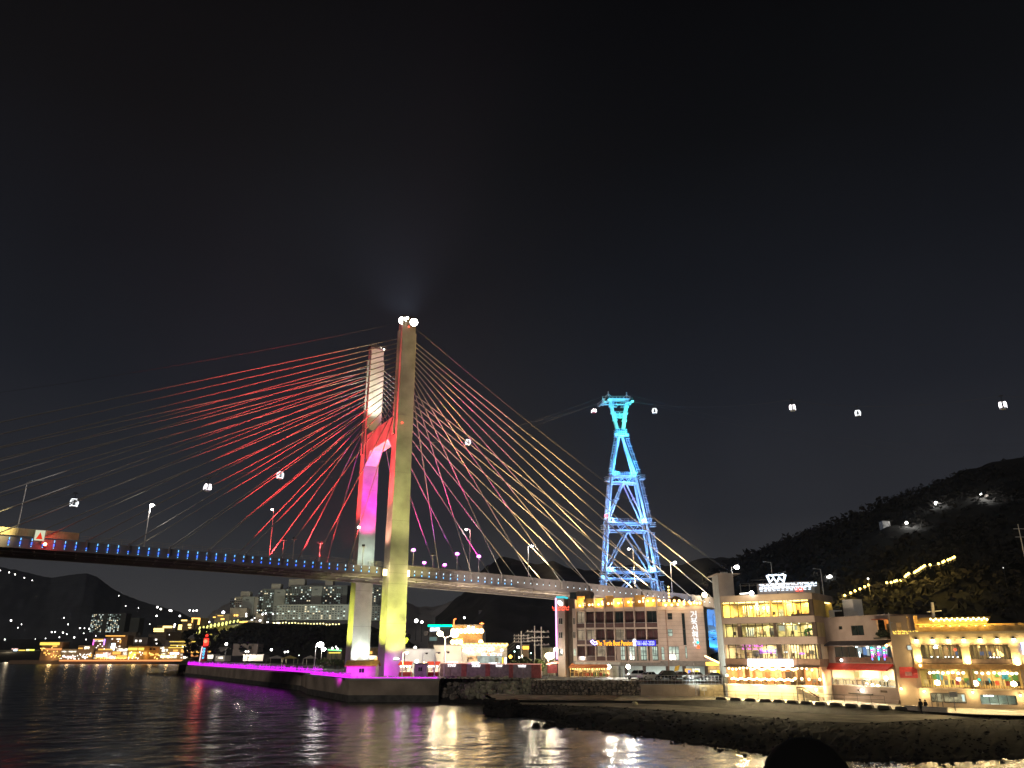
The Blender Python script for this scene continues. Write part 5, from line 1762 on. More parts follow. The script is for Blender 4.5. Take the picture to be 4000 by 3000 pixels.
for x, y in ((2840, 2638), (3106, 2651), (3132, 2652), (3160, 2654), (3202, 2654), (3188, 2694)):
    u, v = C.uv(x, y, .8); mb = MB(); mb.ball(C.P(u, v, .8), .24, glow('terrace_bulb', (1, .72, .34), 9), n=8, k=5); mb.tube(C.P(u, v + .2, .8), C.P(u, v + .5, .3), .04, MULL, n=4); mb.build('wall_lamp', cafe)
mb = MB()
for i in range(15):
    u = u0 + (u1 - u0) * i / 14; C.box(mb, u - .03, u + .03, v1b + .08, v1b + 1.1, 1.5, 1.56, MULL)
C.box(mb, u0, u1, v1b + 1.08, v1b + 1.14, 1.48, 1.58, MULL)
mb.build('terrace_rail', cafe)
mb = MB()
for i in range(14):
    a = u0 + (u1 - u0) * i / 14; C.box(mb, a + .04, a + (u1 - u0) / 14 - .04, v1b + .1, v1b + 1.05, 1.52, 1.535, PANE)
mb.build('terrace_glass', cafe, kind='stuff')
furniture(v1b, -4, -.2, 16, 'f')
for i in range(9):
    u = u0 + 1 + (u1 - u0 - 2) * i / 8; mb = MB(); C.box(mb, u, u + rnd(.7, 1.5), v1b + .9, v1b + rnd(1.9, 2.6), -6.9, -6.75, random.choice([FURN[3], FURN[2], mat('menu_board', (.08, .07, .07), .5), FURN[1]])); mb.build('wall_panel', cafe)
for x in (2876, 2905, 3010, 3078):
    mb = MB(); C.box(mb, cu(x) - .2, cu(x) + .2, v1b, v1t, -2.2, -1.9, mat('post_cream', (.55, .42, .28), .7)); mb.build('post', cafe)
# stair tower on the left
T = Fac.px(2806, 152, 2890, 152, GP)
tt = T.rect(2822, 2245, 2890, 2700)
mb = MB()
a = T.uv(2826, 2500)[0]; b = T.uv(2886, 2500)[0]; vtp = T.uv(2850, 2243)[1]
ts_ = atY(2806, 2550, 159); ts_.z = GP - .5
mb.prism([T.P(a, -.5, 0), T.P(b, -.5, 0), T.P(b, -.5, -7), ts_], (0, 0, vtp + .5), CT_)
mb.build('stair_tower', cafe)
mb = MB()
q1_, q2_ = T.P(a, 0, .03), Vector((ts_.x, ts_.y, GP))
mb.poly([q2_ + Vector((-.03, 0, 0)), q1_ + Vector((-.03, 0, 0)), q1_ + Vector((-.03, 0, vtp + .02)), q2_ + Vector((-.03, 0, vtp + .02))], CTL)
mb.build('tower_side', cafe)
mb = MB(); T.box(mb, a - .3, b + 1.4, vtp, vtp + .18, -7, .15, CT_); 
for i in range(4): mb.ball(T.P(a + 1.2 + i * .35, vtp + .4, -2), .25, mat('dome_cap', (.6, .58, .55), .5), n=8, k=5)
mb.build('tower_cap', cafe)
lamp('SPOT', T.P(a - 9, 1.5, 5), 9000, (.90, 1, .92), target=T.P(a - 1, 9, -3), angle=80, blend=1)
# right wing turning away, roof furniture
W = Fac((C.P(C.L, 0).x, C.P(C.L, 0).y), (atY(3268, 2550, 147).x, 147), GP)
def wu(x, y=2450): return W.uv(x, y)[0]
WLn = W.uv(3256, 2360)[0]
for a_, b_ in bands:
    mb = MB(); W.box(mb, .02, WLn if a_ > 10 else WLn * .65, a_, b_, -8, -.03, CT_); mb.build('floor_band', cafe)
mb = MB(); W.box(mb, .02, WLn * .65, -.5, v1b, -8, -.05, mat('cream_base_wall', (.60, .52, .36), .85)); mb.build('base_wall', cafe)
for a_, b_, m, e, ln in ((v5b, v5t, YW, 260, .95), (v4b, v4t, OW, 60, .65), (v3b, v3t, PW, 90, .65), (v1b, v1t, CDK, 30, .6)):
    mb = MB(); W.box(mb, .1, WLn * ln, a_, b_, -5, -4.8, m); W.box(mb, WLn * ln - .2, WLn * ln, a_, b_, -4.8, -.1, m); mb.build('room_wall', cafe)
    if e > 50:
        p = W.P(WLn * .4, b_ - .1, -2); lamp('AREA', p, e * .5, (1, .78, .34), target=p - Vector((0, 0, 3)), sx=3, sy=2)
    for t in (0, .3, .62, 1):
        mb = MB(); W.box(mb, .12 + (WLn * ln - .3) * t, .24 + (WLn * ln - .3) * t, a_, b_, -.3, -.15, MULL); mb.build('mullion', cafe)
    mb = MB(); W.box(mb, .2, WLn * ln - .1, a_ + .02, b_ - .02, -.24, -.22, PANE); mb.build('pane', cafe)
for x0, x1 in ((3199, 3217), (3226, 3262)):
    mb = MB(); W.box(mb, W.uv(x0, 2345)[0], min(WLn - .1, W.uv(x1, 2345)[0]), v5t - .18, v5t - .02, -.8, -.4, SLIT); mb.build('ceiling_strip', cafe)
# roof sign: low penthouse, letters, crown
R_ = Fac.px(2960, 152, 3190, 146, GP)
vro = v_par - .3
h = R_.rect(2957, 2275, 3175, 2318)
mb = MB(); R_.box(mb, h[0], h[1], vro - 1, R_.uv(3060, 2275)[1], -5, -.2, CT_); R_.box(mb, R_.uv(3141, 2290)[0], R_.uv(3180, 2290)[0], vro - 1, R_.uv(3160, 2274)[1], -4, .1, CTL); mb.build('penthouse', cafe)
LED = glow('cool_white_letters', (.70, .84, 1.0), 3.4)
u, v = R_.uv(3076, 2286); strokes('roof_letters', 13, .78, LED, cafe, R_.mtx(u, v, .1), seed=7)
u, v = R_.uv(3074, 2300); strokes('roof_letters', 12, .62, LED, cafe, R_.mtx(u - .4, v, .1), seed=8, gap=1.3)
u, v = R_.uv(3122, 2303); strokes('roof_letters', 2, .7, glow('red_letters', (1, .10, .05), 3), cafe, R_.mtx(u, v, .2), seed=9)
mb = MB()
u, v = R_.uv(3034, 2268)
c = R_.P(u, v, .1); s_ = .85
mb.path([c + R_.u * (x * s_) + Vector((0, 0, y * s_)) for x, y in ((-2.0, 1.2), (-1.5, -.3), (-.6, .6), (0, -.4), (.6, .6), (1.5, -.3), (2.0, 1.2))], .24, LED, n=6)
mb.path([c + R_.u * (x * s_) + Vector((0, 0, y * s_)) for x, y in ((-1.7, 1.3), (-.8, 1.1), (0, 1.25), (.8, 1.1), (1.7, 1.3))], .16, LED, n=6)
mb.path([c + R_.u * (x * s_) + Vector((0, 0, y * s_)) for x, y in ((-1.3, -.7), (0, -1.6), (1.3, -.7))], .2, LED, n=6)
mb.tube(c - Vector((0, 0, 2.6)), c - Vector((0, 0, .6)), .06, DARK_METAL, n=4)
mb.build('crown_sign', cafe)
lamp('POINT', R_.P(u, v - .6, 1.5), 60, (.8, .9, 1), size=.3)
mb = MB(); u = R_.uv(2935, 2300)[0]
for x0, x1, y0, y1 in ((2885, 2958, 2284, 2287), (2895, 2960, 2276, 2279), (2930, 3000, 2262, 2266)):
    a_, b_ = R_.uv(x0, y1, -2), R_.uv(x1, y0, -2); R_.box(mb, a_[0], b_[0], a_[1], b_[1], -4, -2, PAINT_GREY)
for x in (2890, 2925, 2955, 2998):
    a_ = R_.uv(x, 2280, -2); R_.box(mb, a_[0] - .06, a_[0] + .06, vro - 1, a_[1], -2.2, -2.1, PAINT_GREY)
R_.box(mb, R_.uv(2958, 2300, -2)[0], R_.uv(2998, 2300, -2)[0], vro - 1, R_.uv(2975, 2280, -2)[1], -4, -2, mat('khaki_box', (.3, .26, .15), .8))
mb.build('roof_pergola', cafe)
mb = MB(); a_ = C.uv(2892, 2320, .3); b_ = C.uv(2930, 2317, .3); mb.bar(C.P(*a_, .4), C.P(*b_, .4), .3, .2, glow('white_lamp_bar', (1, .96, .85), 4)); mb.ball(C.P(*C.uv(2936, 2317, .4), .4), .42, glow('roof_lamp', (1, .96, .88), 12), n=8, k=5)
mb.build('roof_lamp', cafe)
# wash on the tan bands from added bare spots in front and on the base wall from the terrace
for x, e in ((2880, 2600), (3000, 2800), (3130, 2600)):
    p = C.P(cu(x), 3.5, 15); lamp('SPOT', p, e * 1.5, (1, .78, .56), target=C.P(cu(x), 9, 0), angle=100, blend=1, size=.4)
for x in (2870, 2960, 3050, 3150):
    p = C.P(cu(x), v1b - .2, 2.2); lamp('POINT', p, 900, (1, .78, .38), size=.3)
# outside stair and its railing
mb = MB()
for i in range(9):
    x = 3122 + i * 9; y = 2688 + i * 4.6; u, v = C.uv(x, y, 1.2)
    C.box(mb, u, u + .55, max(0, v - .9), v, .3, 2.2, mat('stair_concrete', (.4, .33, .22), .85))
mb.build('stair', cafe)
mb = MB()
pts = [C.P(*C.uv(x, y, 2.2), 2.2) for x, y in ((3112, 2684), (3138, 2686), (3200, 2726))]
mb.path(pts, .1, mat('handrail_red', (.12, .05, .035), .5), n=5)
for p, yb in ((pts[0], 0), (C.P(*C.uv(3136, 2690, 2.2), 2.2), 0)):
    mb.tube(p, (p.x, p.y, GP), .1, MULL, n=5)
mb.build('handrail', cafe)

for x in (2880, 2980, 3080, 3170):
    lamp('SPOT', C.P(cu(x), v1b + 1.5, 2.0), 7000, (1, .78, .42), target=C.P(cu(x), 0, 7.5), angle=100, blend=1, size=.3)
# ================================================================== MIDDLE RESTAURANT (red awning, coloured tubes)
Dq = Fac.px(3236, 142, 3500, 128, GP)
mid_ = thing('restaurant_building', Dq.P(Dq.L / 2, 0, 0), 'taupe three storey restaurant with a red awning and rainbow light tubes', 'building')
TAUPE = mat('taupe_render', (.38, .30, .26), .85, vary=.12, scale=.5)
def du(x, y=2550, w=0): return Dq.uv(x, y, w)[0]
def dv(x, y, w=0): return Dq.uv(x, y, w)[1]
dr = dv(3370, 2404)
hA = Dq.rect(3325, 2443, 3374, 2482)      # dark window
hB = Dq.rect(3276, 2446, 3290, 2459)
hC = Dq.rect(3262, 2525, 3484, 2586)      # tube-lit glazing
hD = Dq.rect(3245, 2612, 3496, 2679)      # restaurant
hE = Dq.rect(3427, 2420, 3476, 2490)      # balcony recess
hF = [Dq.rect(3345, 2692, 3362, 2700), Dq.rect(3438, 2697, 3466, 2706)]
mb = MB(); Dq.wall(mb, -1.0, Dq.L, 0, dr, -.3, 0, [hA, hB, hC, hD, hE, *hF], TAUPE); mb.build('wall', mid_)
mb = MB(); Dq.box(mb, -1.0, -.7, 0, dr, -9, -.31, TAUPE); Dq.box(mb, Dq.L - .3, Dq.L, 0, dr, -9, -.31, TAUPE); Dq.box(mb, -1, Dq.L, dr - .25, dr, -9, -.31, TAUPE); mb.build('roof', mid_)
for h, m in ((hA, DGLASS), (hB, DGLASS)):
    mb = MB(); Dq.box(mb, h[0], h[1], h[2], h[3], -.24, -.2, m); w = mb.build('window', mid_)
    mb = MB(); Dq.wall(mb, h[0], h[1], h[2], h[3], -.19, -.1, [(h[0] + .06, (h[0] + h[1]) / 2 - .03, h[2] + .06, h[3] - .06), ((h[0] + h[1]) / 2 + .03, h[1] - .06, h[2] + .06, h[3] - .06)], MULL); mb.build('frame', w)
for h in hF:
    mb = MB(); Dq.box(mb, h[0], h[1], h[2], h[3], -.25, -.2, mat('vent_brown', (.10, .06, .03), .7)); v_ = mb.build('vent', mid_)
    mb = MB()
    for i in range(4): Dq.box(mb, h[0], h[1], h[2] + (h[3] - h[2]) * (i + .2) / 4, h[2] + (h[3] - h[2]) * (i + .5) / 4, -.19, -.12, MULL)
    mb.build('louvre', v_)
mb = MB(); c = Dq.P(*Dq.uv(3367, 2697, .15), .15); mb.ball(c, .3, glow('white_lamp', (1, 1, .95), 10), n=8, k=5, sz=.7); mb.build('wall_lamp', mid_); lamp('POINT', c + Dq.n * .5, 120, (1, .95, .8), size=.2)
# tube-lit room
mb = MB(); Dq.box(mb, hC[0], hC[1], hC[2], hC[3], -5, -4.8, mat('room_slate', (.22, .25, .32), .6, vary=.3, scale=.7)); Dq.box(mb, hC[0], hC[1], hC[2] - .1, hC[2], -4.8, -.3, FURN[1]); Dq.box(mb, hC[0], hC[1], hC[3], hC[3] + .1, -4.8, -.3, WHITE_WALL); mb.build('room_wall', mid_)
cols6 = [(1, .05, .35), (.1, .25, 1), (.05, .9, .8), (.9, .05, .75), (.1, .9, .35), (.45, .1, 1)]
for x in (3404, 3429, 3452):
    for i in range(6):
        y = 2528 + i * 8.5; a_ = Dq.uv(x + i * .8, y + 4, .1); mb = MB(); Dq.box(mb, a_[0] - .12, a_[0] + .12, a_[1] - .16, a_[1] + .18, .04, .12, glow('tube_%d' % ((i + x) % 6), cols6[(i + x) % 6], 3.2)); mb.build('light_tube', mid_)
ICE = glow('icy_lamp', (.72, .90, 1), 12)
for x, y in ((3345, 2523), (3389, 2527), (3433, 2525)):
    c = Dq.P(*Dq.uv(x, y, -.5), -.5); mb = MB(); mb.ball(c, .24, ICE, n=8, k=5); mb.build('spot_lamp', mid_); lamp('POINT', c - Vector((0, 0, .3)), 90, (.7, .88, 1), size=.2)
for x, y0, y1 in ((3360, 2546, 2572),):
    a_, b_ = Dq.uv(x, y1, -.8), Dq.uv(x, y0, -.8); mb = MB(); Dq.box(mb, a_[0] - .09, a_[0] + .09, a_[1], b_[1], -.85, -.75, glow('icy_tube', (.75, .9, 1), 6)); mb.build('light_tube', mid_)
for i, x in enumerate((3318, 3336, 3352, 3372, 3393, 3413)):
    mb = MB(); u = du(x); Dq.box(mb, u - .5, u + .5, hC[2] + .9 + rnd(0, .5), hC[3] - .15, -2.4, -2.3, random.choice([glow('blue_screen', (.25, .45, 1), .8), glow('pale_screen', (.8, .88, .95), .75), mat('shelf_white', (.6, .62, .64), .5)])); mb.build('wall_panel', mid_)
for i in range(8):
    u = hC[0] + .6 + i * (hC[1] - hC[0] - 1) / 7; mb = MB(); Dq.box(mb, u - .3, u + .3, hC[2] + .7, hC[2] + .78, -1.6, -1, FURN[2]); Dq.box(mb, u - .05, u + .05, hC[2], hC[2] + .7, -1.35, -1.25, MULL); mb.build('table', mid_)
for i in range(9):
    u = hC[0] + (hC[1] - hC[0]) * i / 8; mb = MB(); Dq.box(mb, u - .05, u + .05, hC[2], hC[3], -.2, -.1, MULL); mb.build('mullion', mid_)
    if i < 8:
        mb = MB(); Dq.box(mb, u + .06, u + (hC[1] - hC[0]) / 8 - .06, hC[2], hC[3], -.16, -.14, PANE); mb.build('pane', mid_)
mb = MB(); hh = Dq.rect(3260, 2508, 3490, 2522); mb.prism([Dq.P(hC[0] - 1, hC[3] + .9, .0), Dq.P(hC[0] - 1, hC[3] + .2, 1.5), Dq.P(hC[0] - 1, hC[3] + .08, 1.5), Dq.P(hC[0] - 1, hC[3] + .75, .0)], Dq.u * (hC[1] - hC[0] + 1.2), mat('slate_canopy', (.11, .10, .11), .6)); mb.build('canopy', mid_)
c = Dq.P(*Dq.uv(3462, 2521, .5), .5); mb = MB(); mb.ball(c, .26, BULB_WARM, n=8, k=5); mb.build('wall_lamp', mid_); lamp('POINT', c - Vector((0, 0, .4)), 120, (1, .7, .3), size=.2)
c = Dq.P(*Dq.uv(3287, 2579, .5), .5); mb = MB(); mb.ball(c, .22, BULB_WHITE, n=8, k=5); mb.build('wall_lamp', mid_)
mb = MB(); Dq.box(mb, hC[0], hC[1], hC[2] - .15, hC[2] + .75, .02, .08, mat('brown_balustrade', (.14, .07, .05), .6)); mb.build('balustrade', mid_)
# red awning and restaurant room
hh = Dq.rect(3243, 2592, 3500, 2613)
mb = MB(); mb.prism([Dq.P(hD[0] - .2, hh[3], .02), Dq.P(hD[0] - .2, hD[3] - .05, 1.5), Dq.P(hD[0] - .2, hD[3] - .25, 1.5), Dq.P(hD[0] - .2, hh[3] - .3, .02)], Dq.u * (hD[1] - hD[0] + .3), mat('red_awning', (.62, .06, .04), .7, vary=.1)); mb.build('awning', mid_)
mb = MB(); Dq.box(mb, hD[0], hD[1], hD[2], hD[3], -5.2, -5, mat('room_peach', (.72, .52, .34), .8, vary=.15)); Dq.box(mb, hD[0], hD[0] + .2, hD[2], hD[3], -5, -.3, PW); Dq.box(mb, hD[1] - .2, hD[1], hD[2], hD[3], -5, -.3, PW); Dq.box(mb, hD[0], hD[1], hD[2] - .1, hD[2], -5, -.3, FURN[3]); Dq.box(mb, hD[0], hD[1], hD[3], hD[3] + .1, -5, -.3, WHITE_WALL); mb.build('room_wall', mid_)
for t in (.25, .7):
    p = Dq.P(hD[0] + (hD[1] - hD[0]) * t, hD[3] - .1, -2.4); lamp('AREA', p, 1500, (1, .80, .50), target=p - Vector((0, 0, 3)), sx=5, sy=3)
for x in (3281, 3298, 3333, 3345, 3357, 3376, 3400, 3412, 3424, 3458):
    c = Dq.P(du(x, 2613, -1.0), hD[3] - .2, -1.0); mb = MB(); mb.ball(c, .2, glow('room_lamp', (1, .9, .65), 12), n=8, k=5, sz=.6); mb.build('ceiling_lamp', mid_)
c = Dq.P(*Dq.uv(3461, 2650, -1), -1); mb = MB(); mb.ball(c, .33, glow('white_lamp', (1, 1, .95), 10), n=8, k=5); mb.build('ceiling_lamp', mid_)
for i in range(13):
    u = hD[0] + .5 + (hD[1] - hD[0] - 1) * i / 12; w = rnd(-3, -.7); m_ = random.choice(FURN + [mat('table_grey', (.45, .47, .5), .5)])
    mb = MB(); Dq.box(mb, u - .35, u + .35, hD[2] + .68, hD[2] + .76, w - .4, w + .4, m_); Dq.box(mb, u - .06, u + .06, hD[2], hD[2] + .68, w - .06, w + .06, MULL); mb.build('table', mid_)
for i in range(11):
    u = hD[0] + (hD[1] - hD[0]) * i / 10; mb = MB(); Dq.box(mb, u - .04, u + .04, hD[2], hD[2] + 1.15, -.12, -.04, PAINT_GREY); mb.build('mullion', mid_)
    if i < 10:
        mb = MB(); Dq.box(mb, u + .05, u + (hD[1] - hD[0]) / 10 - .05, hD[2] + .04, hD[2] + 1.1, -.09, -.07, glass('bluish_pane', (.72, .8, .85), .2)); mb.build('pane', mid_)
mb = MB(); Dq.wall(mb, hD[0] - .12, hD[1] + .12, hD[2] - .15, hD[3] + .05, .0, .12, [(hD[0], hD[1], hD[2], hD[3])], mat('pale_frame_trim', (.65, .55, .42), .7)); mb.build('frame', mid_)
for x0, x1, y0, y1 in ((3274, 3296, 2621, 2638), (3330, 3352, 2624, 2646), (3360, 3388, 2622, 2648), (3400, 3440, 2624, 2648)):
    a_, b_ = Dq.uv(x0, y1, -4.9), Dq.uv(x1, y0, -4.9); mb = MB(); Dq.box(mb, a_[0], b_[0], a_[1], b_[1], -4.98, -4.92, random.choice([glow('poster_yellow', (1, .8, .3), .8), mat('picture_tan', (.35, .22, .12), .7), FURN[2]])); mb.build('wall_panel', mid_)
# balcony recess with orange door
mb = MB(); Dq.box(mb, hE[0], hE[1], hE[2], hE[3], -1.8, -1.6, mat('orange_inside', (.55, .30, .12), .8)); Dq.box(mb, hE[0] + .5, hE[0] + 1.1, hE[2], hE[3] - .6, -1.58, -1.5, MULL); Dq.box(mb, hE[0] - .2, hE[1], hE[2] - .25, hE[2], -1.8, .9, MULL); mb.build('balcony', mid_)
mb = MB()
for i in range(30):
    p = Dq.P(hE[0] + (hE[1] - hE[0]) * rnd(0, 1), hE[2] + rnd(.1, 1.0), rnd(.1, .8)); mb.ball(p, rnd(.15, .3), mat('dark_leaf', (.02, .03, .015), .8), n=5, k=4, jit=.3)
mb.build('plant_foliage', mid_, kind='stuff')
mb = MB(); Dq.box(mb, hE[0] - .3, hE[1] + .2, hE[3] - .05, hE[3] + .12, -.02, .7, mat('rust_eave', (.25, .07, .04), .7)); mb.build('eave', mid_)
lamp('POINT', Dq.P((hE[0] + hE[1]) / 2 + .4, hE[3] - .4, -.9), 150, (1, .55, .2), size=.2)
# low wall ledge, pipe
mb = MB(); Dq.box(mb, Dq.uv(3320, 2710)[0], Dq.uv(3410, 2710)[0], dv(3360, 2712), dv(3360, 2708), .0, .3, MULL); Dq.box(mb, .5, Dq.L - .5, .02, .55, .02, .5, TAUPE); mb.build('plinth', mid_)
# roof clutter
mb = MB()
for x0, x1, y0, y1, m in ((3295, 3330, 2340, 2392, WHITE_WALL), (3240, 3254, 2383, 2408, WHITE_WALL), (3262, 3290, 2388, 2408, DARK_METAL)):
    a_, b_ = Dq.uv(x0, y1, -3), Dq.uv(x1, y0, -3); Dq.box(mb, a_[0], b_[0], dr, b_[1], -5, -3, m)
mb.build('roof_hut', mid_)
mb = MB(); a_ = Dq.uv(3338, 2392, -2); Dq.box(mb, Dq.uv(3296, 2385, -2)[0], Dq.uv(3352, 2385, -2)[0], dr, dr + .9, -2.8, -2, WHITE_WALL); mb.build('roof_parapet', mid_)
for x in (3290, 3390, 3470):
    p = Dq.P(du(x), 3.5, 14); lamp('SPOT', p, 1500, (1, .78, .55), target=Dq.P(du(x), 7, 0), angle=100, blend=1, size=.4)  # added facade wash, bare spots in mid-air

# ================================================================== BIG CORNER RESTAURANT on the right
Eq = Fac.px(3500, 124, 4000, 116, GP)
big = thing('restaurant_building', Eq.P(Eq.L / 2, 0, 0), 'golden lit corner restaurant with a row of downlights and wide curtained windows', 'building')
OCH = mat('ochre_render', (.50, .40, .24), .85, vary=.12, scale=.5)
BRN = mat('brown_render', (.33, .25, .18), .85, vary=.12, scale=.5)
def eu(x, y=2600, w=0): return Eq.uv(x, y, w)[0]
def ev(x, y, w=0): return Eq.uv(x, y, w)[1]
uX = eu(3572); uE = eu(4060)
vc = ev(3780, 2476); vcb = ev(3780, 2517)
H2 = [Eq.rect(3596, 2519, 3762, 2590), Eq.rect(3786, 2519, 3958, 2592)]
H1 = [Eq.rect(3596, 2614, 3795, 2688), Eq.rect(3800, 2614, 3992, 2692)]
HG = [Eq.rect(3637, 2709, 3772, 2744), Eq.rect(3830, 2716, 3972, 2752)]
mb = MB(); Eq.wall(mb, uX, uE, ev(3780, 2606), vc, -.3, 0, [*H2], OCH); mb.build('wall', big)
mb = MB(); Eq.wall(mb, uX, uE, 0, ev(3780, 2606) - .02, -.3, .02, [*H1, *HG], BRN); mb.build('wall', big)
mb = MB(); Eq.box(mb, uX, uX + .3, 0, vc, -12, -.31, BRN); Eq.box(mb, uE - .3, uE, 0, vc, -12, -.31, BRN); Eq.box(mb, uX, uE, vc - .3, vc - .02, -12, -.31, BRN); mb.build('roof', big)
# side block on the left
hw = Eq.rect(3545, 2522, 3568, 2538)
vs = ev(3530, 2405)
mb = MB(); Eq.wall(mb, eu(3496), uX - .03, 0, vs, -.35, -.05, [hw], BRN); Eq.box(mb, eu(3496), uX - .03, vs - .3, vs, -9, -.36, BRN); Eq.box(mb, eu(3496), eu(3496) + .3, 0, vs, -9, -.36, BRN); mb.build('wall', big)
mb = MB(); Eq.box(mb, hw[0], hw[1], hw[2], hw[3], -.2, -.15, glow('pale_window', (.85, .95, .85), .85)); w = mb.build('window', big)
mb = MB(); Eq.wall(mb, hw[0] - .08, hw[1] + .08, hw[2] - .08, hw[3] + .08, -.04, .04, [hw], MULL); mb.build('frame', w)
u, v = Eq.uv(3537, 2470); strokes('sign_letters', 6, .52, glow('gold_script', (1, .68, .12), 2.6), big, Eq.mtx(u, v, .05), seed=12, gap=1.15)
hs = Eq.rect(3514, 2606, 3583, 2648, .8)
mb = MB(); mb.prism([Eq.P(hs[0], hs[3], -.02), Eq.P(hs[0], hs[3] - .9, 1.1), Eq.P(hs[0], hs[2], 1.1), Eq.P(hs[0], hs[2] - .0, -.02)], Eq.u * (hs[1] - hs[0]), mat('red_kiosk', (.60, .07, .07), .6, vary=.1)); mb.build('awning', big)
mb = MB(); a_ = Eq.rect(3536, 2624, 3562, 2640, 1.1); Eq.box(mb, a_[0], a_[1], a_[2], a_[3], 1.1, 1.14, mat('pink_panel', (.6, .28, .26), .7)); mb.build('sign_panel', big)
mb = MB(); Eq.box(mb, eu(3526), eu(3545), ev(3535, 2480), ev(3535, 2432), -.05, .02, mat('lit_niche', (.6, .4, .2), .8)); mb.build('niche', big)
mb = MB(); Eq.box(mb, eu(3501), eu(3504), ev(3502, 2480), ev(3502, 2392), -.04, .08, PAINT_GREY); Eq.box(mb, eu(3504), eu(3513), ev(3508, 2434), ev(3508, 2431), -.04, .08, PAINT_GREY); mb.build('pipe', big)
# cornice, downlights
mb = MB(); Eq.box(mb, uX - .1, uE, vc - .02, vc + .35, -.35, .45, OCH); Eq.box(mb, uX, uE, vcb - .02, vcb + .16, .02, .18, BRN); mb.build('cornice', big)
dl = None
for x, y in ((3578, 2494), (3642, 2496), (3703, 2497), (3764, 2498), (3828, 2500), (3895, 2502), (3960, 2502), (4020, 2504)):
    p = Eq.P(eu(x, y, .25), vc - .75, .25)
    if dl is None:
        m2 = MB(); m2.tube(p + Vector((0, 0, .35)), p, .16, DARK_METAL, r2=.24, n=8); m2.ball(p - Vector((0, 0, .06)), .25, glow('downlight_glass', (1, .82, .42), 18), n=8, k=5, sz=.8); dl = m2.build('downlight', big, origin=p)
    else: share(dl, 'downlight', big, p)
    lamp('POINT', p - Vector((0, 0, .28)) + Eq.n * .25, 140, (1, .74, .32), size=.15)
# first floor piers and uplights
for x, y in ((3591, 2580), (3782, 2587), (3976, 2592)):
    p = Eq.P(eu(x, y, .5), ev(x, y, .5), .5)
    mb = MB(); Eq.box(mb, eu(x) - .55, eu(x) + .5, H2[0][2] - .3, vcb - .15, .0, .22, OCH); Eq.box(mb, eu(x) - .7, eu(x) + .65, vcb - .35, vcb - .03, .0, .3, OCH); mb.build('pilaster', big)
    m2 = MB(); m2.ball(p, .3, glow('downlight_glass', (1, .82, .42), 18), n=8, k=5, sz=.8); m2.tube(p - Vector((0, 0, .4)), p - Vector((0, 0, .1)), .18, DARK_METAL, n=6); m2.build('uplight', big)
    lamp('POINT', p + Vector((0, 0, .4)) + Eq.n * .25, 300, (1, .74, .30), size=.2)
# first floor rooms with curtains and tables
def eroom(h, m, depth, e, col):
    mb = MB(); Eq.box(mb, h[0] - .3, h[1] + .3, h[2], h[3], -depth - .2, -depth, m); Eq.box(mb, h[0] - .3, h[1] + .3, h[2] - .12, h[2] - .01, -depth, -.31, FURN[1]); Eq.box(mb, h[0] - .3, h[1] + .3, h[3] + .01, h[3] + .12, -depth, -.31, m); Eq.box(mb, h[0] - .5, h[0] - .3, h[2], h[3], -depth, -.31, m); Eq.box(mb, h[1] + .3, h[1] + .5, h[2], h[3], -depth, -.31, m); mb.build('room_wall', big)
    p = Eq.P((h[0] + h[1]) / 2, h[3] - .1, -depth / 2); lamp('AREA', p, e, col, target=p - Vector((0, 0, 3)), sx=(h[1] - h[0]) * .8, sy=depth * .6)
CURT = mat('curtain_cream', (.55, .44, .24), .9, vary=.15, scale=1.2)
for k, h in enumerate(H2):
    eroom(h, mat('room_umber', (.36, .27, .17), .8, vary=.2), 4, 260, (1, .74, .36))
    n = 9 if k == 0 else 10
    for i in range(n):
        a = h[0] + (h[1] - h[0]) * i / n
        if i in (0, 1, 2, 4, 6, 8, 9) :
            mb = MB(); mb.grid([[Eq.P(a + q * .14, z_, -1.1 + .07 * (q % 2)) for q in range(int((h[1] - h[0]) / n / .14))] for z_ in (h[2] + .3, h[3] - .05)], CURT); mb.build('curtain', big)
        mb = MB(); Eq.box(mb, a - .04, a + .04, h[2], h[3], -.2, -.1, MULL); mb.build('mullion', big)
        mb = MB(); Eq.box(mb, a + .05, a + (h[1] - h[0]) / n - .05, h[2] + .02, h[3] - .02, -.16, -.14, PANE); mb.build('pane', big)
    mb = MB(); Eq.box(mb, h[0], h[1], h[2] - .05, h[2] + .6, .02, .1, mat('balcony_brown', (.16, .11, .08), .5)); mb.build('balustrade', big)
    for i in range(6):
        u = h[0] + .5 + (h[1] - h[0] - 1) * i / 5; mb = MB(); Eq.box(mb, u - .4, u + .4, h[2] + .70, h[2] + .77, -.95, -.35, MULL); Eq.box(mb, u - .05, u + .05, h[2], h[2] + .7, -.7, -.6, MULL); mb.build('table', big)
    for i in range(6 if k == 0 else 4):
        x = (3640, 3664, 3694, 3708, 3724, 3742)[i] if k == 0 else (3872, 3884, 3896, 3908)[i]; y = 2572 if k == 0 else 2579
        p = Eq.P(eu(x, y, -.4), h[2] + .85, -.5); mb = MB(); mb.ball(p, .14, glow('table_lamp', (.95, .97, 1), 6), n=6, k=4, sz=.6); mb.build('table_lamp', big)
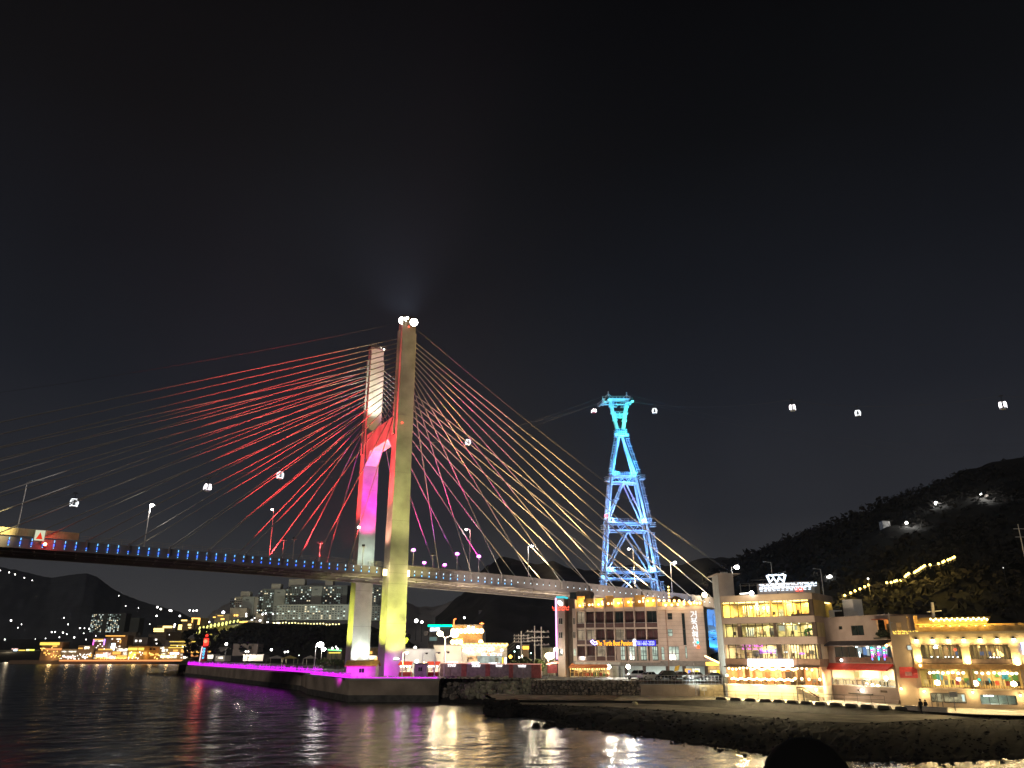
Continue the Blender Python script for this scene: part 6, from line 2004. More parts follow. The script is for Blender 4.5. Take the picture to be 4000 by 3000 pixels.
for x, y, r, m in ((3660, 2524, .34, glow('chandelier', (1, .9, .6), 9)), (3672, 2530, .22, glow('chandelier', (1, .9, .6), 9)), (3650, 2529, .2, glow('chandelier', (1, .9, .6), 9)), (3704, 2532, .14, RED), (3731, 2538, .16, RED), (3746, 2532, .14, RED),
                   (3892, 2540, .22, glow('amber_pendant', (1, .66, .2), 5)), (3902, 2552, .36, glow('amber_pendant', (1, .66, .2), 5)), (3886, 2556, .24, glow('amber_pendant', (1, .66, .2), 5)), (3914, 2558, .24, glow('amber_pendant', (1, .66, .2), 5)), (3824, 2526, .15, glow('amber_pendant', (1, .66, .2), 5))):
    u, v = Eq.uv(x, y, -2); mb = MB(); mb.ball(Eq.P(u, v, -2), r, m, n=8, k=5); mb.tube(Eq.P(u, v, -2), Eq.P(u, H2[0][3], -2), .02, MULL, n=4); mb.build('pendant_lamp', big)
for x in (3733, 3822, 3852):
    a_, b_ = Eq.uv(x, 2560, -3.9), Eq.uv(x + 20, 2545, -3.9); mb = MB(); Eq.box(mb, a_[0], b_[0], a_[1], b_[1], -3.95, -3.9, glow('blue_tv', (.3, .36, .6), .5)); mb.build('screen', big)
# band between the floors
mb = MB(); vb_ = ev(3780, 2606); Eq.box(mb, uX, uE, vb_ - .25, vb_ + .35, -.02, .9, mat('copper_canopy', (.42, .24, .08), .5)); mb.build('canopy', big)
p = Eq.P(eu(3596), vb_ + .2, 1.1); mb = MB(); mb.ball(p, .22, BULB_WARM, n=8, k=5); mb.build('wall_lamp', big)
for h, m in ((H1[0], mat('room_butter', (.68, .55, .26), .8, vary=.12)), (H1[1], mat('room_amber', (.62, .42, .2), .8, vary=.25, scale=.8))):
    eroom(h, m, 5, 800, (1, .78, .38))
    for i in range(6):
        a = h[0] + (h[1] - h[0]) * i / 5; mb = MB(); Eq.box(mb, a - .06, a + .06, h[2], h[3], -.2, -.1, mat('ochre_frame', (.6, .42, .15), .6)); mb.build('mullion', big)
        if i < 5:
            mb = MB(); Eq.box(mb, a + .07, a + (h[1] - h[0]) / 5 - .07, h[2] + .02, h[3] - .02, -.16, -.14, PANE); mb.build('pane', big)
    for i in range(9):
        u = h[0] + .5 + (h[1] - h[0] - 1) * i / 8; w = rnd(-3, -.6)
        mb = MB(); mm = random.choice(FURN + [mat('furniture_red', (.5, .08, .05), .6)])
        Eq.box(mb, u - .25, u + .25, h[2] + .42, h[2] + .5, w - .25, w + .25, mm); Eq.box(mb, u - .25, u + .25, h[2] + .5, h[2] + 1.05, w - .25, w - .18, mm); Eq.box(mb, u - .2, u - .14, h[2], h[2] + .42, w - .2, w - .14, MULL); Eq.box(mb, u + .14, u + .2, h[2], h[2] + .42, w - .2, w - .14, MULL); mb.build('chair', big)
    for i in range(7):
        u = h[0] + .4 + (h[1] - h[0] - 1) * (i + rnd(0, .6)) / 7; mb = MB(); a = rnd(.6, 1.6); Eq.box(mb, u, u + rnd(.4, 1.1), h[2] + a, h[2] + a + rnd(.5, 1.0), -4.95, -4.85, random.choice([FURN[1], FURN[2], glow('warm_panel', (1, .55, .2), .9), glow('teal_panel', (.2, .8, .75), .8), mat('furniture_green', (.1, .25, .08), .7)])); mb.build('wall_panel', big)
FL = None
for i, x in enumerate((3632, 3648, 3664, 3683, 3704, 3722, 3743, 3763, 3814, 3837, 3861, 3884, 3904, 3921, 3936, 3953, 3970)):
    p = Eq.P(eu(x, 2630, -.1), ev(3780, 2630, -.1) + .05 * (i % 3), .02)
    if FL is None:
        m2 = MB(); m2.ball(p, .24, glow('flag_bulb', (1, .90, .62), 7), n=6, k=4, sz=.75); FL = m2.build('bulb', big, origin=p)
    else: share(FL, 'bulb', big, p)
p = Eq.P(*Eq.uv(3745, 2653, -.5), -.5); mb = MB(); mb.ball(p, .36, glow('violet_white', (.8, .78, 1), 9), n=8, k=5, sz=.7); mb.build('pendant_lamp', big)
p = Eq.P(*Eq.uv(3825, 2655, -.5), -.5); mb = MB(); mb.ball(p, .22, glow('teal_dot', (.02, .7, .5), 2.5), n=8, k=5); mb.build('pendant_lamp', big)
mb = MB(); Eq.box(mb, uX, uE, H1[0][2] - .18, H1[0][2] - .04, .03, .5, mat('ledge_cream', (.55, .45, .3), .8)); mb.build('ledge', big)
# ground floor openings
mb = MB(); h = HG[0]; Eq.box(mb, h[0], h[1], h[2], h[3], -3, -2.9, lit_window('kitchen', (1, .82, .5), .5, contrast=.7)); Eq.box(mb, h[0], h[1], h[2] - .1, h[2], -2.9, -.31, PAINT_GREY); mb.build('room_wall', big)
mb = MB()
for t in (0, .14, .18, .31, .35, .38, 1):
    a = h[0] + (h[1] - h[0]) * t; Eq.box(mb, a - .05, a + .05, h[2] if t > .34 else 0.02, h[3], -.1, .06, MULL)
Eq.box(mb, h[0], h[1], h[3] - .05, h[3] + .06, -.1, .06, MULL); Eq.box(mb, h[0] + .38 * (h[1] - h[0]), h[1], h[2] - .06, h[2] + .05, -.1, .06, MULL)
mb.build('frame', big)
mb = MB(); Eq.box(mb, h[0] + .06, h[1] - .06, h[2], h[3], -.05, -.03, PANE); mb.build('pane', big)
mb = MB(); a_ = Eq.rect(3758, 2714, 3768, 2740, -.2); Eq.box(mb, a_[0], a_[1], a_[2], a_[3], -.25, -.2, glow('cool_strip', (.85, 1, .95), 1.4)); mb.build('tube_light', big)
h = HG[1]
mb = MB(); Eq.box(mb, h[0], h[1], h[2], h[3], -3, -2.9, mat('garage_pale', (.42, .47, .42), .7, vary=.15, scale=.8)); Eq.box(mb, h[0], h[1], h[2] - .1, h[2], -2.9, -.31, PAINT_GREY); Eq.box(mb, h[0], h[1], h[3], h[3] + .1, -2.9, -.31, WHITE_WALL); mb.build('room_wall', big)
p = Eq.P(h[0] + .5, h[3] - .2, -.6); mb = MB(); mb.obox(p, Eq.u * 1.2, Eq.n * .2, (0, 0, .15), glow('cool_tube', (.82, .95, 1), 10)); mb.build('tube_light', big); lamp('POINT', p + Vector((0, 0, -.4)) + Eq.u, 150, (.85, 1, .92), size=.3)
mb = MB()
for i in range(5):
    a = h[0] + (h[1] - h[0]) * i / 4; Eq.box(mb, a - .05, a + .05, h[2], h[3], -.15, -.05, MULL)
mb.build('mullion', big)
mb = MB()
for i in range(4):
    a = h[0] + (h[1] - h[0]) * i / 4; Eq.box(mb, a + .06, a + (h[1] - h[0]) / 4 - .06, h[2], h[3], -.11, -.09, PANE)
mb.build('pane', big)
# roof terrace with lit pergola
vt0, vt1, vt2 = vc + .35, ev(3740, 2436, -2), ev(3740, 2420, -2)
TENT = mat('pergola_cream', (.62, .42, .16), .8, vary=.1)
ua, ub = eu(3574, 2440, -2), eu(3876, 2440, -2)
mb = MB(); mb.prism([Eq.P(ua, vt1, -1), Eq.P(ua + .8, vt2 + .4, -3), Eq.P(ua + .8, vt2 + .25, -3), Eq.P(ua, vt1 - .15, -1)], Eq.u * (ub - ua - .8), TENT); mb.prism([Eq.P(ua + .8, vt2 + .4, -3), Eq.P(ua, vt1, -5), Eq.P(ua, vt1 - .15, -5), Eq.P(ua + .8, vt2 + .25, -3)], Eq.u * (ub - ua - .8), TENT); mb.build('pergola_roof', big)
mb = MB(); Eq.box(mb, ua, eu(4060), vt0, vt0 + 1.2, -5.2, -5, TENT); Eq.box(mb, ua, eu(4060), vt0 - .3, vt0 + .75, -.3, -.12, mat('parapet_ochre', (.50, .34, .13), .85)); mb.build('roof_parapet', big)
for i in range(8):
    a = ua + (ub - ua - .8) * i / 7; mb = MB(); Eq.box(mb, a, a + .12, vt0 - .3, vt1, -1.1, -.98, TENT); mb.build('pergola_post', big)
mb = MB(); Eq.box(mb, eu(3570, 2430, -1.5), eu(3586, 2430, -1.5), vt0, ev(3578, 2404, -1.5), -2, -1.5, TENT); mb.build('chimney', big)
pb = None
for i in range(44):
    x = 3612 + (i % 44) * 5.9; p = Eq.P(eu(x, 2450, -.9), vt1 - .45 - .25 * abs(math.sin(i * .55)), -.9)
    if pb is None:
        m2 = MB(); m2.ball(p, .17, glow('festoon_bulb', (1, .76, .26), 8), n=6, k=4); pb = m2.build('festoon_bulb', big, origin=p)
    else: share(pb, 'festoon_bulb', big, p)
for i in range(22):
    x = 3636 + i * 10.5; p = Eq.P(eu(x, 2425, -1.6), vt2 + .1 - .35 * (i % 2) * .5, -1.55); share(pb, 'festoon_bulb', big, p)
for t in (.1, .3, .5, .7, .9):
    lamp('POINT', Eq.P(ua + (ub - ua) * t, vt1 - .8, -2.5), 520, (1, .62, .16), size=.3)
    lamp('POINT', Eq.P(ua + (ub - ua) * t, vt1 + .3, .2), 190, (1, .62, .16), size=.2)
mb = MB()
for i in range(14):
    u = ua + 1 + i * 1.5; Eq.box(mb, u, u + .4, vt0 - .25, vt0 + .95 + rnd(-.15, .1), -.7, -.5, FURN[1])
mb.build('terrace_chairs', big, kind='stuff')
# cross on the roof, mast, blue neon at the edge
crs = thing('roof_cross', Eq.P(eu(3644, 2414, -5), vt2, -5), 'plain white cross standing behind the roof pergola', 'cross')
CRW = mat('cross_white', (.75, .72, .68), .6, vary=.05)
pb0 = Eq.P(eu(3646, 2420, -5), vt1 - .5, -5); pt = Eq.P(eu(3641, 2353, -5), ev(3641, 2353, -5), -5)
mb = MB(); mb.bar(pb0, pt, .32, .32, CRW, up=(0, 1, 0)); mb.build('post', crs)
cz = ev(3643, 2389, -5); mb = MB(); mb.bar(Eq.P(eu(3620, 2390, -5), cz - .05, -4.8), Eq.P(eu(3678, 2387, -5), cz + .1, -4.8), .16, .16, CRW); mb.build('crossbar', crs)
mb = MB(); a_ = Eq.uv(3968, 2470, -1); Eq.box(mb, a_[0], a_[0] + .18, vt0, ev(3970, 2445, -1), -1.2, -1, PAINT_GREY); Eq.box(mb, eu(3935, 2446, -1), a_[0], ev(3950, 2448, -1), ev(3950, 2445, -1), -1.15, -1.05, PAINT_GREY); mb.build('roof_mast', big)
mb = MB(); a_ = Eq.rect(3992, 2510, 4010, 2556, .6); Eq.box(mb, a_[0], a_[1], a_[2], a_[3], .3, .6, glow('blue_sign', (.25, .35, 1), 5)); mb.build('blade_sign', big)
for x in (3540, 3640, 3800, 3960):
    p = Eq.P(eu(x), 3.0, 11); lamp('SPOT', p, 900, (1, .74, .40), target=Eq.P(eu(x), 4, 0), angle=110, blend=1, size=.4)  # added wash over the front, these spots have no fixture

for x, y in ((3610, 2700), (3800, 2704), (3985, 2716), (3520, 2690)):  # wall lamps added to brighten the promenade strip
    u, v = Eq.uv(x, y, .25); p = Eq.P(u, v, .3)
    m2 = MB(); m2.ball(p, .14, glow('downlight_glass', (1, .82, .42), 18), n=6, k=4); m2.tube(p + Vector((0, 0, .12)), p + Vector((0, 0, .3)), .1, DARK_METAL, n=6); m2.build('wall_lamp', big)
    lamp('POINT', p + Eq.n * .5 - Vector((0, 0, .2)), 220, (1, .76, .34), size=.2)

for x in (3520, 3640, 3764, 3895, 4000):
    lamp('SPOT', Eq.P(eu(x), vc - 1.0, .9), 5500, (1, .76, .40), target=Eq.P(eu(x), 0, 9), angle=80, blend=1, size=.3)
for x in (3290, 3390, 3470):
    lamp('SPOT', Dq.P(du(x), hD[3] - .4, 1.7), 4500, (1, .80, .50), target=Dq.P(du(x), 0, 7), angle=100, blend=1, size=.3)
SER = []
# ================================================================== QUAY FURNITURE, SHORE WALLS
# stone retaining wall under the pension, every stone a piece
sw_a, sw_b = atY(2075, 2660, 157), atY(2498, 2660, 154.5)
SWL = Fac((sw_a.x, sw_a.y), (sw_b.x, sw_b.y), 2.0)
wall_s = thing('stone_retaining_wall', SWL.P(SWL.L / 2, 0, 0), 'rough dark fieldstone retaining wall below the pension forecourt', 'wall')
STN = [mat('fieldstone_%d' % i, c, .9, vary=.4, scale=1.2, bump=.5, bscale=4) for i, c in enumerate(((.26, .22, .18), (.18, .155, .13), (.33, .28, .23), (.13, .115, .10)))]
mb = MB(); SWL.box(mb, 0, SWL.L, -.3, 2.45, -.8, -.25, mat('mortar_dark', (.07, .06, .05), .95)); mb.build('core', wall_s)
def stone_mesh(seed, m):
    random.seed(seed)
    mb = MB(); mb.ball((0, 0, 0), 1, m, n=6, k=4, jit=.16)
    for p in mb.v:
        p.x = max(-.82, min(.82, p.x)); p.z = max(-.8, min(.8, p.z))
    return mb.mesh('stone', Vector())
SM = [stone_mesh(i, STN[i % 4]) for i in range(10)]
random.seed(11)
v = 0.05
rowi = 0
while v < 2.45:
    hgt = rnd(.42, .6); u = -.2 + rnd(0, .4)
    while u < SWL.L:
        w = rnd(.5, 1.15)
        o = bpy.data.objects.new('stone', random.choice(SM)); COL.objects.link(o); o.parent = wall_s
        o.location = SWL.P(u + w / 2, v + hgt / 2 + rnd(-.05, .05), -.2) - origin_of(wall_s)
        o.scale = (w * .58, .42 * rnd(.7, 1.3), hgt * .62)
        o.rotation_euler = (rnd(-.15, .15), rnd(-.15, .15), math.atan2(SWL.u.y, SWL.u.x))
        u += w
    v += hgt; rowi += 1
# concrete retaining wall right of it with railing, sign post
cw_a, cw_b = atY(2500, 2660, 154), atY(2822, 2660, 150)
CW_ = Fac((cw_a.x, cw_a.y), (cw_b.x, cw_b.y), 2.0)
cwall = thing('concrete_retaining_wall', CW_.P(CW_.L / 2, 0, 0), 'plain brown concrete retaining wall with a mesh fence below the parked cars', 'wall')
n = 7
for i in range(n):
    mb = MB(); CW_.box(mb, CW_.L * i / n + .02, CW_.L * (i + 1) / n - .02, -.3, 1.9, -.7, -.2, CONC_WARM); mb.build('panel', cwall)
mb = MB(); CW_.box(mb, 0, CW_.L, -.3, 2.0, -1.2, -.72, CONC_WARM); CW_.box(mb, 0, CW_.L, 1.91, 2.02, -.72, -.1, CONCRETE); mb.build('core', cwall)
fen = thing('mesh_fence', CW_.P(CW_.L * .7, 2.02, -.3), 'thin mesh fence standing on the concrete retaining wall by the cars', 'fence')
mb = MB()
for i in range(24):
    u = CW_.L * i / 23; CW_.box(mb, u - .02, u + .02, 2.02, 3.5, -.32, -.28, STEEL)
for vv in (2.2, 2.7, 3.1, 3.5): CW_.box(mb, 0, CW_.L, vv - .015, vv + .015, -.315, -.285, STEEL)
mb.build('post', fen, kind='stuff')
mb = MB(); CW_.box(mb, CW_.L * .72, CW_.L, -.3, 2.0, -.15, .15, mat('ochre_wall', (.42, .34, .2), .85, vary=.2)); mb.build('facing', cwall)
pw = Fac.px(2822, 149, 2833, 149, 2.0)
pil = MB(); pw.box(pil, 0, .55, -.2, 3.4, -.4, .1, CTL); pil.build('gate_pillar', label='pale square pillar at the foot of the cafe tower', cat='pillar')
def sign_post(x, y0, y1, Y, pan, label, col):
    p0 = atY(x, y1, Y); p1 = atY(x, y0, Y)
    t = thing('sign_post', p0, label, 'sign')
    mb = MB(); mb.tube(p0, (p0.x, p0.y, p1.z), .06, STEEL, n=6); mb.build('pole', t)
    if pan:
        mb = MB(); z = p1.z - .3; mb.box(p0.x - pan, p0.x + pan, Y - .1, Y - .06, z - .35, z + .3, col); mb.build('panel', t)
sign_post(2752, 2683, 2716, 146, .45, 'small white notice on a post before the ochre retaining wall', mat('notice_white', (.6, .58, .5), .6))
sign_post(2719, 2590, 2716, 147, 0, 'slim bare pole in front of the parked cars', STEEL)
sign_post(3734, 2702, 2776, 112, .55, 'round headed white notice post before the lit garage windows', mat('notice_white', (.6, .58, .5), .6))
# rip-rap of pale lit boulders and dark wall left of it
rr = thing('rock_revetment', atZ(1900, 2700, 1.0), 'pale boulders piled where the quay meets the shore', 'rocks')
RK = [mat('boulder_%d' % i, c, .9, vary=.35, scale=1, bump=.5, bscale=3) for i, c in enumerate(((.34, .32, .22), (.24, .22, .17), (.42, .40, .27)))]
BM = [stone_mesh(40 + i, RK[i % 3]) for i in range(9)]
random.seed(21)
ra, rb = atY(1712, 2652, 178), atY(2090, 2650, 160)
for row in range(9):
    t = row / 8
    n = 26
    for i in range(n):
        s = (i + rnd(.1, .9)) / n
        top = ra.lerp(rb, s); z = 4.3 - 4.3 * t
        if z < 1.0 + 1.2 * max(0, (s - .7) / .3): continue
        p = Vector((top.x + rnd(-.5, .5), top.y - t * 5.5 + rnd(-.4, .4), z + rnd(-.15, .15)))
        r = rnd(.55, 1.0) * (1.25 if .3 < s < .9 and rnd(0, 1) < .3 else 1)
        o = bpy.data.objects.new('boulder', BM[int(rnd(0, 9)) % 9] if s > .36 else SM[int(rnd(0, 10)) % 10]); COL.objects.link(o); o.parent = rr
        o.location = p - origin_of(rr); o.scale = (r, r * .8, r * rnd(.55, .85)); o.rotation_euler = (rnd(-.3, .3), rnd(-.3, .3), rnd(0, 6))
mb = MB(); mb.poly([ra + Vector((0, 1, 0)), rb + Vector((0, 1, 0)), Vector((rb.x, rb.y - 6, -.5)), Vector((ra.x, ra.y - 6.5, -.5))], ROCK_DARK); mb.build('core', rr)
# brown dirt beach between the rocks and the wall
mb = MB()
bx = [(1930, 2737), (2060, 2736), (2220, 2737), (2400, 2737)]
f = [atZ(x, y, 2.0) + Vector((0, 0, .06)) for x, y in bx]
bk = [atY(x, y, Y) for x, y, Y in ((1890, 2712, 166), (2075, 2716, 156.5), (2250, 2716, 155.6), (2430, 2718, 154.8))]
rows = []
for t in (0, .2, .4, .6, .8, 1):
    rows.append([a.lerp(b, t) + Vector((0, 0, .25 * math.sin(math.pi * t) + rnd(0, .1))) for a, b in zip(dense(f, 6), dense(bk, 6))])
mb.grid(rows, SOIL)
mb.build('beach', kind='structure', smooth=True)
mb = MB()
foot = [atZ(1730, 2745, -.3), atZ(1800, 2742, -.2), atZ(1880, 2740, .1), atZ(1935, 2742, .4)]
top_ = [atZ(1715, 2722, .8), atZ(1800, 2720, 1.0), atZ(1880, 2716, 1.4), atZ(1935, 2722, 1.8)]
mb.grid([dense(foot, 4), dense([(a + b) / 2 + Vector((0, 0, rnd(0, .3))) for a, b in zip(foot, top_)], 4), dense(top_, 4)], ROCK_DARK)
mb.build('foreshore', kind='structure', smooth=True)
random.seed(5)
mb = MB(); p = atZ(2136, 2692, 2.6); mb.ball(p, .75, RK[2], n=7, k=5, sz=.6, jit=.2); mb.build('boulder', label='single pale boulder lying on the dirt before the stone wall', cat='rock')
mb = MB(); p = atY(2480, 2750, 133); mb.ball(p, .5, RK[2], n=7, k=5, sz=.8, jit=.2); mb.build('boulder', label='small pale stone at the edge of the breakwater path', cat='rock')

# low parapet of separate blocks along the promenade edge
blk = None
gb = 'parapet blocks along the promenade edge'
edge = [atZ(x, y, 2.0) for x, y in ((2790, 2733), (3000, 2741), (3200, 2753), (3400, 2765), (3560, 2774))]
tot = sum((b - a).length for a, b in zip(edge, edge[1:]))
def along(d):
    for a, b in zip(edge, edge[1:]):
        L = (b - a).length
        if d <= L: return a.lerp(b, d / L), (b - a).normalized()
        d -= L
    return edge[-1], (edge[-1] - edge[-2]).normalized()
BLK = mat('parapet_block_concrete', (.09, .08, .07), .9, vary=.3, scale=1)
nb = 13
for i in range(nb):
    c, dr_ = along(tot * (i + .5) / nb)
    L = tot / nb * .74
    if blk is None:
        m2 = MB(); m2.prism([(-L / 2, -.3, 0), (L / 2, -.3, 0), (L / 2 - .15, -.3, .34), (L / 2 - .4, -.3, .42), (-L / 2 + .4, -.3, .42), (-L / 2 + .15, -.3, .34)], (0, .6, 0), BLK)
        me = m2.mesh('parapet_block', Vector()); blk = me
    o = bpy.data.objects.new('parapet_block', blk); SER.append((c.x / c.y, o, 'low dark concrete block from the left along the promenade edge')); COL.objects.link(o); o.location = c; o.rotation_euler = (0, 0, math.atan2(dr_.y, dr_.x))
    tag(o, 'x', 'concrete block', gb)
# thin promenade railing before the cafe base wall
prl = thing('promenade_railing', C.P(8, 0, 3), 'thin wire railing along the promenade before the cream cafe wall', 'railing')
mb = MB()
for i in range(15):
    u = i * 2.0 - 1; mb.tube(C.P(u, 0, 3.2), C.P(u, 1.15, 3.2), .03, MULL, n=4)
mb.tube(C.P(-1, 1.15, 3.2), C.P(27, 1.15, 3.2), .03, MULL, n=4); mb.tube(C.P(-1, .6, 3.2), C.P(27, .6, 3.2), .02, MULL, n=4)
mb.build('wire_rail', prl, kind='stuff')
# white parapet wall where the promenade ramp comes up
wp = Fac.px(3502, 116, 3662, 111.5, 2.0)
mb = MB()
wpt = thing('ramp_wall', wp.P(wp.L / 2, 0, 0), 'low white wall of joined panels behind the walking couple', 'wall')
for i in range(4):
    mb = MB(); wp.box(mb, wp.L * i / 4 + .02, wp.L * (i + 1) / 4 - .02, -.2, .5, -.15, .1, mat('ramp_white', (.55, .48, .38), .85, vary=.1)); mb.build('panel', wpt)
mb = MB(); wp.box(mb, 0, wp.L, .5, .58, -.2, .15, CONCRETE); mb.build('coping', wpt)

# ---- magenta light fence along the quay and the pier
MFEN = glow('magenta_led', (.80, .02, 1.0), 1.5); MROPE = glow('magenta_rope', (.90, .03, 1.0), 2.0)
def led_fence(a, b, name, label, hz=1.15, step=.55, rows=2):
    t = thing('light_fence', (a.x, a.y, G), label, 'fence', 'magenta lit fences along the quay and pier')
    L = (b - a).length
    mb = MB()
    n = int(L / step)
    for i in range(n + 1):
        p = a.lerp(b, i / n); mb.tube((p.x, p.y, G), (p.x, p.y, G + hz), .035, STEEL, n=4)
    mb.build('post', t, kind='stuff')
    mb = MB()
    for k in range(rows):
        z = G + .12 + k * hz * .45
        mb.tube((a.x, a.y, z), (b.x, b.y, z), .055, MROPE, n=4)
    for i in range(n):
        p = a.lerp(b, (i + .5) / n); hh = rnd(.2, .9); mb.tube((p.x, p.y, G + .1), (p.x, p.y, G + hh * hz), .075, MFEN, n=4)
    mb.build('led_strip', t, kind='stuff')
    for i in range(max(2, int(L / 9))):
        p = a.lerp(b, (i + .5) / max(2, int(L / 9))); lamp('POINT', (p.x, p.y + .3, G + .5), 50, (.8, .02, 1), size=.4)
V3 = lambda p: Vector((p.x, p.y, 0))
led_fence(V3(qa) + Vector((.2, .25, 0)), V3(qb) + Vector((-.4, .25, 0)), 'f', 'magenta lit fence along the front edge of the quay', hz=.5, rows=1)
led_fence(V3(QL) + Vector((.4, .3, 0)), V3(qa) + Vector((.2, .35, 0)), 'f', 'magenta lit fence along the left edge of the quay')
led_fence(V3(pf) + Vector((.4, .5, 0)), V3(pn) + Vector((0, .4, 0)), 'f', 'magenta lit fence running along the long pier', hz=1.9)
mb = MB(); mb.tube((qa.x, 169.9, G - .12), (qb.x, 169.9, G - .12), .05, MROPE, n=4); mb.build('led_rope', label='thin magenta light rope under the quay coping', cat='light rope')
# hut by the pylon foot
h0, h1 = atY(1352, 2640, 176), atY(1470, 2640, 176)
hut = thing('quay_hut', ((h0.x + h1.x) / 2, 178, G), 'small gabled hut washed in magenta light at the pylon foot', 'hut')
hx0, hx1, hy0, hy1 = h0.x, h1.x - .2, 176, 180
hz = G + 2.35
HUTW = mat('hut_wall', (.55, .50, .47), .8, vary=.1)
mb = MB(); mb.box(hx0, hx1, hy0, hy1, G, hz, HUTW); mb.prism([(hx0, hy0, hz), (hx0, hy1, hz), (hx0, (hy0 + hy1) / 2, hz + .9)], (.2, 0, 0), HUTW); mb.prism([(hx1 - .2, hy0, hz), (hx1 - .2, hy1, hz), (hx1 - .2, (hy0 + hy1) / 2, hz + .9)], (.2, 0, 0), HUTW); mb.build('wall', hut)
mb = MB()
for sg in (-1, 1):
    ye = hy0 - .4 if sg < 0 else hy1 + .4
    mb.prism([(hx0 - .4, ye, hz - .12), (hx0 - .4, (hy0 + hy1) / 2, hz + 1.0), (hx0 - .4, (hy0 + hy1) / 2, hz + 1.12), (hx0 - .4, ye, hz + .02)], (hx1 - hx0 + .8, 0, 0), mat('hut_roof', (.42, .28, .10), .7))
mb.build('roof', hut)
mb = MB(); wx = (hx0 * .48 + hx1 * .52); mb.box(wx - .55, wx + .55, hy0 - .06, hy0 - .01, G + 1.0, G + 1.8, DGLASS); w = mb.build('window', hut)
mb = MB(); mb.box(wx - .03, wx + .03, hy0 - .1, hy0 - .06, G + 1.0, G + 1.8, PAINT_GREY); mb.box(wx - .6, wx + .6, hy0 - .1, hy0 - .02, G + .92, G + .99, PAINT_GREY); mb.build('frame', w)
lamp('SPOT', (hx0 + 3, 171.2, G + .4), 2300, (.9, .03, 1), target=(hx0 + 2.5, 176, G + 1.2), angle=110, blend=1)
lamp('SPOT', (hx0 - 3.5, 174, G + .4), 1500, (.85, .02, 1), target=(hx0, 178, G + 1.4), angle=100, blend=1)
lamp('POINT', (hx1 - 1, 175, hz + 2.2), 160, (1, .75, .3), size=.3)
for x, y in ((1562, 2645), (1640, 2640), (1700, 2645)):
    p = atY(x, y, 172); lamp('POINT', (p.x, p.y, G + .5), 160, (.85, .02, 1), size=.3)
# magenta wash at the pylon foot, capped by a small luminaire
lamp('SPOT', BP(-3.0, -6.6, G + .4), 2200, (.85, .03, 1), target=BP(0, -2.4, G + 1.4), angle=85, blend=.15, size=.2)
mb = MB(); p = BP(-.2, -2.85, 8.1); mb.obox(p, BU * 1.0, BN * .4, (0, 0, .22), glow('white_lamp', (1, 1, .95), 10)); mb.obox(p - Vector((0, 0, .3)), BU * 1.0, BN * .4, (0, 0, .1), DARK_METAL); mb.build('wall_lamp', legs[0])
# small kiosk on the quay
k0, k1 = atY(1617, 2640, 180), atY(1666, 2640, 180)
kio = thing('quay_kiosk', ((k0.x + k1.x) / 2, 182, G), 'flat dark kiosk with one small window right of the pylon foot', 'kiosk')
mb = MB(); mb.box(k0.x, k1.x, 180, 183, G, G + 2.6, mat('kiosk_grey', (.3, .28, .3), .7)); mb.build('wall', kio)
mb = MB(); mb.box(k0.x - .2, k1.x + .2, 179.8, 183.2, G + 2.62, G + 2.8, DARK_METAL); mb.build('roof', kio)
mb = MB(); mx_ = (k0.x + k1.x) / 2; mb.box(mx_ - .45, mx_ + .35, 179.9, 179.97, G + 1.2, G + 2.0, DGLASS); w = mb.build('window', kio)
mb = MB(); mb.box(mx_ - .1, mx_ - .04, 179.82, 179.9, G + 1.2, G + 2.0, PAINT_GREY); mb.build('frame', w)
for i, (x0, x1, lab) in enumerate(((1558, 1604, 'red lit food stall with striped front beside the pylon foot'), (1668, 1712, 'red lit food stall right of the dark kiosk'))):
    a, b = atY(x0, 2640, 184), atY(x1, 2640, 184)
    t = thing('food_stall', ((a.x + b.x) / 2, 185, G), lab, 'stall')
    mb = MB(); mb.box(a.x, b.x, 184, 186, G, G + .9, mat('stall_red', (.5, .07, .05), .6)); mb.box(a.x, b.x, 186, 186.2, G + .9, G + 2.5, lit_window('stall_glow', (1, .72, .45), 1.1, scale=2.5, contrast=.9)); mb.build('counter', t)
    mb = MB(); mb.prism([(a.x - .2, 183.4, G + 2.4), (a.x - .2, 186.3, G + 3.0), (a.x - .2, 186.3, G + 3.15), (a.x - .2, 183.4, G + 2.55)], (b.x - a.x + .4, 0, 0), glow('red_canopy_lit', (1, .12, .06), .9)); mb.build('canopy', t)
    for q in (0, 1):
        mb = MB(); xx = a.x + (b.x - a.x) * q; mb.tube((xx, 183.8, G), (xx, 183.8, G + 2.5), .06, PAINT_GREY, n=5); mb.build('post', t)
    mb = MB()
    for j in range(4): mb.ball((a.x + (b.x - a.x) * (j + .5) / 4, 184.2, G + 2.1), .16, BULB_WHITE, n=6, k=4)
    mb.build('bulb_string', t, kind='stuff')
# construction hoarding with wall lamps, right of the quay
hoard = thing('site_hoarding', atY(1900, 2650, 182), 'long dark site hoarding with red posts and white lettering boards', 'hoarding')
HP = mat('hoarding_panel', (.30, .25, .25), .7, vary=.2); HR = mat('hoarding_red', (.42, .12, .10), .7)
HF = Fac.px(1718, 186, 2116, 172, G)
xs_ = [1718, 1760, 1802, 1822, 1860, 1896, 1914, 1950, 1988, 2004, 2040, 2076, 2096, 2114]
for a, b in zip(xs_, xs_[1:]):
    ua, ub = HF.uv(a, 2640)[0], HF.uv(b, 2640)[0]
    wide = ub - ua > 1.4
    mb = MB(); HF.box(mb, ua + .03, ub - .03, .02, 2.65 if wide else 2.75, -.1 if wide else -.15, .0 if wide else .08, HP if wide else HR); mb.build('panel', hoard)
mb = MB(); HF.box(mb, 0, HF.L, 2.68, 2.82, -.12, .1, glow('salmon_edge', (1, .42, .32), .8)); mb.build('top_rail', hoard)
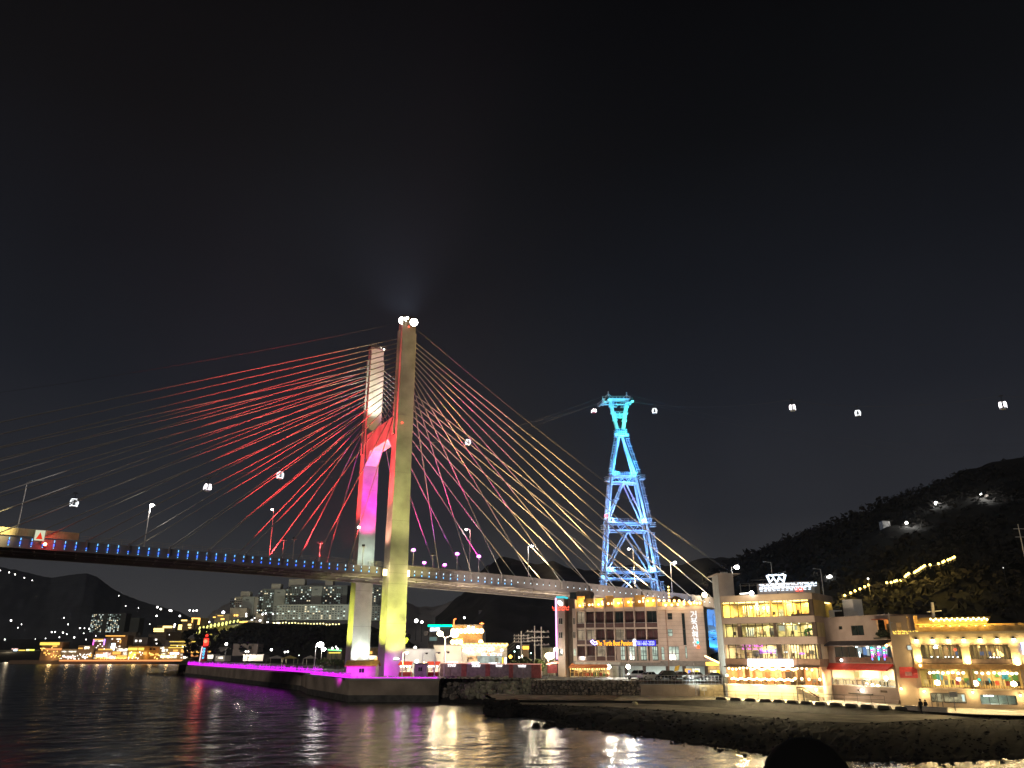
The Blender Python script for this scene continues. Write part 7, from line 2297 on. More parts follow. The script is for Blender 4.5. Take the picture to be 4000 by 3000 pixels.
for i, (x0, x1) in enumerate(((1748, 1782), (1842, 1878), (1936, 1964), (2024, 2056))):
    ua, ub = HF.uv(x0, 2614)[0], HF.uv(x1, 2614)[0]
    strokes('sign_letters', 4, (ub - ua) / 4 * .9, glow('white_letters', (1, 1, 1), 5), hoard, HF.mtx((ua + ub) / 2, 2.35, .1), seed=30 + i)
tent = thing('red_tent', atY(2098, 2640, 170), 'red sided market tent at the end of the hoarding', 'tent')
tb = Fac.px(2138, 171, 2176, 171, G)
mb = MB(); tb.box(mb, 0, tb.L, 1.0, 2.6, -2, 0, mat('tent_red', (.5, .12, .12), .7)); mb.prism([tb.P(-.2, 2.6, .2), tb.P(tb.L + .2, 2.9, .2), tb.P(tb.L + .2, 3.3, -1), tb.P(-.2, 2.9, -1)], (0, 1, 0), mat('tent_red', (.5, .12, .12), .7)); mb.build('canopy', tent)
lamp('POINT', tb.P(tb.L / 2, 3.2, 2), 160, (1, .8, .6), size=.3)
# white flat buildings behind the quay
def simple_block(name, x0, x1, ytop, Y, Yr, label, m, cat='building', depth=14, zb=G):
    f_ = Fac.px(x0, Y, x1, Yr, zb)
    t = thing(name, f_.P(f_.L / 2, 0, 0), label, cat)
    vt_ = f_.uv((x0 + x1) / 2, ytop)[1]
    mb = MB(); f_.box(mb, 0, f_.L, 0, vt_, -depth, 0, m); mb.build('wall', t)
    mb = MB(); f_.box(mb, -.1, f_.L + .1, vt_ + .01, vt_ + .25, -depth - .1, .1, mat('roof_edge', (.2, .19, .18), .8)); mb.build('roof', t)
    return t, f_, vt_
WARM_W = mat('warehouse_white', (.62, .60, .57), .85, vary=.08, scale=.3)
t, f_, vt_ = simple_block('warehouse', 1545, 1712, 2536, 215, 215, 'long plain white warehouse behind the pylon foot', WARM_W)
lamp('SPOT', f_.P(5, 9, 12), 6500, (1, .96, .90), target=f_.P(6, 4, 0), angle=120, blend=1)
t = thing('slanted_hall', atY(1750, 2640, 208), 'pale hall with a leaning trapezoid side wall', 'building')
sl = [(1694, 2520), (1803, 2520), (1806, 2640), (1722, 2640)]
mb = MB(); mb.prism([atY(x, y, 206) for x, y in sl], (0, 12, 0), WARM_W); mb.build('wall', t)
mb = MB(); mb.prism([atY(x, y, 205.9) for x, y in ((1692, 2518), (1804, 2518), (1804, 2521), (1693, 2521))], (0, 12.2, 0), mat('roof_edge', (.2, .19, .18), .8)); mb.build('roof', t)
lamp('SPOT', atY(1760, 2600, 190), 6000, (1, .86, .76), target=atY(1755, 2570, 206), angle=110, blend=1)
# sign lights in front of them
for i, (x, y, w, c) in enumerate(((1602, 2588, 10, (1, .7, .5)), (1628, 2584, 15, (.9, .95, 1)), (1656, 2588, 10, (1, .8, .4)), (1688, 2590, 36, (1, .85, .45)), (1767, 2588, 36, (.95, .92, 1)))):
    p = atY(x, y, 190)
    t = thing('sign_board', (p.x, 190, G), ('round glowing stall sign leftmost in the row behind the quay', 'square white stall sign second in the row behind the quay', 'small amber stall sign third in the row behind the quay', 'long yellow lettered stall sign before the white warehouse', 'bright white stall sign before the slanted hall')[i], 'sign')
    m_ = glow('stall_sign_%d' % i, c, 3.2)
    if w > 20: strokes('sign_letters', 5, w / 3005 * 190 / 4.6, m_, t, Matrix.Translation(p) @ Matrix(((1, 0, 0, 0), (0, 0, -1, 0), (0, 1, 0, 0), (0, 0, 0, 1))), seed=50 + i)
    else:
        mb = MB(); mb.ball(p, w / 3005 * 95, m_, n=8, k=5, sz=.9); mb.build('lens', t)
    mb = MB(); mb.tube((p.x, 190.3, G), (p.x, 190.3, p.z), .07, DARK_METAL, n=5); mb.build('post', t)
# little flood posts on the quay
for i, (xb, yb, xt, yt, ln) in enumerate(((1572, 2600, 1578, 2550, 1), (1650, 2605, 1668, 2552, 0), (1698, 2600, 1702, 2550, 0), (1735, 2600, 1736, 2548, 0))):
    a, b = atY(xb, yb, 181), atY(xt, yt, 181); a.z = G
    street_lamp(a, b.z - G, (.5, 0, 0), ('slim lit post lamp just right of the pylon foot', 'crooked unlit post lamp before the white warehouse', 'leaning unlit post lamp right of the crooked one', 'unlit post lamp before the slanted hall')[i], 'post lamps on the quay', on=bool(ln), r=.3, energy=120 if ln else 0)
# double armed street lamp with two glaring heads
p = atY(1739, 2520, 196); tl_ = thing('street_lamp', (p.x, 196, G), 'tall double armed street lamp with glaring amber heads above the slanted hall', 'street lamp')
z1 = atY(1739, 2492, 196).z
mb = MB(); mb.tube((p.x, 196, G), (p.x, 196, z1), .12, MASTP, n=6); mb.build('post', tl_)
for x, y, r in ((1719, 2475, .75), (1776, 2477, 1.0)):
    e = atY(x, y, 196); mb = MB(); mb.tube((p.x, 196, z1), e, .07, MASTP, n=5); mb.build('arm', tl_)
    mb = MB(); mb.ball(e, r, glow('amber_street_lens', (1, .80, .45), 22), n=10, k=6, sz=.8); mb.build('lens', tl_); lamp('POINT', e - Vector((0, 0, 1.3)) - Vector((0, 1.2, 0)), 2600, (1, .78, .45), size=.4)
# glowing globe lamp left of the pension
street_lamp(atY(2142, 2655, 172), atY(2142, 2562, 172).z - atY(2142, 2655, 172).z, (0, 0, 0), 'glaring yellow globe lamp left of the pension', 'globe lamps by the pension', r=1.0, lens=glow('globe_lens', (1, .86, .5), 22), energy=3800, col=(1, .85, .5))
street_lamp(atY(2166, 2640, 178), atY(2166, 2541, 178).z - G, (0, 0, 0), 'smaller white globe lamp tight against the pension corner', 'globe lamps by the pension', r=.45, energy=300)
# power poles with crossarms and wires
gp = 'power poles by the pension'
poles = []
for i, (x, yt, yb, arms) in enumerate(((2036, 2465, 2560, (2484, 2496, 2508)), (2088, 2445, 2625, (2468, 2492, 2504)), (2114, 2448, 2565, (2470, 2490, 2520)))):
    Y = 190
    b = atY(x, yb, Y); tp = atY(x, yt, Y); b.z = G; b.x = tp.x
    t = thing('power_pole', b, ('power pole farthest from the pension', 'tallest power pole, between two others', 'power pole nearest the pension')[i], 'power pole', gp)
    mb = MB(); mb.tube(b, tp, .2, mat('pole_concrete', (.50, .47, .44), .8), r2=.14, n=7); mb.build('post', t)
    for y in arms:
        z = atY(x, y, Y).z; mb = MB(); mb.bar((b.x - 1.9, Y - .15, z), (b.x + 1.9, Y - .15, z + .05), .14, .14, mat('pole_concrete', (.50, .47, .44), .8)); ca_ = mb.build('crossarm', t)
        mb = MB()
        for q in (-1.6, -.6, .6, 1.6): mb.tube((b.x + q, Y - .15, z + .08), (b.x + q, Y - .15, z + .4), .07, WHITE_WALL, n=5)
        mb.build('insulator', ca_, kind='stuff')
        poles.append((i, Vector((b.x, Y - .15, z + .4))))
wires = thing('power_lines', poles[0][1], 'thin sagging power wires strung between the poles by the pension', 'wire')
byp = {}
for i, p in poles: byp.setdefault(i, []).append(p)
for i, j in ((0, 1), (1, 2)):
    for k in range(3):
        for q in (-1.4, .0, 1.4):
            a, b = byp[i][k] + Vector((q, 0, 0)), byp[j][k] + Vector((q, 0, 0)); mb = MB()
            mb.path([a.lerp(b, s / 6) - Vector((0, 0, .5 * 4 * (s / 6) * (1 - s / 6))) for s in range(7)], .03, ROPE, n=3); mb.build('wire', wires)
for k in range(3):
    a, b = byp[0][k], atY(1930, 2545 + k * 12, 205); mb = MB(); mb.path([a.lerp(b, s / 6) - Vector((0, 0, .9 * 4 * (s / 6) * (1 - s / 6))) for s in range(7)], .03, ROPE, n=3); mb.build('wire', wires)
lamp('POINT', atY(2080, 2520, 182), 1500, (1, .85, .6), size=.4)
# trees near the poles
def tree(x, ybase, ytop, Y, wpx, label, seed, col=(.06, .075, .03), zb=G, n=420, group=None):
    random.seed(seed)
    base = atY(x, ybase, Y); base.z = zb
    top = atY(x, ytop, Y).z
    w = wpx / 3005 * Y
    t = thing('tree', base, label, 'tree', group)
    H = top - zb
    bark = mat('bark', (.10, .07, .05), .9, vary=.3, scale=3)
    mb = MB(); mb.tube(base, base + Vector((0, 0, H * .55)), .22, bark, r2=.1, n=6)
    for i in range(6):
        a = rnd(0, 6.3); s = base + Vector((0, 0, H * rnd(.3, .5))); mb.tube(s, s + Vector((math.cos(a) * w * .3, math.sin(a) * w * .25, H * rnd(.18, .35))), .09, bark, r2=.03, n=4)
    mb.build('trunk', t)
    mb = MB(); lf = mat('leaf_%d' % (seed % 3), tuple(c * (1 + .25 * (seed % 3)) for c in col), .8, vary=.4, scale=.8)
    for i in range(n):
        a, b = rnd(0, 6.283), rnd(-1, 1); rr_ = rnd(.45, 1) ** .6; c = base + Vector((math.cos(a) * math.sqrt(1 - b * b) * w * .5 * rr_, math.sin(a) * math.sqrt(1 - b * b) * w * .45 * rr_, H * .66 + b * H * .36 * rr_))
        s = rnd(.18, .42); d1 = Vector((rnd(-1, 1), rnd(-1, 1), rnd(-1, 1))).normalized() * s; d2 = d1.orthogonal().normalized() * s * .7
        mb.poly([c - d1, c - d2, c + d1, c + d2], lf)
    mb.build('crown', t, kind='stuff')
gt = 'leafy trees by the shore'
tree(2052, 2625, 2568, 180, 62, 'bushy tree lit olive under the power poles', 1, group=gt)
tree(2106, 2630, 2575, 176, 46, 'tree just left of the glaring globe lamp', 2, group=gt)
tree(2012, 2620, 2580, 184, 40, 'small dim tree right of the bulb strung restaurant', 3, group=gt)
# ================================================================== SHORE RESTAURANT behind the hoarding, far city
def px_block(name, x0, x1, ytop, ybot, Y, label, m, depth=10, cat='building', group=None, roofm=None):
    f_ = Fac.px(x0, Y, x1, Y, 0)
    zb = atY((x0 + x1) / 2, ybot, Y).z
    f_.A.z = zb; f_.z0 = zb
    t = thing(name, f_.P(f_.L / 2, 0, -depth / 2), label, cat, group)
    vt_ = f_.uv((x0 + x1) / 2, ytop)[1]
    mb = MB(); f_.box(mb, 0, f_.L, 0, vt_, -depth, 0, m); mb.build('wall', t)
    mb = MB(); f_.box(mb, -.15, f_.L + .15, vt_ + .01, vt_ + .3, -depth, .15, roofm or mat('roof_edge', (.2, .19, .18), .8)); mb.build('roof', t)
    return t, f_, vt_
def bulbs(t, f_, pts, r, m, w=.3, name='bulb'):
    pr = None
    for x, y in pts:
        u, v = f_.uv(x, y, w); p = f_.P(u, v, w)
        if pr is None:
            mb = MB(); mb.ball(p, r, m, n=6, k=4); pr = mb.build(name, t, origin=p)
        else: share(pr, name, t, p)
def pbox_part(t, f_, x0, y0, x1, y1, m, name, w0=.02, w1=.15):
    mb = MB(); f_.pbox(mb, x0, y0, x1, y1, w0, w1, m); return mb.build(name, t)
t, f_, v_ = px_block('restaurant_building', 1806, 1980, 2515, 2640, 205, 'two storey seafood restaurant edged with dense amber bulbs', mat('seafood_wall', (.45, .42, .38), .8, vary=.15), depth=12)
AMB = glow('amber_bulbs', (1, .62, .12), 8)
bulbs(t, f_, [(1806 + i * 5.8, 2518 + (i % 3) * 2.2) for i in range(31)] + [(1808 + i * 8, 2528 + (i % 2) * 2) for i in range(16)], .3, AMB)
bulbs(t, f_, [(1812, 2540), (1826, 2538), (1828, 2548), (1846, 2547), (1870, 2540), (1888, 2534), (1912, 2538), (1926, 2534), (1960, 2540)], .28, BULB_WHITE)
for x0, x1, y0, y1, m, s_ in ((1880, 1904, 2549, 2561, glow('white_letters', (1, 1, 1), 5), 61), (1912, 1936, 2550, 2561, glow('white_letters', (1, 1, 1), 5), 62), (1939, 1962, 2551, 2561, glow('pinkish_letters', (1, .8, .85), 4), 63), (1905, 1910, 2540, 2560, glow('red_letters', (1, .10, .05), 3), 64), (1836, 1844, 2526, 2544, glow('purple_neon', (.62, .12, 1.0), 4), 65), (1908, 1918, 2534, 2542, glow('purple_neon', (.62, .12, 1.0), 4), 66)):
    u0_, u1_, w0_, w1_ = f_.rect(x0, y0, x1, y1); n = max(1, round((u1_ - u0_) / (w1_ - w0_))); strokes('sign_letters', n, (w1_ - w0_) * 1.05, m, t, f_.mtx((u0_ + u1_) / 2, (w0_ + w1_) / 2, .1), seed=s_, gap=(u1_ - u0_) / n / ((w1_ - w0_) * 1.05))
pbox_part(t, f_, 1866, 2562, 1960, 2598, lit_window('pale_green_front', (.72, .85, .78), .55, scale=.6, contrast=.4), 'shop_front')
pbox_part(t, f_, 1934, 2570, 1947, 2592, mat('grey_door', (.22, .25, .24), .4), 'door', .16, .2)
pbox_part(t, f_, 1824, 2562, 1864, 2585, lit_window('orange_front', (1, .55, .25), .9, scale=.9, contrast=.9), 'shop_front')
pbox_part(t, f_, 1828, 2590, 1868, 2600, glow('violet_front', (.45, .3, 1), 1.6), 'sign_panel'); pbox_part(t, f_, 1842, 2586, 1872, 2596, glow('white_sign', (1, 1, 1), 3), 'sign_panel', .16, .3)
pbox_part(t, f_, 1908, 2588, 1952, 2599, lit_window('white_shop_row', (.9, .95, 1), 1.5, scale=1.5, contrast=.8), 'shop_front', .16, .3)
pbox_part(t, f_, 1972, 2568, 1978, 2600, glow('white_post', (.95, 1, 1), 3), 'light_post', .1, .4); pbox_part(t, f_, 1961, 2568, 1966, 2598, glow('yellow_banner', (1, .7, .05), 1.6), 'light_post', .1, .3)
pbox_part(t, f_, 1806, 2548, 1866, 2562, mat('pale_band', (.5, .5, .47), .6), 'band')
lamp('POINT', f_.P(f_.L / 2, 6, 4), 1200, (1, .72, .4), size=.5)
# upper restaurant with a row of lanterns
t, f_, v_ = px_block('lantern_restaurant', 1766, 1884, 2444, 2520, 240, 'upper restaurant hung with a row of round amber lanterns', mat('lantern_wall', (.30, .20, .12), .85), depth=12)
LAN = glow('lantern', (1, .66, .22), 12)
bulbs(t, f_, [(1770 + i * 15.8, 2465) for i in range(8)], .75, LAN, name='lantern'); bulbs(t, f_, [(1768, 2508), (1784, 2508), (1799, 2508), (1878, 2508)], .7, LAN, name='lantern'); bulbs(t, f_, [(1830, 2450), (1848, 2452)], .4, BULB_WHITE)
pbox_part(t, f_, 1782, 2493, 1808, 2500, glow('yellow_rows', (1, .72, .15), 2.5), 'sign_panel'); pbox_part(t, f_, 1790, 2470, 1884, 2476, mat('lantern_band', (.5, .3, .12), .8), 'band', .1, .4)
for x, c in ((1790, 900), (1850, 900)):
    u, v = f_.uv(x, 2472, 2); lamp('POINT', f_.P(u, v, 2), c, (1, .6, .2), size=.4)
mb = MB(); a_, b_ = f_.uv(1772, 2450, .5), f_.uv(1774, 2420, .5); c_ = f_.uv(1782, 2417, .5); mb.path([f_.P(*a_, .5), f_.P(*b_, .5), f_.P(*c_, .5)], .22, glow('red_neon', (1, .2, .05), 4), n=5); mb.build('neon_tube', t)
# green neon roof line
t, f_, v_ = px_block('shop_building', 1672, 1768, 2449, 2535, 255, 'dark building with a long green neon roof line', mat('dark_shop', (.12, .12, .13), .8), depth=12)
pbox_part(t, f_, 1671, 2440, 1770, 2448, glow('green_neon', (.0, .85, .42), 3.2), 'neon_tube', .1, .4); pbox_part(t, f_, 1680, 2451, 1718, 2466, lit_window('white_notice', (.85, .9, 1), 1.6, scale=.8, contrast=.5), 'sign_panel'); pbox_part(t, f_, 1678, 2488, 1706, 2503, glow('dim_teal_window', (.35, .55, .5), .35), 'window')
pbox_part(t, f_, 1656, 2465, 1672, 2483, mat('grey_sheet', (.3, .3, .31), .7), 'annex', -3, .1)
bulbs(t, f_, [(1582, 2500), (1588, 2498), (1584, 2506)], .6, glow('lime_sign', (.75, .9, .05), 2.5), name='lime_sign')
# red cross tower
cx_ = atY(1882, 2450, 300); t = thing('church_steeple', (cx_.x, 300, G), 'thin church steeple topped by a red neon cross', 'church')
mb = MB(); mb.box(cx_.x - 1.4, cx_.x + 1.4, 299, 302, G, atY(1882, 2464, 300).z, mat('church_grey', (.3, .28, .27), .85)); mb.build('steeple', t)
zc_ = atY(1882, 2437, 300).z; RN = glow('red_neon_cross', (1, .25, .06), 5)
mb = MB(); mb.bar((cx_.x, 299.5, atY(1882, 2452, 300).z), (cx_.x, 299.5, atY(1882, 2431, 300).z), .38, .3, RN, up=(0, 1, 0)); mb.bar((cx_.x - .8, 299.45, zc_ + .1), (cx_.x + .8, 299.45, zc_ + .1), .38, .3, RN); mb.build('neon_cross', t)
# apartment slab ghosted by the glow
APW = mat('apartment_wall', (.34, .335, .30), .9, vary=.12, scale=.12); APD = mat('apartment_dim', (.17, .175, .165), .9, vary=.15, scale=.12); APT = mat('apartment_taupe', (.40, .35, .30), .9, vary=.1, scale=.12)
WOFF = mat('dark_window', (.03, .032, .035), .3, vary=0); WON = [glow('window_cool', (.85, 1, .92), 1.3), glow('window_warm', (1, .85, .55), 1.3), glow('window_dim', (.6, .8, .7), .35)]
_wm = {}
def windows(t, f_, x0, y0, x1, y1, nx, ny, lit, seed, wf=.55, hf=.45, w=.02):
    rg = random.Random(seed)
    u0_, u1_, v0_, v1_ = f_.rect(x0, y0, x1, y1)
    du_, dv_ = (u1_ - u0_) / nx, (v1_ - v0_) / ny
    for i in range(nx):
        for j in range(ny):
            q = rg.random(); m = WON[0] if q < lit * .45 else WON[1] if q < lit * .8 else WON[2] if q < lit * 1.6 else WOFF
            key = (round(du_ * wf, 2), round(dv_ * hf, 2), m.name)
            p = f_.P(u0_ + (i + .5) * du_, v0_ + (j + .5) * dv_, w)
            if key not in _wm:
                mb = MB(); f_.box(mb, -du_ * wf / 2, du_ * wf / 2, -dv_ * hf / 2, dv_ * hf / 2, .0, .12, m)
                _wm[key] = mb.mesh('window', f_.A.copy())
            o = bpy.data.objects.new('window', _wm[key]); COL.objects.link(o); o.parent = t; o.location = p - origin_of(t)
ga = 'apartment blocks on the far rise'
t, f_, v_ = px_block('apartment_block', 1868, 1958, 2386, 2600, 480, 'hazy tall apartment slab behind the amber restaurant', APD, depth=14)
windows(t, f_, 1872, 2400, 1955, 2540, 7, 12, .07, 3)
t, f_, v_ = px_block('apartment_block', 1966, 2024, 2408, 2560, 520, 'dim apartment slab with a few paired lit windows left of the power poles', mat('apartment_dark', (.09, .09, .09), .9), depth=14)
windows(t, f_, 1968, 2412, 2022, 2540, 6, 12, .28, 4)
# the cluster above the dark hillock
YA = 620
def apartment(x0, x1, yt, yb, label, gx0=None, gtop=None, hx=None, hy=None, nx=8, ny=14, lit=.16, seed=1, Y=YA, m=APD):
    t, f_, v_ = px_block('apartment_block', x0, x1, yt, yb, Y, label, m, depth=14, group=ga)
    windows(t, f_, x0 + 2, yt + 4, (gx0 or x1) - 2, yb - 3, nx, ny, lit, seed)
    if gx0:
        mb = MB(); f_.pbox(mb, gx0, gtop, x1, yb, .0, 1.2, APW); mb.build('gable_wall', t)
        mb = MB(); f_.pbox(mb, (gx0 + x1) / 2 - 6, gtop + 10, (gx0 + x1) / 2 + 6, gtop + 15, 1.21, 1.3, mat('gable_number', (.15, .15, .14), .8)); mb.build('gable_mark', t)
    if hx:
        mb = MB(); f_.pbox(mb, hx[0], hy, hx[1], yt + 1, -8, -1, APT); mb.build('roof_house', t)
    return t, f_
apartment(893, 989, 2332, 2420, 'stepped apartment block with a pale gable at the left of the cluster', 944, 2330, (940, 976), 2310, 6, 9, .04, 11, m=APT)
apartment(1002, 1110, 2302, 2425, 'apartment block with a pale gable left of the tallest pair', 1068, 2302, (1060, 1096), 2280, 8, 14, .18, 12)
apartment(1112, 1255, 2288, 2405, 'widest apartment block of the cluster with a taupe gable', 1215, 2290, (1128, 1190), 2262, 12, 13, .18, 13)
apartment(1258, 1340, 2288, 2405, 'apartment block partly hidden behind the pale pylon leg', None, None, (1270, 1300), 2268, 9, 13, .2, 14)
apartment(1430, 1488, 2290, 2405, 'apartment block glimpsed between the two pylon legs', None, None, None, None, 6, 13, .16, 15)
apartment(1066, 1352, 2362, 2422, 'long pale six storey slab below the tall blocks', None, None, None, None, 26, 6, .16, 16, Y=600, m=APW)
apartment(1430, 1486, 2366, 2425, 'short pale slab between the two pylon legs', None, None, None, None, 5, 6, .14, 17, Y=600, m=APW)
for x, e in ((945, 16000), (1080, 20000), (1160, 16000), (1240, 20000), (1320, 16000), (1005, 9000)):
    lamp('SPOT', atY(x, 2440, 560), e * 1.5, (.90, 1, .86) if x > 1000 else (.9, 1, .8), target=atY(x + 10, 2370, 605), angle=120, blend=1, size=1)
far_lamp_mesh = {}
SERIES = {'yellow lamps below the apartments': 'small yellow lamp from the left below the pale apartment slab', 'white lamps at the apartment foot': 'white lamp from the left at the foot of the apartment blocks', 'white lamps on the left hillside': 'white lamp from the left on the hillside above the waterfront',
          'lamps along the left shore': 'white lamp from the left behind the pier tents', 'white lamps in the town behind': 'white lamp from the left in the town behind the pylon', 'white lamps scattered over the far left slope': 'tiny white lamp from the left on the dark slope across the water', 'yellow step lights climbing the dark hillside': 'yellow light from the bottom in the string climbing the hillside'}
def far_lamp(x, y, Y, label, group, r=.8, col=(1, .98, .92), st=8, hgt=5, key='w'):
    """a street lamp so far off that only its head and a stub of post show"""
    p = atY(x, y, Y); r *= .54
    k_ = (key, round(r, 2), hgt)
    if k_ not in far_lamp_mesh:
        mb = MB(); mb.ball((0, 0, hgt), r, glow('far_lens_' + key, col, st), n=6, k=4); mb.tube((0, 0, 0), (0, 0, hgt - r * .8), .12, DARK_METAL, n=4)
        far_lamp_mesh[k_] = mb.mesh('street_lamp', Vector())
    o = bpy.data.objects.new('street_lamp', far_lamp_mesh[k_]); COL.objects.link(o); o.location = p - Vector((0, 0, hgt))
    if group in SERIES and 'starry' not in label: SER.append((x, o, SERIES[group]))
    return tag(o, label, 'street lamp', group)
# row of yellow lamps under the slab
for i in range(24):
    far_lamp(1068 + i * 12.2, 2432 + i * .35 + rnd(-2, 2), 585, 'small yellow lamp in the row below the pale apartment slab', 'yellow lamps below the apartments', r=.95, col=(1, .86, .35), st=4, key='y')
for x, y in ((1016, 2424), (1045, 2430), (962, 2407), (962, 2398), (984, 2423), (1025, 2400), (1038, 2396), (1066, 2398), (1072, 2436), (1086, 2434)):
    far_lamp(x, y, 590, 'white lamp at the foot of the apartment blocks', 'white lamps at the apartment foot', r=1.5 if x in (984, 1016) else 1.0, st=9)
# low houses left of the apartments
gh = 'low houses on the slope below the apartments'
def house(x0, x1, yt, yb, Y, label, m, wins, glowm, seed, sign=None, name='house', group=gh):
    t, f_, v_ = px_block(name, x0, x1, yt, yb, Y, label, m, depth=9, group=group)
    for r in wins: pbox_part(t, f_, *r, glowm, 'window')
    if sign: pbox_part(t, f_, *sign[:4], sign[4], 'sign_panel', .16, .3)
    return t, f_
HB = mat('house_brown', (.24, .18, .13), .9, vary=.15, scale=.3); HT_ = mat('house_tan', (.34, .27, .22), .9, vary=.15, scale=.3)
WY = glow('house_yellow', (1, .70, .22), 3.2); WA = glow('house_amber', (1, .52, .10), 3.0); WW = glow('house_white', (1, .95, .85), 3.5)
house(879, 945, 2376, 2412, 600, 'brick house with three dark windows and five amber shop windows', HT_, [(878 + i * 11, 2400, 886 + i * 11, 2407) for i in range(5)], WA, 1)
house(822, 880, 2400, 2432, 590, 'brown hillside house with amber lights left of the brick house', HB, [(832, 2409, 842, 2413), (850, 2404, 872, 2406), (862, 2415, 876, 2421)], WA, 2)
house(933, 980, 2424, 2440, 585, 'low shop with one long amber sign', HB, [(935, 2427, 967, 2433)], WA, 3)
house(985, 1015, 2398, 2436, 600, 'small grey house beside the first apartment block', HT_, [(992, 2412, 997, 2416)], WW, 4)
house(748, 782, 2414, 2462, 580, 'dark tower house outlined in amber lights', mat('house_dark', (.10, .07, .05), .9), [(748, 2413, 780, 2418), (773, 2414, 781, 2440), (749, 2418, 753, 2432)], WA, 5)
house(695, 745, 2424, 2470, 585, 'amber lit house with a white framed window', HB, [(708, 2421, 731, 2426), (696, 2440, 710, 2460), (734, 2437, 747, 2444), (736, 2449, 746, 2454)], WY, 6)
house(600, 672, 2444, 2486, 640, 'low wide amber lit hall on the slope', HB, [(600, 2454, 640, 2461), (636, 2445, 672, 2453), (600, 2463, 640, 2468)], WY, 7)
house(640, 700, 2468, 2500, 600, 'dark unlit house below the amber hall', mat('house_dark', (.10, .07, .05), .9), [(660, 2478, 663, 2481)], WW, 8)
# terraced garden lamps in slanting rows
k = 0
for row, (x0, y0, n) in enumerate(((764, 2474, 6), (778, 2458, 8), (822, 2447, 8))):
    for i in range(n):
        x, y = x0 + i * 15, y0 - i * (1.5 if row == 0 else 2.4)
        p = atY(x, y, 560)
        mb = MB(); q = atY(x + 3.5, y - 9, 561); mb.bar(p, q, .9, .5, glow('lime_yellow_lamp', (.95, .92, .22), 2.2), up=(0, 1, 0)); SER.append((x, mb.build('garden_light', label='x', cat='garden light', group='light posts on the terraced slope'), 'slanting yellow green light post from the left on the terraced slope'))
tg = MB(); tg.poly([atY(755, 2486, 556), atY(860, 2480, 556), atY(935, 2440, 568), atY(830, 2444, 568)], mat('terrace_earth', (.16, .14, .07), .95)); tg.build('slope', kind='structure')
lamp('POINT', atY(800, 2462, 552), 9000, (1, .9, .3), size=1); lamp('POINT', atY(870, 2452, 552), 9000, (1, .9, .3), size=1)
for x, y in ((741, 2384), (755, 2386), (768, 2385), (790, 2436), (788, 2446), (808, 2418), (817, 2430), (683, 2440), (680, 2448), (702, 2406), (612, 2406), (615, 2372), (628, 2379), (663, 2384), (669, 2386), (815, 2481), (875, 2392)):
    far_lamp(x, y, 640, 'white lamp scattered on the hillside above the waterfront', 'white lamps on the left hillside', r=1.25, st=8)
# left far towers
gt2 = 'far tower blocks on the left shore'
for x0, x1, yt, lab, sd in ((352, 402, 2396, 'faint lit tower block leftmost of three across the water', 31), (414, 470, 2396, 'faint lit tower block in the middle of three across the water', 32)):
    t, f_, v_ = px_block('tower_block', x0, x1, yt, 2480, 1150, lab, mat('tower_dim', (.12, .13, .12), .9), depth=16, group=gt2); windows(t, f_, x0 + 2, yt + 3, x1 - 2, 2470, 7, 13, .36, sd, .6, .55)
px_block('tower_block', 490, 525, 2414, 2480, 1150, 'dark unlit tower block rightmost of three across the water', mat('tower_dim', (.12, .13, .12), .9), depth=16, group=gt2)
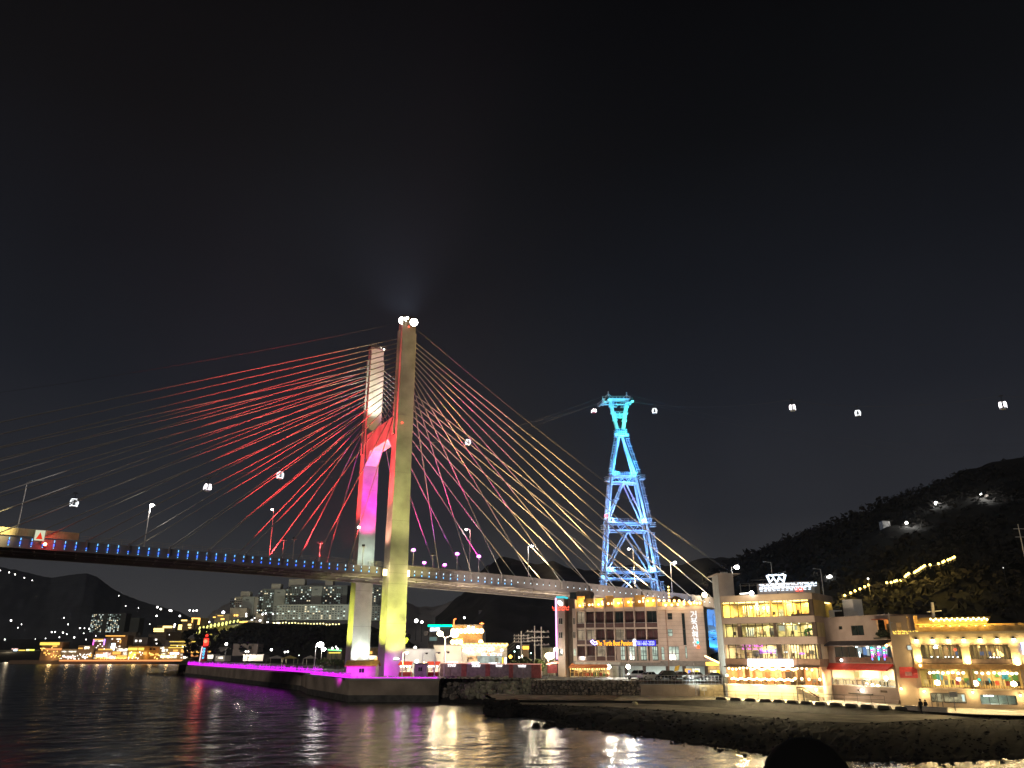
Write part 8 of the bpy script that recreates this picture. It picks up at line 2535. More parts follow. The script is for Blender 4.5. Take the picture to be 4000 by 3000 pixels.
# waterfront restaurants across the water, each with its own lights
YW_ = 760
gw = 'lit buildings along the far waterfront'
FQ = mat('far_quay', (.3, .2, .13), .9)
a, b = atZ(170, 2590, 0), atZ(745, 2591, 0)
mb = MB(); mb.box(a.x, b.x, YW_ - 12, YW_ + 40, -3, 3.0, FQ); mb.build('far_quay', kind='structure')
mb = MB(); p0_, p1_ = atY(232, 2578, YW_ - 13), atY(748, 2580, YW_ - 13); mb.box(p0_.x, p1_.x, YW_ - 13, YW_ - 12.2, 2.2, 3.5, glow('orange_quay_strip', (1, .36, .12), 1.3)); mb.build('light_strip', label='long orange light strip along the far quay edge', cat='light strip')
fs = MB(); fs.prism([(-900, 900, 1.0), (-150, 900, 1.0), (-150, 1300, 30), (-900, 1300, 30)], (0, 0, -6), HILL2); fs.build('far_shore', kind='structure')
WF = [
 # x0, x1, ytop, wall colour, [(x0,y0,x1,y1,colour key)], label
 (172, 232, 2562, (.3, .2, .12), [(176, 2567, 200, 2574, 'Y'), (196, 2573, 220, 2579, 'Y')], 'small yellow roofed pavilion at the left end of the far quay'),
 (158, 238, 2508, (.25, .16, .1), [(156, 2509, 232, 2520, 'Y'), (205, 2521, 222, 2527, 'A'), (176, 2532, 240, 2540, 'O'), (170, 2546, 178, 2554, 'A')], 'restaurant with a long yellow tilted roof sign across the water'),
 (196, 234, 2540, (.25, .2, .3), [(200, 2548, 206, 2569, 'P'), (209, 2547, 214, 2570, 'P'), (217, 2546, 222, 2569, 'P'), (226, 2547, 230, 2568, 'P')], 'building with purple lit columns on the far waterfront'),
 (238, 300, 2536, (.2, .17, .13), [(240, 2543, 262, 2548, 'W'), (268, 2543, 296, 2548, 'W'), (246, 2562, 290, 2570, 'K')], 'low white lit shops left of the dark trees on the far quay'),
 (302, 360, 2522, (.2, .15, .11), [(306, 2530, 322, 2535, 'A'), (330, 2526, 348, 2536, 'W'), (322, 2564, 336, 2570, 'W'), (344, 2556, 358, 2566, 'A')], 'dim terraced shops with scattered white lights on the far quay'),
 (362, 412, 2494, (.2, .13, .1), [(364, 2496, 404, 2499, 'A'), (370, 2500, 402, 2506, 'W'), (363, 2498, 366, 2520, 'M'), (405, 2496, 409, 2520, 'V'), (384, 2534, 440, 2540, 'A')], 'building framed by pink and violet neon edges on the far waterfront'),
 (410, 490, 2482, (.25, .15, .08), [(412, 2482, 488, 2486, 'A'), (428, 2494, 440, 2499, 'W'), (452, 2494, 470, 2499, 'W'), (434, 2513, 448, 2540, 'C'), (456, 2533, 496, 2548, 'W'), (468, 2500, 472, 2512, 'A')], 'building with a long amber roof edge and a blue white vertical sign'),
 (372, 500, 2545, (.4, .25, .12), [(374, 2555, 400, 2568, 'W'), (402, 2548, 430, 2566, 'K'), (412, 2562, 450, 2574, 'W'), (440, 2545, 470, 2556, 'A'), (456, 2560, 500, 2572, 'A'), (480, 2548, 500, 2562, 'W')], 'brightest white and pink fronted restaurant row on the far quay'),
 (498, 560, 2524, (.45, .26, .08), [(500, 2530, 536, 2540, 'Y'), (540, 2530, 562, 2540, 'Y'), (502, 2546, 530, 2572, 'Y'), (534, 2546, 548, 2554, 'A'), (560, 2546, 572, 2558, 'A')], 'ochre restaurant with wide yellow windows on the far quay'),
 (560, 622, 2526, (.42, .24, .09), [(584, 2533, 592, 2539, 'D'), (596, 2533, 606, 2539, 'D'), (586, 2552, 596, 2562, 'A'), (606, 2552, 618, 2560, 'A')], 'orange lit restaurant with small dark windows on the far quay'),
 (622, 690, 2526, (.40, .30, .14), [(626, 2527, 640, 2534, 'W'), (632, 2536, 654, 2546, 'W'), (658, 2528, 724, 2531, 'Y'), (665, 2519, 724, 2522, 'Y'), (630, 2552, 650, 2556, 'W'), (664, 2549, 698, 2556, 'V2'), (626, 2560, 690, 2570, 'W'), (676, 2538, 694, 2545, 'A')], 'restaurant stacked with white and yellow lit floors on the far quay'),
 (690, 745, 2500, (.30, .22, .14), [(662, 2505, 774, 2508, 'Y'), (700, 2536, 744, 2548, 'A'), (715, 2562, 738, 2572, 'W'), (700, 2552, 712, 2560, 'W')], 'terraced restaurant with a dotted yellow string on the far quay'),
]
KEY = {'Y': glow('far_yellow', (1, .72, .12), 1.5), 'A': glow('far_amber', (1, .50, .10), 1.5), 'O': glow('far_orange', (1, .40, .12), 1.0), 'P': glow('far_purple', (.42, .12, .9), 1.1), 'W': lit_window('far_white', (1, .90, .72), 1.7, scale=.35, contrast=.9), 'M': glow('far_magenta', (1, .15, .8), 3), 'V': glow('far_violet', (.5, .25, 1), 3), 'C': glow('far_cyan', (.65, .88, 1), 4), 'K': lit_window('far_pink', (1, .62, .55), 1.5, scale=.3, contrast=.9), 'D': mat('far_dark', (.04, .02, .01), .8), 'V2': glow('far_lilac', (.85, .7, 1), 4)}
for x0, x1, yt, c, recs, lab in WF:
    t, f_, v_ = px_block('waterfront_building', x0, x1, yt, 2580, YW_ + rnd(-4, 12), lab, mat('wf_%d' % x0, c, .85, vary=.2, scale=.15), depth=12, group=gw)
    for r in recs:
        m_ = KEY[r[4]]; pbox_part(t, f_, r[0], r[1], r[2], r[3], m_, 'window' if r[4] in 'WYDK' else 'sign_panel', .1, .6 + rnd(0, .2))
    n = int((x1 - x0) / 4)
    pts = [(x0 + 2 + i * 4 + rnd(-2, 2), rnd(yt + 22, 2574)) for i in range(n)]
    bulbs(t, f_, pts, .5, random.choice([glow('far_bulb_amber', (1, .6, .15), 3.2), glow('far_bulb_white', (1, .93, .8), 3.2)]), w=1.0)
    u, v = f_.uv((x0 + x1) / 2, 2560, 8); lamp('POINT', f_.P(u, v, 9), 1800 * (x1 - x0) / 60, (1, .62, .25), size=1.5)
# bigger plain blocks behind the waterfront
for x0, x1, yt, yb, Y, lab, m in ((470, 570, 2490, 2530, 800, 'tan block with two square lit windows behind the far waterfront', HT_), (570, 640, 2478, 2530, 820, 'dark block with four small lit windows behind the far waterfront', HB), (640, 770, 2494, 2530, 800, 'long flat tan block behind the stacked restaurant', HT_), (470, 520, 2470, 2492, 860, 'low dim block right of the far towers', HB)):
    t, f_, v_ = px_block('town_block', x0, x1, yt, yb, Y, lab, m, depth=12)
    for r in {470: [(528, 2500, 535, 2507), (544, 2500, 552, 2507)], 570: [(577, 2499, 583, 2504), (606, 2496, 613, 2501), (586, 2511, 590, 2515), (609, 2512, 614, 2516)]}.get(x0, []): pbox_part(t, f_, *r, WW, 'window')
# between lighthouse and pylon: sheds, hall, awnings on the near shore
def shed(x0, x1, yt, yb, Y, lab, m, recs=()):
    t, f_, v_ = px_block('shed', x0, x1, yt, yb, Y, lab, m, depth=10)
    for r in recs: pbox_part(t, f_, *r[:4], KEY[r[4]], 'window')
    return t, f_
SHW = mat('shed_pale', (.42, .38, .34), .85, vary=.12, scale=.2)
shed(744, 890, 2541, 2590, 470, 'long shed with an amber lit window strip behind the lighthouse', HB, [(746, 2543, 886, 2551, 'A'), (744, 2556, 775, 2564, 'O')])
shed(852, 903, 2528, 2590, 450, 'square grey shed beside the amber window strip', SHW)
shed(908, 1005, 2516, 2582, 440, 'large windowless tan hall between lighthouse and pylon', mat('hall_tan', (.38, .31, .27), .85, vary=.1, scale=.2))
shed(952, 1030, 2558, 2582, 400, 'low white kiosk row with a lit front before the tan hall', SHW, [(954, 2562, 972, 2572, 'W'), (978, 2563, 1000, 2567, 'C')])
shed(798, 832, 2556, 2582, 420, 'small booth with a glaring white front right of the lighthouse', SHW, [(798, 2558, 832, 2572, 'W')])
shed(842, 878, 2562, 2584, 415, 'small booth with an amber white front farther right of the lighthouse', SHW, [(844, 2565, 870, 2573, 'W')])
for x, e in ((950, 5000), (870, 3500), (1010, 2500)):
    lamp('POINT', atY(x, 2555, 395), e, (1, .9, .75), size=.6)
for i, (x, w, lab) in enumerate(((1072, 60, 'white peaked market tent left of the yellow one'), (1124, 46, 'yellow lit peaked market tent before the pylon'), (1205, 40, 'white flat market tent near the pier lamp'))):
    p = atY(x, 2575, 330); hw = w / 3005 * 330 / 2; t = thing('market_tent', (p.x, 330, G), lab, 'tent')
    zt = atY(x, 2560, 330).z; ze = atY(x, 2572, 330).z; m_ = mat('tent_white', (.62, .58, .5), .8) if i != 1 else mat('tent_yellow', (.72, .60, .22), .8)
    mb = MB(); ap = Vector((p.x, 333, zt)); cs = [Vector((p.x + a * hw, 333 + b * 3, ze)) for a, b in ((-1, -1), (1, -1), (1, 1), (-1, 1))]
    for q in range(4): mb.poly([cs[q], cs[(q + 1) % 4], ap], m_)
    mb.build('canopy', t)
    for c in cs:
        mb = MB(); mb.tube((c.x, c.y, G), c, .06, PAINT_GREY, n=4); mb.build('post', t)
    lamp('POINT', (p.x, 331, ze - .8), 420, (1, .85, .5), size=.3)
shed(1278, 1335, 2534, 2600, 300, 'shop with a green neon strip behind the pale pylon leg', HB, [(1284, 2548, 1330, 2552, 'Y')])
p = thing('neon_strip', atY(1305, 2540, 299), 'green neon strip above the shop left of the pale pylon leg', 'neon light'); mb = MB(); a_, b_ = atY(1281, 2538, 299), atY(1333, 2541, 299); mb.bar(a_, b_, .5, .35, glow('soft_green_neon', (.25, 1, .35), 2.2)); mb.build('tube', p)
shed(1424, 1475, 2530, 2610, 300, 'amber lit shop front glimpsed between the pylon legs', mat('shop_brown', (.3, .2, .1), .85), [(1426, 2545, 1436, 2555, 'A'), (1444, 2544, 1454, 2555, 'A'), (1430, 2562, 1472, 2576, 'W'), (1428, 2580, 1450, 2588, 'Y'), (1462, 2566, 1474, 2584, 'A')])
# lamps of the near left shore
far_lamp(884, 2516, 400, 'starry white lamp above the square grey shed', 'lamps along the left shore', r=1.3, st=20, hgt=9)
for x, y, r in ((1060, 2538, 1.0), (1113, 2547, .7), (1124, 2546, .7), (960, 2545, .6), (970, 2545, .6), (1168, 2560, .3)):
    far_lamp(x, y, 360, 'white lamp on a post behind the pier tents', 'lamps along the left shore', r=r, st=14, hgt=8)
street_lamp(atY(1228, 2600, 255), atY(1232, 2518, 255).z - atY(1228, 2600, 255).z, (1.0, 0, 0), 'tall starry lamp post rising from the pier left of the pylon', 'lamps along the left shore', r=1.1, energy=2500)
street_lamp(atY(1252, 2600, 275), atY(1253, 2536, 275).z - atY(1252, 2600, 275).z, (.3, 0, 0), 'shorter starry lamp right of the tall pier lamp', 'lamps along the left shore', r=.8, energy=900)
for x, y, r in ((1298, 2532, .7), (1318, 2534, .7), (1312, 2526, .4), (1581, 2392, 1.0), (1626, 2425, 1.3), (1648, 2430, .9), (1578, 2530, .8), (1622, 2530, 1.0), (1814, 2413, .7), (2440, 2620, .2)):
    far_lamp(x, y, 300, 'white lamp in the town behind the pylon', 'white lamps in the town behind', r=r, st=12, hgt=7)
for i, (x, y, c, key) in enumerate(((1994, 2565, (1, .55, .05), 'o'), (2040, 2565, (1, .95, .7), 'w2'), (2028, 2568, (1, 1, .9), 'w3'), (2013, 2590, (1, .75, .2), 'y2'), (2010, 2545, (.6, 1, .8), 'g'), (2074, 2551, (.3, 1, .6), 'g2'), (2024, 2528, (.9, .95, 1), 'w4'))):
    far_lamp(x, y, 215, ('round amber traffic lamp right of the seafood restaurant', 'glaring white lamp left of the power poles', 'small white lamp beside a glaring one', 'yellow lamp low beside the hoarding', 'tiny green white lamp by the left power pole', 'tiny green traffic lamp between the power poles', 'white shop lamp above the small trees')[i], None, r=(.8, .8, .4, .7, .3, .3, .7)[i], col=c, st=10, hgt=6, key=key)
t, f_, v_ = px_block('sign_tower', 2042, 2066, 2522, 2600, 205, 'orange lettered sign block behind the power poles', HB, depth=3); pbox_part(t, f_, 2042, 2524, 2066, 2536, glow('orange_sign', (1, .5, .05), 3.5), 'sign_panel')
t, f_, v_ = px_block('shop_building', 2120, 2172, 2532, 2640, 195, 'pale shop behind the globe lamps left of the pension', mat('shop_olive', (.38, .36, .25), .85, vary=.2), depth=8)
# far left waterfront, beyond the quay
YL = 1050
t, f_, v_ = px_block('town_row', -60, 155, 2540, 2566, YL, 'low dark row of shops with mixed lights at far left', mat('row_dark', (.10, .10, .09), .9), depth=12)
for r in ((45, 2533, 70, 2538, 'K'), (52, 2538, 66, 2548, 'C'), (72, 2538, 98, 2543, 'Y'), (102, 2536, 134, 2542, 'Y2'), (102, 2536, 114, 2543, 'W'), (22, 2546, 42, 2553, 'Y'), (-4, 2546, 10, 2552, 'Y'), (78, 2556, 87, 2563, 'W'), (105, 2556, 118, 2561, 'W'), (143, 2556, 150, 2561, 'W'), (0, 2568, 30, 2571, 'W'), (40, 2568, 62, 2573, 'W'), (98, 2569, 110, 2571, 'W')):
    pbox_part(t, f_, r[0], r[1], r[2], r[3], KEY.get(r[4]) or glow('far_lime', (.7, .85, .1), 2.2), 'sign_panel', .1, .5)
lamp('POINT', f_.P(f_.L * .6, 10, 20), 9000, (1, .8, .5), size=2)
t, f_, v_ = px_block('lit_hall', 122, 160, 2423, 2436, 1500, 'small hall with a blue white floodlit front on the dark slope', mat('row_dark', (.10, .10, .09), .9), depth=10); pbox_part(t, f_, 122, 2424, 159, 2430, glow('blue_white_strip', (.7, .8, 1), 4), 'light_strip')
gl = 'white lamps scattered over the far left slope'
for x, y, r in ((43, 2424, 2.6), (84, 2439, 1.4), (70, 2452, 1.3), (250, 2413, 1.5), (266, 2439, 1.6), (202, 2469, 1.8), (215, 2468, 1.6), (246, 2471, 2.0), (261, 2477, 1.4), (232, 2489, 1.6), (290, 2490, 2.2), (312, 2454, 1.8), (330, 2454, 1.5), (348, 2456, 1.9), (384, 2455, 1.5), (19, 2498, 1.8), (12, 2528, 1.9), (90, 2522, 1.1), (84, 2531, 1.3), (178, 2494, 1.2), (138, 2496, .8), (327, 2474, 1.2), (374, 2484, 1.2), (320, 2515, 1.3), (336, 2498, 1.4), (284, 2527, 1.4), (298, 2523, 1.3), (324, 2528, 1.4), (345, 2534, 1.7), (395, 2464, 1.6), (411, 2466, 1.5), (480, 2469, 1.6), (500, 2474, 1.3), (532, 2466, 1.6), (540, 2478, 1.2), (548, 2481, 1.2), (528, 2484, 1.3), (515, 2446, 1.0), (585, 2438, 1.2), (250, 2545, 1.3), (262, 2546, 1.3), (235, 2545, 1.2), (278, 2546, 1.6), (295, 2546, 1.6), (296, 2566, 1.6), (328, 2568, 1.4), (36, 2236, 1.8), (59, 2244, 1.9), (95, 2257, 1.4), (126, 2267, 1.2), (464, 2327, 1.3), (491, 2367, 1.3), (541, 2375, 1.1), (1, 2228, 1.4)):
    far_lamp(x, y, 1250, 'tiny white lamp on the dark slope across the water', gl, r=r * .95, st=6, hgt=5)
# sign under blue glow
far_lamp(872, 2392, 600, 'bluish white lamp above the brick house', None, r=1.9, col=(.85, .88, 1), st=10, key='b')
# ---- lighthouse at the pier
lp = atY(794, 2598, 352); lh = thing('lighthouse', (lp.x, lp.y, G - .3), 'slim red harbour lighthouse with a glowing red lantern and cyan letters', 'lighthouse')
LRED = mat('lighthouse_red', (.40, .05, .06), .5, vary=.1)
zt_ = atY(797, 2526, 352).z; zl_ = atY(798, 2505, 352).z; zz_ = atY(798, 2483, 352).z
wl_ = lambda px_: px_ / 3005 * 352
def cyl(mb, x, y, z0, z1, r0, r1, m, n=12): mb.tube((x, y, z0), (x, y, z1), r0, m, r2=r1, n=n)
mb = MB(); cyl(mb, lp.x, lp.y, G - .3, zt_, wl_(13), wl_(9), LRED); mb.build('tower', lh)
mb = MB(); cyl(mb, lp.x, lp.y, zt_, zt_ + .4, wl_(15), wl_(15), LRED); mb.build('gallery', lh)
mb = MB(); cyl(mb, lp.x, lp.y, zt_ + .4, zl_ + 1.2, wl_(9), wl_(9), glow('red_lantern', (1, .05, .03), 1.6)); mb.ball((lp.x, lp.y - wl_(6), zl_), wl_(7), glow('red_lantern_glass', (1, .2, .1), 2.5), n=10, k=6); mb.build('lantern', lh)
mb = MB(); cyl(mb, lp.x, lp.y, zl_ + 1.2, zz_ - .3, wl_(10), wl_(4), LRED); mb.ball((lp.x, lp.y, zz_), wl_(6), glow('red_lantern', (1, .05, .03), 1.6), n=8, k=5); mb.build('dome', lh)
for i in range(4):
    z = atY(795, 2536 + i * 11, 351).z
    strokes('sign_letter', 1, wl_(9) if i < 2 else wl_(7), glow('cyan_letters', (.05, .62, 1), 4), lh, Matrix.Translation((lp.x - .02, lp.y - wl_(12), z)) @ Matrix(((1, 0, 0, 0), (0, 0, -1, 0), (0, 1, 0, 0), (0, 0, 0, 1))), seed=80 + i)
mb = MB(); mb.tube((lp.x - wl_(13), lp.y - 1, G), (lp.x - wl_(9), lp.y - 1, zt_), .22, glow('pale_pink_strip', (1, .7, .72), 1.6), n=5); mb.build('light_strip', lh)
lamp('POINT', (lp.x, lp.y - 3, zl_), 900, (1, .05, .03), size=.5)
# ---- hedge and shrubs at the pier root
random.seed(3)
for i, (x, wpx, y) in enumerate(((1265, 60, 2585), (1310, 50, 2588), (1330, 40, 2592))):
    tree(x, y + 10, y - 14, 270, wpx, ('dim shrubby tree left of the pale pylon leg', 'second dim shrubby tree beside the pale pylon leg', 'small dim shrub touching the pale pylon leg')[i], 5 + i, col=(.045, .05, .025), n=220, group='shrubby trees at the pier root')
wood_ridge = dense([atY(x, y, 420) for x, y in WOODHILL], 10)
def hill_Y(x, y):
    """depth at which the line of sight through a picture point meets the wooded hill"""
    for i in range(230):
        t_ = i / 230; Y_ = 420 - 230 * (1 - t_); p = atY(x, y, Y_)
        r_ = min(wood_ridge, key=lambda q: abs(q.x / q.y - p.x / p.y)); tt_ = (420 - Y_) / 230
        if 4 + (r_.z - 4) * (1 - tt_ ** 1.5) > p.z: return Y_
    return 415
# ---- right hillside: lamp strings, lamps, mast, woods
st = [(3300, 2326), (3323, 2316), (3340, 2308), (3359, 2300), (3378, 2292), (3393, 2285), (3464, 2276), (3481, 2275), (3494, 2271), (3503, 2268), (3519, 2266), (3536, 2252), (3541, 2246), (3547, 2243), (3550, 2240), (3572, 2236), (3579, 2231), (3587, 2227), (3593, 2222), (3599, 2218), (3606, 2214), (3612, 2210), (3633, 2206), (3666, 2202), (3682, 2196), (3688, 2192), (3703, 2187), (3712, 2184), (3722, 2179), (3728, 2176)]
gs = 'yellow step lights climbing the dark hillside'
for x, y in st:
    far_lamp(x, y, 235, 'small yellow light in the string climbing the hillside', gs, r=.7, col=(1, .72, .16), st=7, hgt=1.2, key='s')
for i in range(0, len(st), 4):
    lamp('POINT', atY(st[i][0], st[i][1] + 2, 232), 1100, (1, .68, .15), size=.3)
path_ = MB(); pp_ = [atY(x, y + 7, 236) for x, y in st]; path_.grid([[p for p in pp_], [p + Vector((1, 3, .6)) for p in pp_]], mat('hill_step', (.25, .22, .14), .9)); path_.build('steps', kind='structure')
for i, (x, y, r, lab) in enumerate(((3656, 1966, 1.3, 'brightest white lamp high on the right hill'), (3541, 2043, 1.1, 'white lamp lower left on the right hill'), (3832, 1931, .7, 'small white lamp highest on the right hill'), (3391, 2261, .45, 'white lamp where the step lights break'), (3919, 2218, .35, 'very faint lamp among bare trees at right'))):
    HY = hill_Y(x, y + 18) - 5; far_lamp(x, y, HY if i < 3 else (232, 230)[i - 3], lab, 'white lamps on the right hill', r=r, st=(14, 12, 12, 10, 1.0)[i], hgt=6, key='h%d' % i)
    if i < 3: lamp('POINT', atY(x, y, HY) + Vector((0, -2, 0)), 1600, (1, .97, .9), size=.5)
HY = hill_Y(3460, 2070) - 5; hm = atY(3460, 2062, HY); t = thing('hill_shed', (hm.x, HY, hm.z - 3), 'faint grey shed among the trees on the right hill', 'shed')
mb = MB(); mb.box(hm.x - 1.4, hm.x + 1.4, HY - 1, HY + 2, hm.z - 4, hm.z + 2.4, mat('shed_grey', (.5, .5, .5), .8)); mb.build('wall', t); mb = MB(); mb.box(hm.x - 1.6, hm.x + 1.6, HY - 1.2, HY + 2.2, hm.z + 2.42, hm.z + 2.7, DARK_METAL); mb.build('roof', t)
mp = atY(3988, 2190, 225); mt_ = atY(3976, 2048, 225); t = thing('power_pole', mp, 'tall thin power pole on the hillside at the right edge', 'power pole')
mb = MB(); mb.tube((mt_.x, 225, mp.z), mt_, .2, MASTP, r2=.12, n=6); mb.build('post', t)
for y in (2066, 2098):
    z = atY(3980, y, 225).z; mb = MB(); mb.bar((mt_.x - 1.7, 224.8, z), (mt_.x + 1.7, 224.8, z), .16, .16, MASTP); mb.build('crossarm', t)
# woodland over the right hill: one mass of leaf clumps
random.seed(9)
ridge = [atY(x, y, 420) for x, y in WOODHILL]
mb = MB(); WL_ = mat('winter_wood', (.020, .017, .014), .9, vary=.5, scale=.25)
dr_ = dense(ridge, 10)
for i in range(5200):
    p = random.choice(dr_); t_ = rnd(0, 1) ** .8 * .9
    yy = p.y - t_ * 230; s = 1 - t_ ** 1.5
    q = Vector((p.x * yy / p.y + rnd(-5, 5), yy + rnd(-4, 4), 4 + (p.z - 4) * s + rnd(-.5, 2.2)))
    r = rnd(.4, 1.5)
    for _ in range(4):
        d1 = Vector((rnd(-1, 1), rnd(-1, 1), rnd(-.6, 1))).normalized() * r; d2 = d1.orthogonal().normalized() * r * rnd(.4, .8); c = q + Vector((rnd(-r, r), rnd(-r, r), rnd(-r, r)))
        mb.poly([c - d1, c - d2, c + d1 * .9, c + d2], WL_)
mb.build('woods', kind='stuff', label='leafless winter woods covering the dark right hill')
mb = MB()
for i in range(1600):
    x = rnd(720, 1600); p = atY(x, 2445 + abs(x - 1150) / 25 + rnd(0, 100), rnd(430, 540)); 
    if p.z < 2: continue
    r = rnd(.8, 2.0)
    for _ in range(2):
        d1 = Vector((rnd(-1, 1), rnd(-1, 1), rnd(-.6, 1))).normalized() * r; d2 = d1.orthogonal().normalized() * r * .7
        mb.poly([p - d1, p - d2, p + d1, p + d2], mat('dark_scrub', (.022, .022, .018), .95))
mb.build('scrub', kind='stuff', label='dark scrub woods on the low hillock under the apartments')

ONES = 'first second third fourth fifth sixth seventh eighth ninth tenth eleventh twelfth thirteenth fourteenth fifteenth sixteenth seventeenth eighteenth nineteenth'.split()
TENS = {2: ('twentieth', 'twenty'), 3: ('thirtieth', 'thirty'), 4: ('fortieth', 'forty'), 5: ('fiftieth', 'fifty'), 6: ('sixtieth', 'sixty')}
def ordinal(i):
    if i < 20: return ONES[i - 1]
    return TENS[i // 10][0] if i % 10 == 0 else TENS[i // 10][1] + ' ' + ONES[i % 10 - 1]
byl = {}
for x, o, l in SER: byl.setdefault(l, []).append((x, o))
for l, q in byl.items():
    for i, (x, o) in enumerate(sorted(q, key=lambda e: e[0])): o['label'] = ordinal(i + 1) + ' ' + l
# ================================================================== CARS AND PEOPLE
TYRE = mat('tyre', (.02, .02, .02), .9, vary=0); RIM = mat('alloy_rim', (.5, .5, .52), .35, metal=.7, vary=0)
CGLS = mat('car_glass', (.015, .018, .02), .06, vary=0, spec=.7); HLG = mat('headlight_glass', (.7, .72, .75), .15, vary=0, spec=.7); TLG = mat('taillight_red', (.5, .02, .02), .2, vary=0)
def car(x, Y, col, suv, yaw_deg, label, rough=.25):
    p = atY(x, 2650, Y); p.z = G
    t = thing('parked_car', p, label, 'car', 'cars parked before the pension')
    t.rotation_euler = (0, 0, math.radians(yaw_deg))
    paint = mat('car_paint_%s' % '_'.join(str(int(c * 100)) for c in col), col, rough, metal=.2, vary=.03, spec=.6)
    L, Wd, H = (4.5, 1.86, 1.68) if suv else (4.6, 1.8, 1.44)
    def add(name, mbx, parent=t):
        me = mbx.mesh(name, Vector()); o = bpy.data.objects.new(name, me); COL.objects.link(o); o.parent = parent; return o
    # lower body: cross sections along the length
    secs = [(-L / 2, .42, .62, .78), (-L / 2 + .12, .3, .86, .92), (-L / 2 + .9, .24, .95, 1.0), (-.6, .22, .97, 1.0), (.9, .22, .96, 1.0), (L / 2 - .9, .24, .90 if not suv else .98, .98), (L / 2 - .15, .3, .74 if not suv else .86, .88), (L / 2, .42, .58, .72)]
    mbx = MB(); rows = []
    for xx, zb, zt, k in secs:
        w = Wd / 2 * k
        rows.append([(xx, -w * .94, zb), (xx, -w, (zb + zt) / 2), (xx, -w * .93, zt), (xx, w * .93, zt), (xx, w, (zb + zt) / 2), (xx, w * .94, zb), (xx, -w * .94, zb)])
    mbx.grid(rows, paint); mbx.poly(rows[0][:6], paint); mbx.poly(rows[-1][:6][::-1], paint)
    body = add('body', mbx)
    # cabin
    b0, b1, t0, t1 = (-L / 2 + .25, 1.15, -L / 2 + .75, .45) if suv else (-L / 2 + .75, 1.1, -1.05, .35)
    zb = .93
    wb, wt = Wd / 2 * .92, Wd / 2 * .72
    mbx = MB(); mbx.hexa([(b0, -wb, zb), (b1, -wb, zb), (b1, wb, zb), (b0, wb, zb), (t0, -wt, H - .06), (t1, -wt, H - .06), (t1, wt, H - .06), (t0, wt, H - .06)], CGLS); add('window', mbx)
    mbx = MB(); mbx.hexa([(t0 - .04, -wt - .02, H - .055), (t1 + .06, -wt - .02, H - .055), (t1 + .06, wt + .02, H - .055), (t0 - .04, wt + .02, H - .055), (t0 + .12, -wt + .12, H), (t1 - .12, -wt + .12, H), (t1 - .12, wt - .12, H), (t0 + .12, wt - .12, H)], paint)
    for sy in (-1, 1):
        for bx_, tx_ in ((b0, t0), (b1, t1), ((b0 + b1) / 2, (t0 + t1) / 2)):
            mbx.bar((bx_, sy * (wb + .01), zb), (tx_, sy * (wt + .01), H - .05), .09, .06, paint)
    add('roof', mbx)
    wm = None
    for sx in (-L / 2 + .85, L / 2 - .88):
        for sy in (-1, 1):
            if wm is None:
                m2 = MB(); m2.tube((0, -.11, 0), (0, .11, 0), .34, TYRE, n=14); m3 = MB(); m3.tube((0, -.13, 0), (0, .13, 0), .2, RIM, n=10); wm = (m2.mesh('wheel', Vector()), m3.mesh('rim', Vector()))
            o = bpy.data.objects.new('wheel', wm[0]); COL.objects.link(o); o.parent = t; o.location = (sx, sy * (Wd / 2 - .1), .34)
            r = bpy.data.objects.new('rim', wm[1]); COL.objects.link(r); r.parent = o
    for sy in (-1, 1):
        mbx = MB(); mbx.box(L / 2 - .16, L / 2 - .02, sy * Wd * .33 - .2, sy * Wd * .33 + .2, .62, .74, HLG); add('headlight', mbx)
        mbx = MB(); mbx.box(-L / 2 + .0, -L / 2 + .1, sy * Wd * .36 - .14, sy * Wd * .36 + .14, .68, .84, TLG); add('taillight', mbx)
        mbx = MB(); mbx.box(b1 - .35, b1 - .12, sy * (wb + .12) - .1, sy * (wb + .12) + .1, .95, 1.08, paint); add('mirror', mbx)
    return t
car(2485, 169, (.62, .62, .60), 1, 172, 'white compact suv parked side on before the porch')
car(2532, 163, (.58, .58, .58), 0, 214, 'silver white sedan parked at an angle next to the white suv')
car(2600, 164, (.012, .012, .014), 1, 190, 'black suv parked in the middle of the row')
car(2655, 166, (.10, .10, .11), 0, 196, 'dark grey sedan parked right of the black suv')
car(2712, 162, (.45, .45, .46), 0, 200, 'silver sedan parked behind the bare pole')
car(2782, 158, (.02, .02, .022), 0, 190, 'black sedan parked before the snack shop')

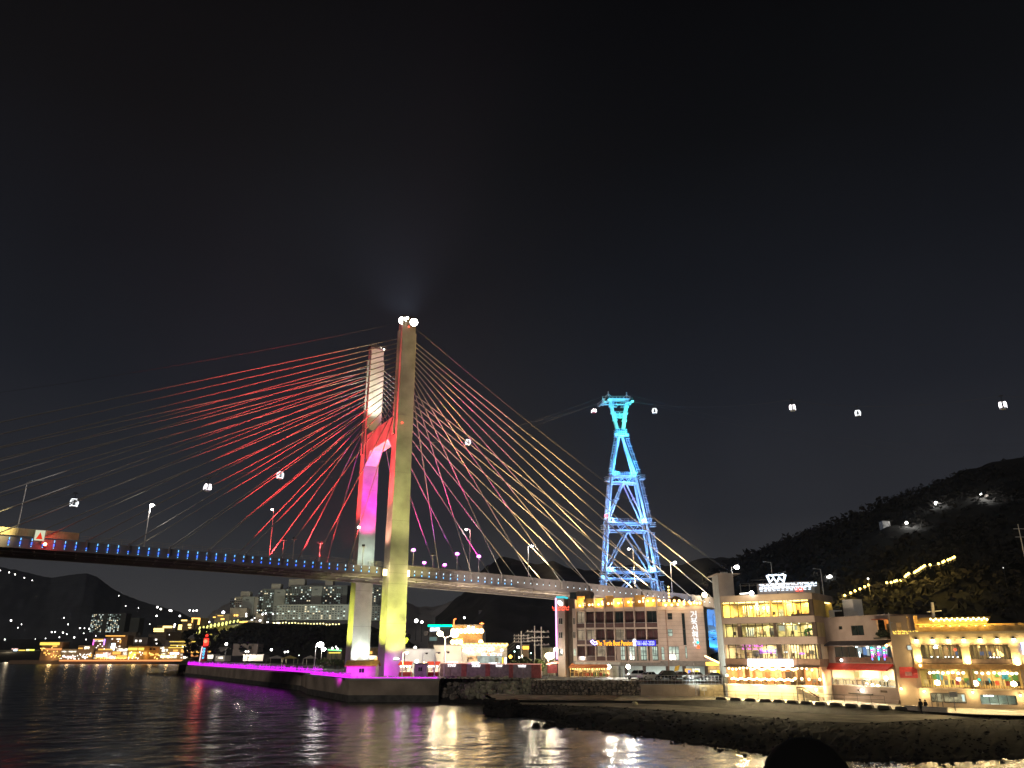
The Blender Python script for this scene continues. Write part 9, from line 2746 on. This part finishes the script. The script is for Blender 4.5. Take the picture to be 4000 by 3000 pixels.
SKIN = mat('skin', (.45, .28, .2), .6, vary=.05)
def person(loc, yaw, h, label, top, legs_c, hair_c, stride=.12, arm_fwd=(0, 0), cap=False, group=None):
    """standing or walking figure grown as one skin from its joints, 1.0 = h metres tall; faces +y before yaw"""
    s = h / 1.72
    t = thing('person', loc, label, 'person', group)
    t.rotation_euler = (0, 0, yaw)
    J, E_, R = [], [], []
    def v(x, y, z, r, par=None):
        J.append((x * s, y * s, z * s)); R.append(r * s)
        if par is not None: E_.append((par, len(J) - 1))
        return len(J) - 1
    pel = v(0, 0, .95, .145); bel = v(0, .01, 1.10, .135, pel); ch = v(0, .0, 1.30, .155, bel); nb_ = v(0, -.01, 1.45, .075, ch); nk = v(0, .0, 1.51, .055, nb_); hd0 = v(0, .015, 1.58, .085, nk); hd1 = v(0, .02, 1.65, .092, hd0); v(0, .0, 1.70, .06, hd1); v(0, .112, 1.595, .016, hd0)
    for sg in (-1, 1):
        hp = v(sg * .09, 0, .90, .095, pel); kn = v(sg * .10, sg * stride * .6 + .03, .50, .062, hp); an = v(sg * .10, sg * stride, .09, .042, kn); v(sg * .11, sg * stride + .14, .03, .035, an)
        sh = v(sg * .185, -.01, 1.40, .062, ch); el = v(sg * .24, -.03 + arm_fwd[0] * .1, 1.12, .045, sh); wr = v(sg * .25, .05 + arm_fwd[0] * .25, .88 + arm_fwd[1], .030, el); pm = v(sg * .252, .08 + arm_fwd[0] * .28, .82 + arm_fwd[1], .034, wr)
        for i, (dy, dz) in enumerate(((-.03, -.085), (-.01, -.10), (.012, -.095), (.032, -.08))):
            f1 = v(sg * .25, .08 + dy + arm_fwd[0] * .28, .82 + dz * .55 + arm_fwd[1], .010, pm); v(sg * .238, .085 + dy * 1.1 + arm_fwd[0] * .28, .82 + dz + arm_fwd[1], .008, f1)
        th = v(sg * .232, .12 + arm_fwd[0] * .28, .81 + arm_fwd[1], .011, wr); v(sg * .222, .135 + arm_fwd[0] * .28, .775 + arm_fwd[1], .009, th)
    me = bpy.data.meshes.new('body_cage'); me.from_pydata(J, E_, [])
    o = bpy.data.objects.new('body_cage', me); COL.objects.link(o)
    sk = o.modifiers.new('skin', 'SKIN'); sk.use_smooth_shade = True
    for i, r in enumerate(R): me.skin_vertices[0].data[i].radius = (r, r)
    me.skin_vertices[0].data[0].use_root = True
    sd = o.modifiers.new('sub', 'SUBSURF'); sd.levels = 1; sd.render_levels = 1
    bpy.context.view_layer.update()
    m2 = bpy.data.meshes.new_from_object(o.evaluated_get(bpy.context.evaluated_depsgraph_get()))
    bpy.data.objects.remove(o); m2.name = 'body'
    m2.materials.clear()
    for m_ in (top, legs_c, SKIN, mat('shoe_black', (.02, .02, .02), .6)): m2.materials.append(m_)
    for f in m2.polygons:
        c = f.center / s
        f.material_index = 3 if c.z < .10 else 2 if c.z > 1.50 or (abs(c.x) > .2 and c.z < .87 + arm_fwd[1]) else 1 if c.z < .96 and abs(c.x) < .2 else 0
        f.use_smooth = True
    b = bpy.data.objects.new('body', m2); COL.objects.link(b); b.parent = t
    mb = MB(); mb.ball((0, -.012 * s, 1.645 * s), .112 * s, hair_c, n=14, k=9, sz=1.02, jit=.02)
    mb.v = [Vector((q.x, min(q.y, .05 * s + (q.z / s - 1.66) * .9 * s), max(q.z, (1.53 if not cap else 1.58) * s))) for q in mb.v]
    hm_ = mb.mesh('hair', Vector()); hm_.polygons.foreach_set('use_smooth', [True] * len(hm_.polygons)); ho = bpy.data.objects.new('hair', hm_); COL.objects.link(ho); ho.parent = t
    mb = MB()
    for sg in (-1, 1):
        mb.ball((sg * .035 * s, .10 * s, 1.625 * s), .012 * s, mat('eye_dark', (.02, .015, .01), .2), n=6, k=4)
        mb.ball((sg * .095 * s, .01 * s, 1.60 * s), .022 * s, SKIN, n=6, k=4, sz=1.4)
    mb.box(-.025 * s, .025 * s, .098 * s, .104 * s, 1.548 * s, 1.556 * s, mat('lips', (.35, .12, .1), .5))
    fm = mb.mesh('face', Vector()); fo = bpy.data.objects.new('face', fm); COL.objects.link(fo); fo.parent = t
    return t
BLK_ = mat('black_coat', (.012, .012, .013), .9, vary=.2); NAV = mat('dark_trousers', (.02, .02, .025), .9); HAIR = mat('black_hair', (.01, .009, .008), .6, vary=.1)
pa = atZ(3602, 2789, 1.66); pbp = atZ(3621, 2787, 1.66)
person(pa, math.radians(20), 1.88, 'taller person in a black coat walking on the right breakwater path', BLK_, NAV, HAIR, .16, (.1, 0)).scale = (1.3, 1.25, 1)
person(pbp, math.radians(25), 1.74, 'shorter person in dark clothes walking close beside the taller one', BLK_, mat('grey_trousers', (.10, .09, .09), .9), HAIR, -.14, (.1, 0)).scale = (1.3, 1.25, 1)
pc = atZ(2302, 2724, 2.05)
person(pc, math.radians(160), 1.7, 'lone dark person standing below the stone wall', BLK_, NAV, HAIR, .08, (0, 0))
# the viewing quay the picture is taken from, with the person standing in front
mb = MB(); mb.box(-18, 18, -40, 2.7, -5, 7.62, CONCRETE); mb.build('viewing_quay', kind='structure')
hp = atY(3135, 2897, 2.05)
person((hp.x, 2.05, 7.62), math.radians(-12), hp.z - 7.62 - .03 + .005, 'dark head of a person in the foreground seen from behind', BLK_, NAV, mat('dark_beanie', (.008, .008, .008), .95, vary=.1), .04, (.2, .05))
# ================================================================== night haze over the harbour
mb = MB(); mb.box(-3300, 3300, -56, 5300, -7, 520, None)
hz = bpy.data.materials.new('harbour_haze'); hz.use_nodes = True
hn = hz.node_tree.nodes; hn.clear()
ho_ = hn.new('ShaderNodeOutputMaterial'); hv = hn.new('ShaderNodeVolumePrincipled')
hv.inputs['Color'].default_value = (.62, .72, .95, 1); hv.inputs['Density'].default_value = .00010; hv.inputs['Anisotropy'].default_value = .4
hz.node_tree.links.new(hv.outputs[0], ho_.inputs['Volume'])
mb.mats = [hz]; mb.m = [0] * len(mb.f)
mb.build('haze', kind='stuff')
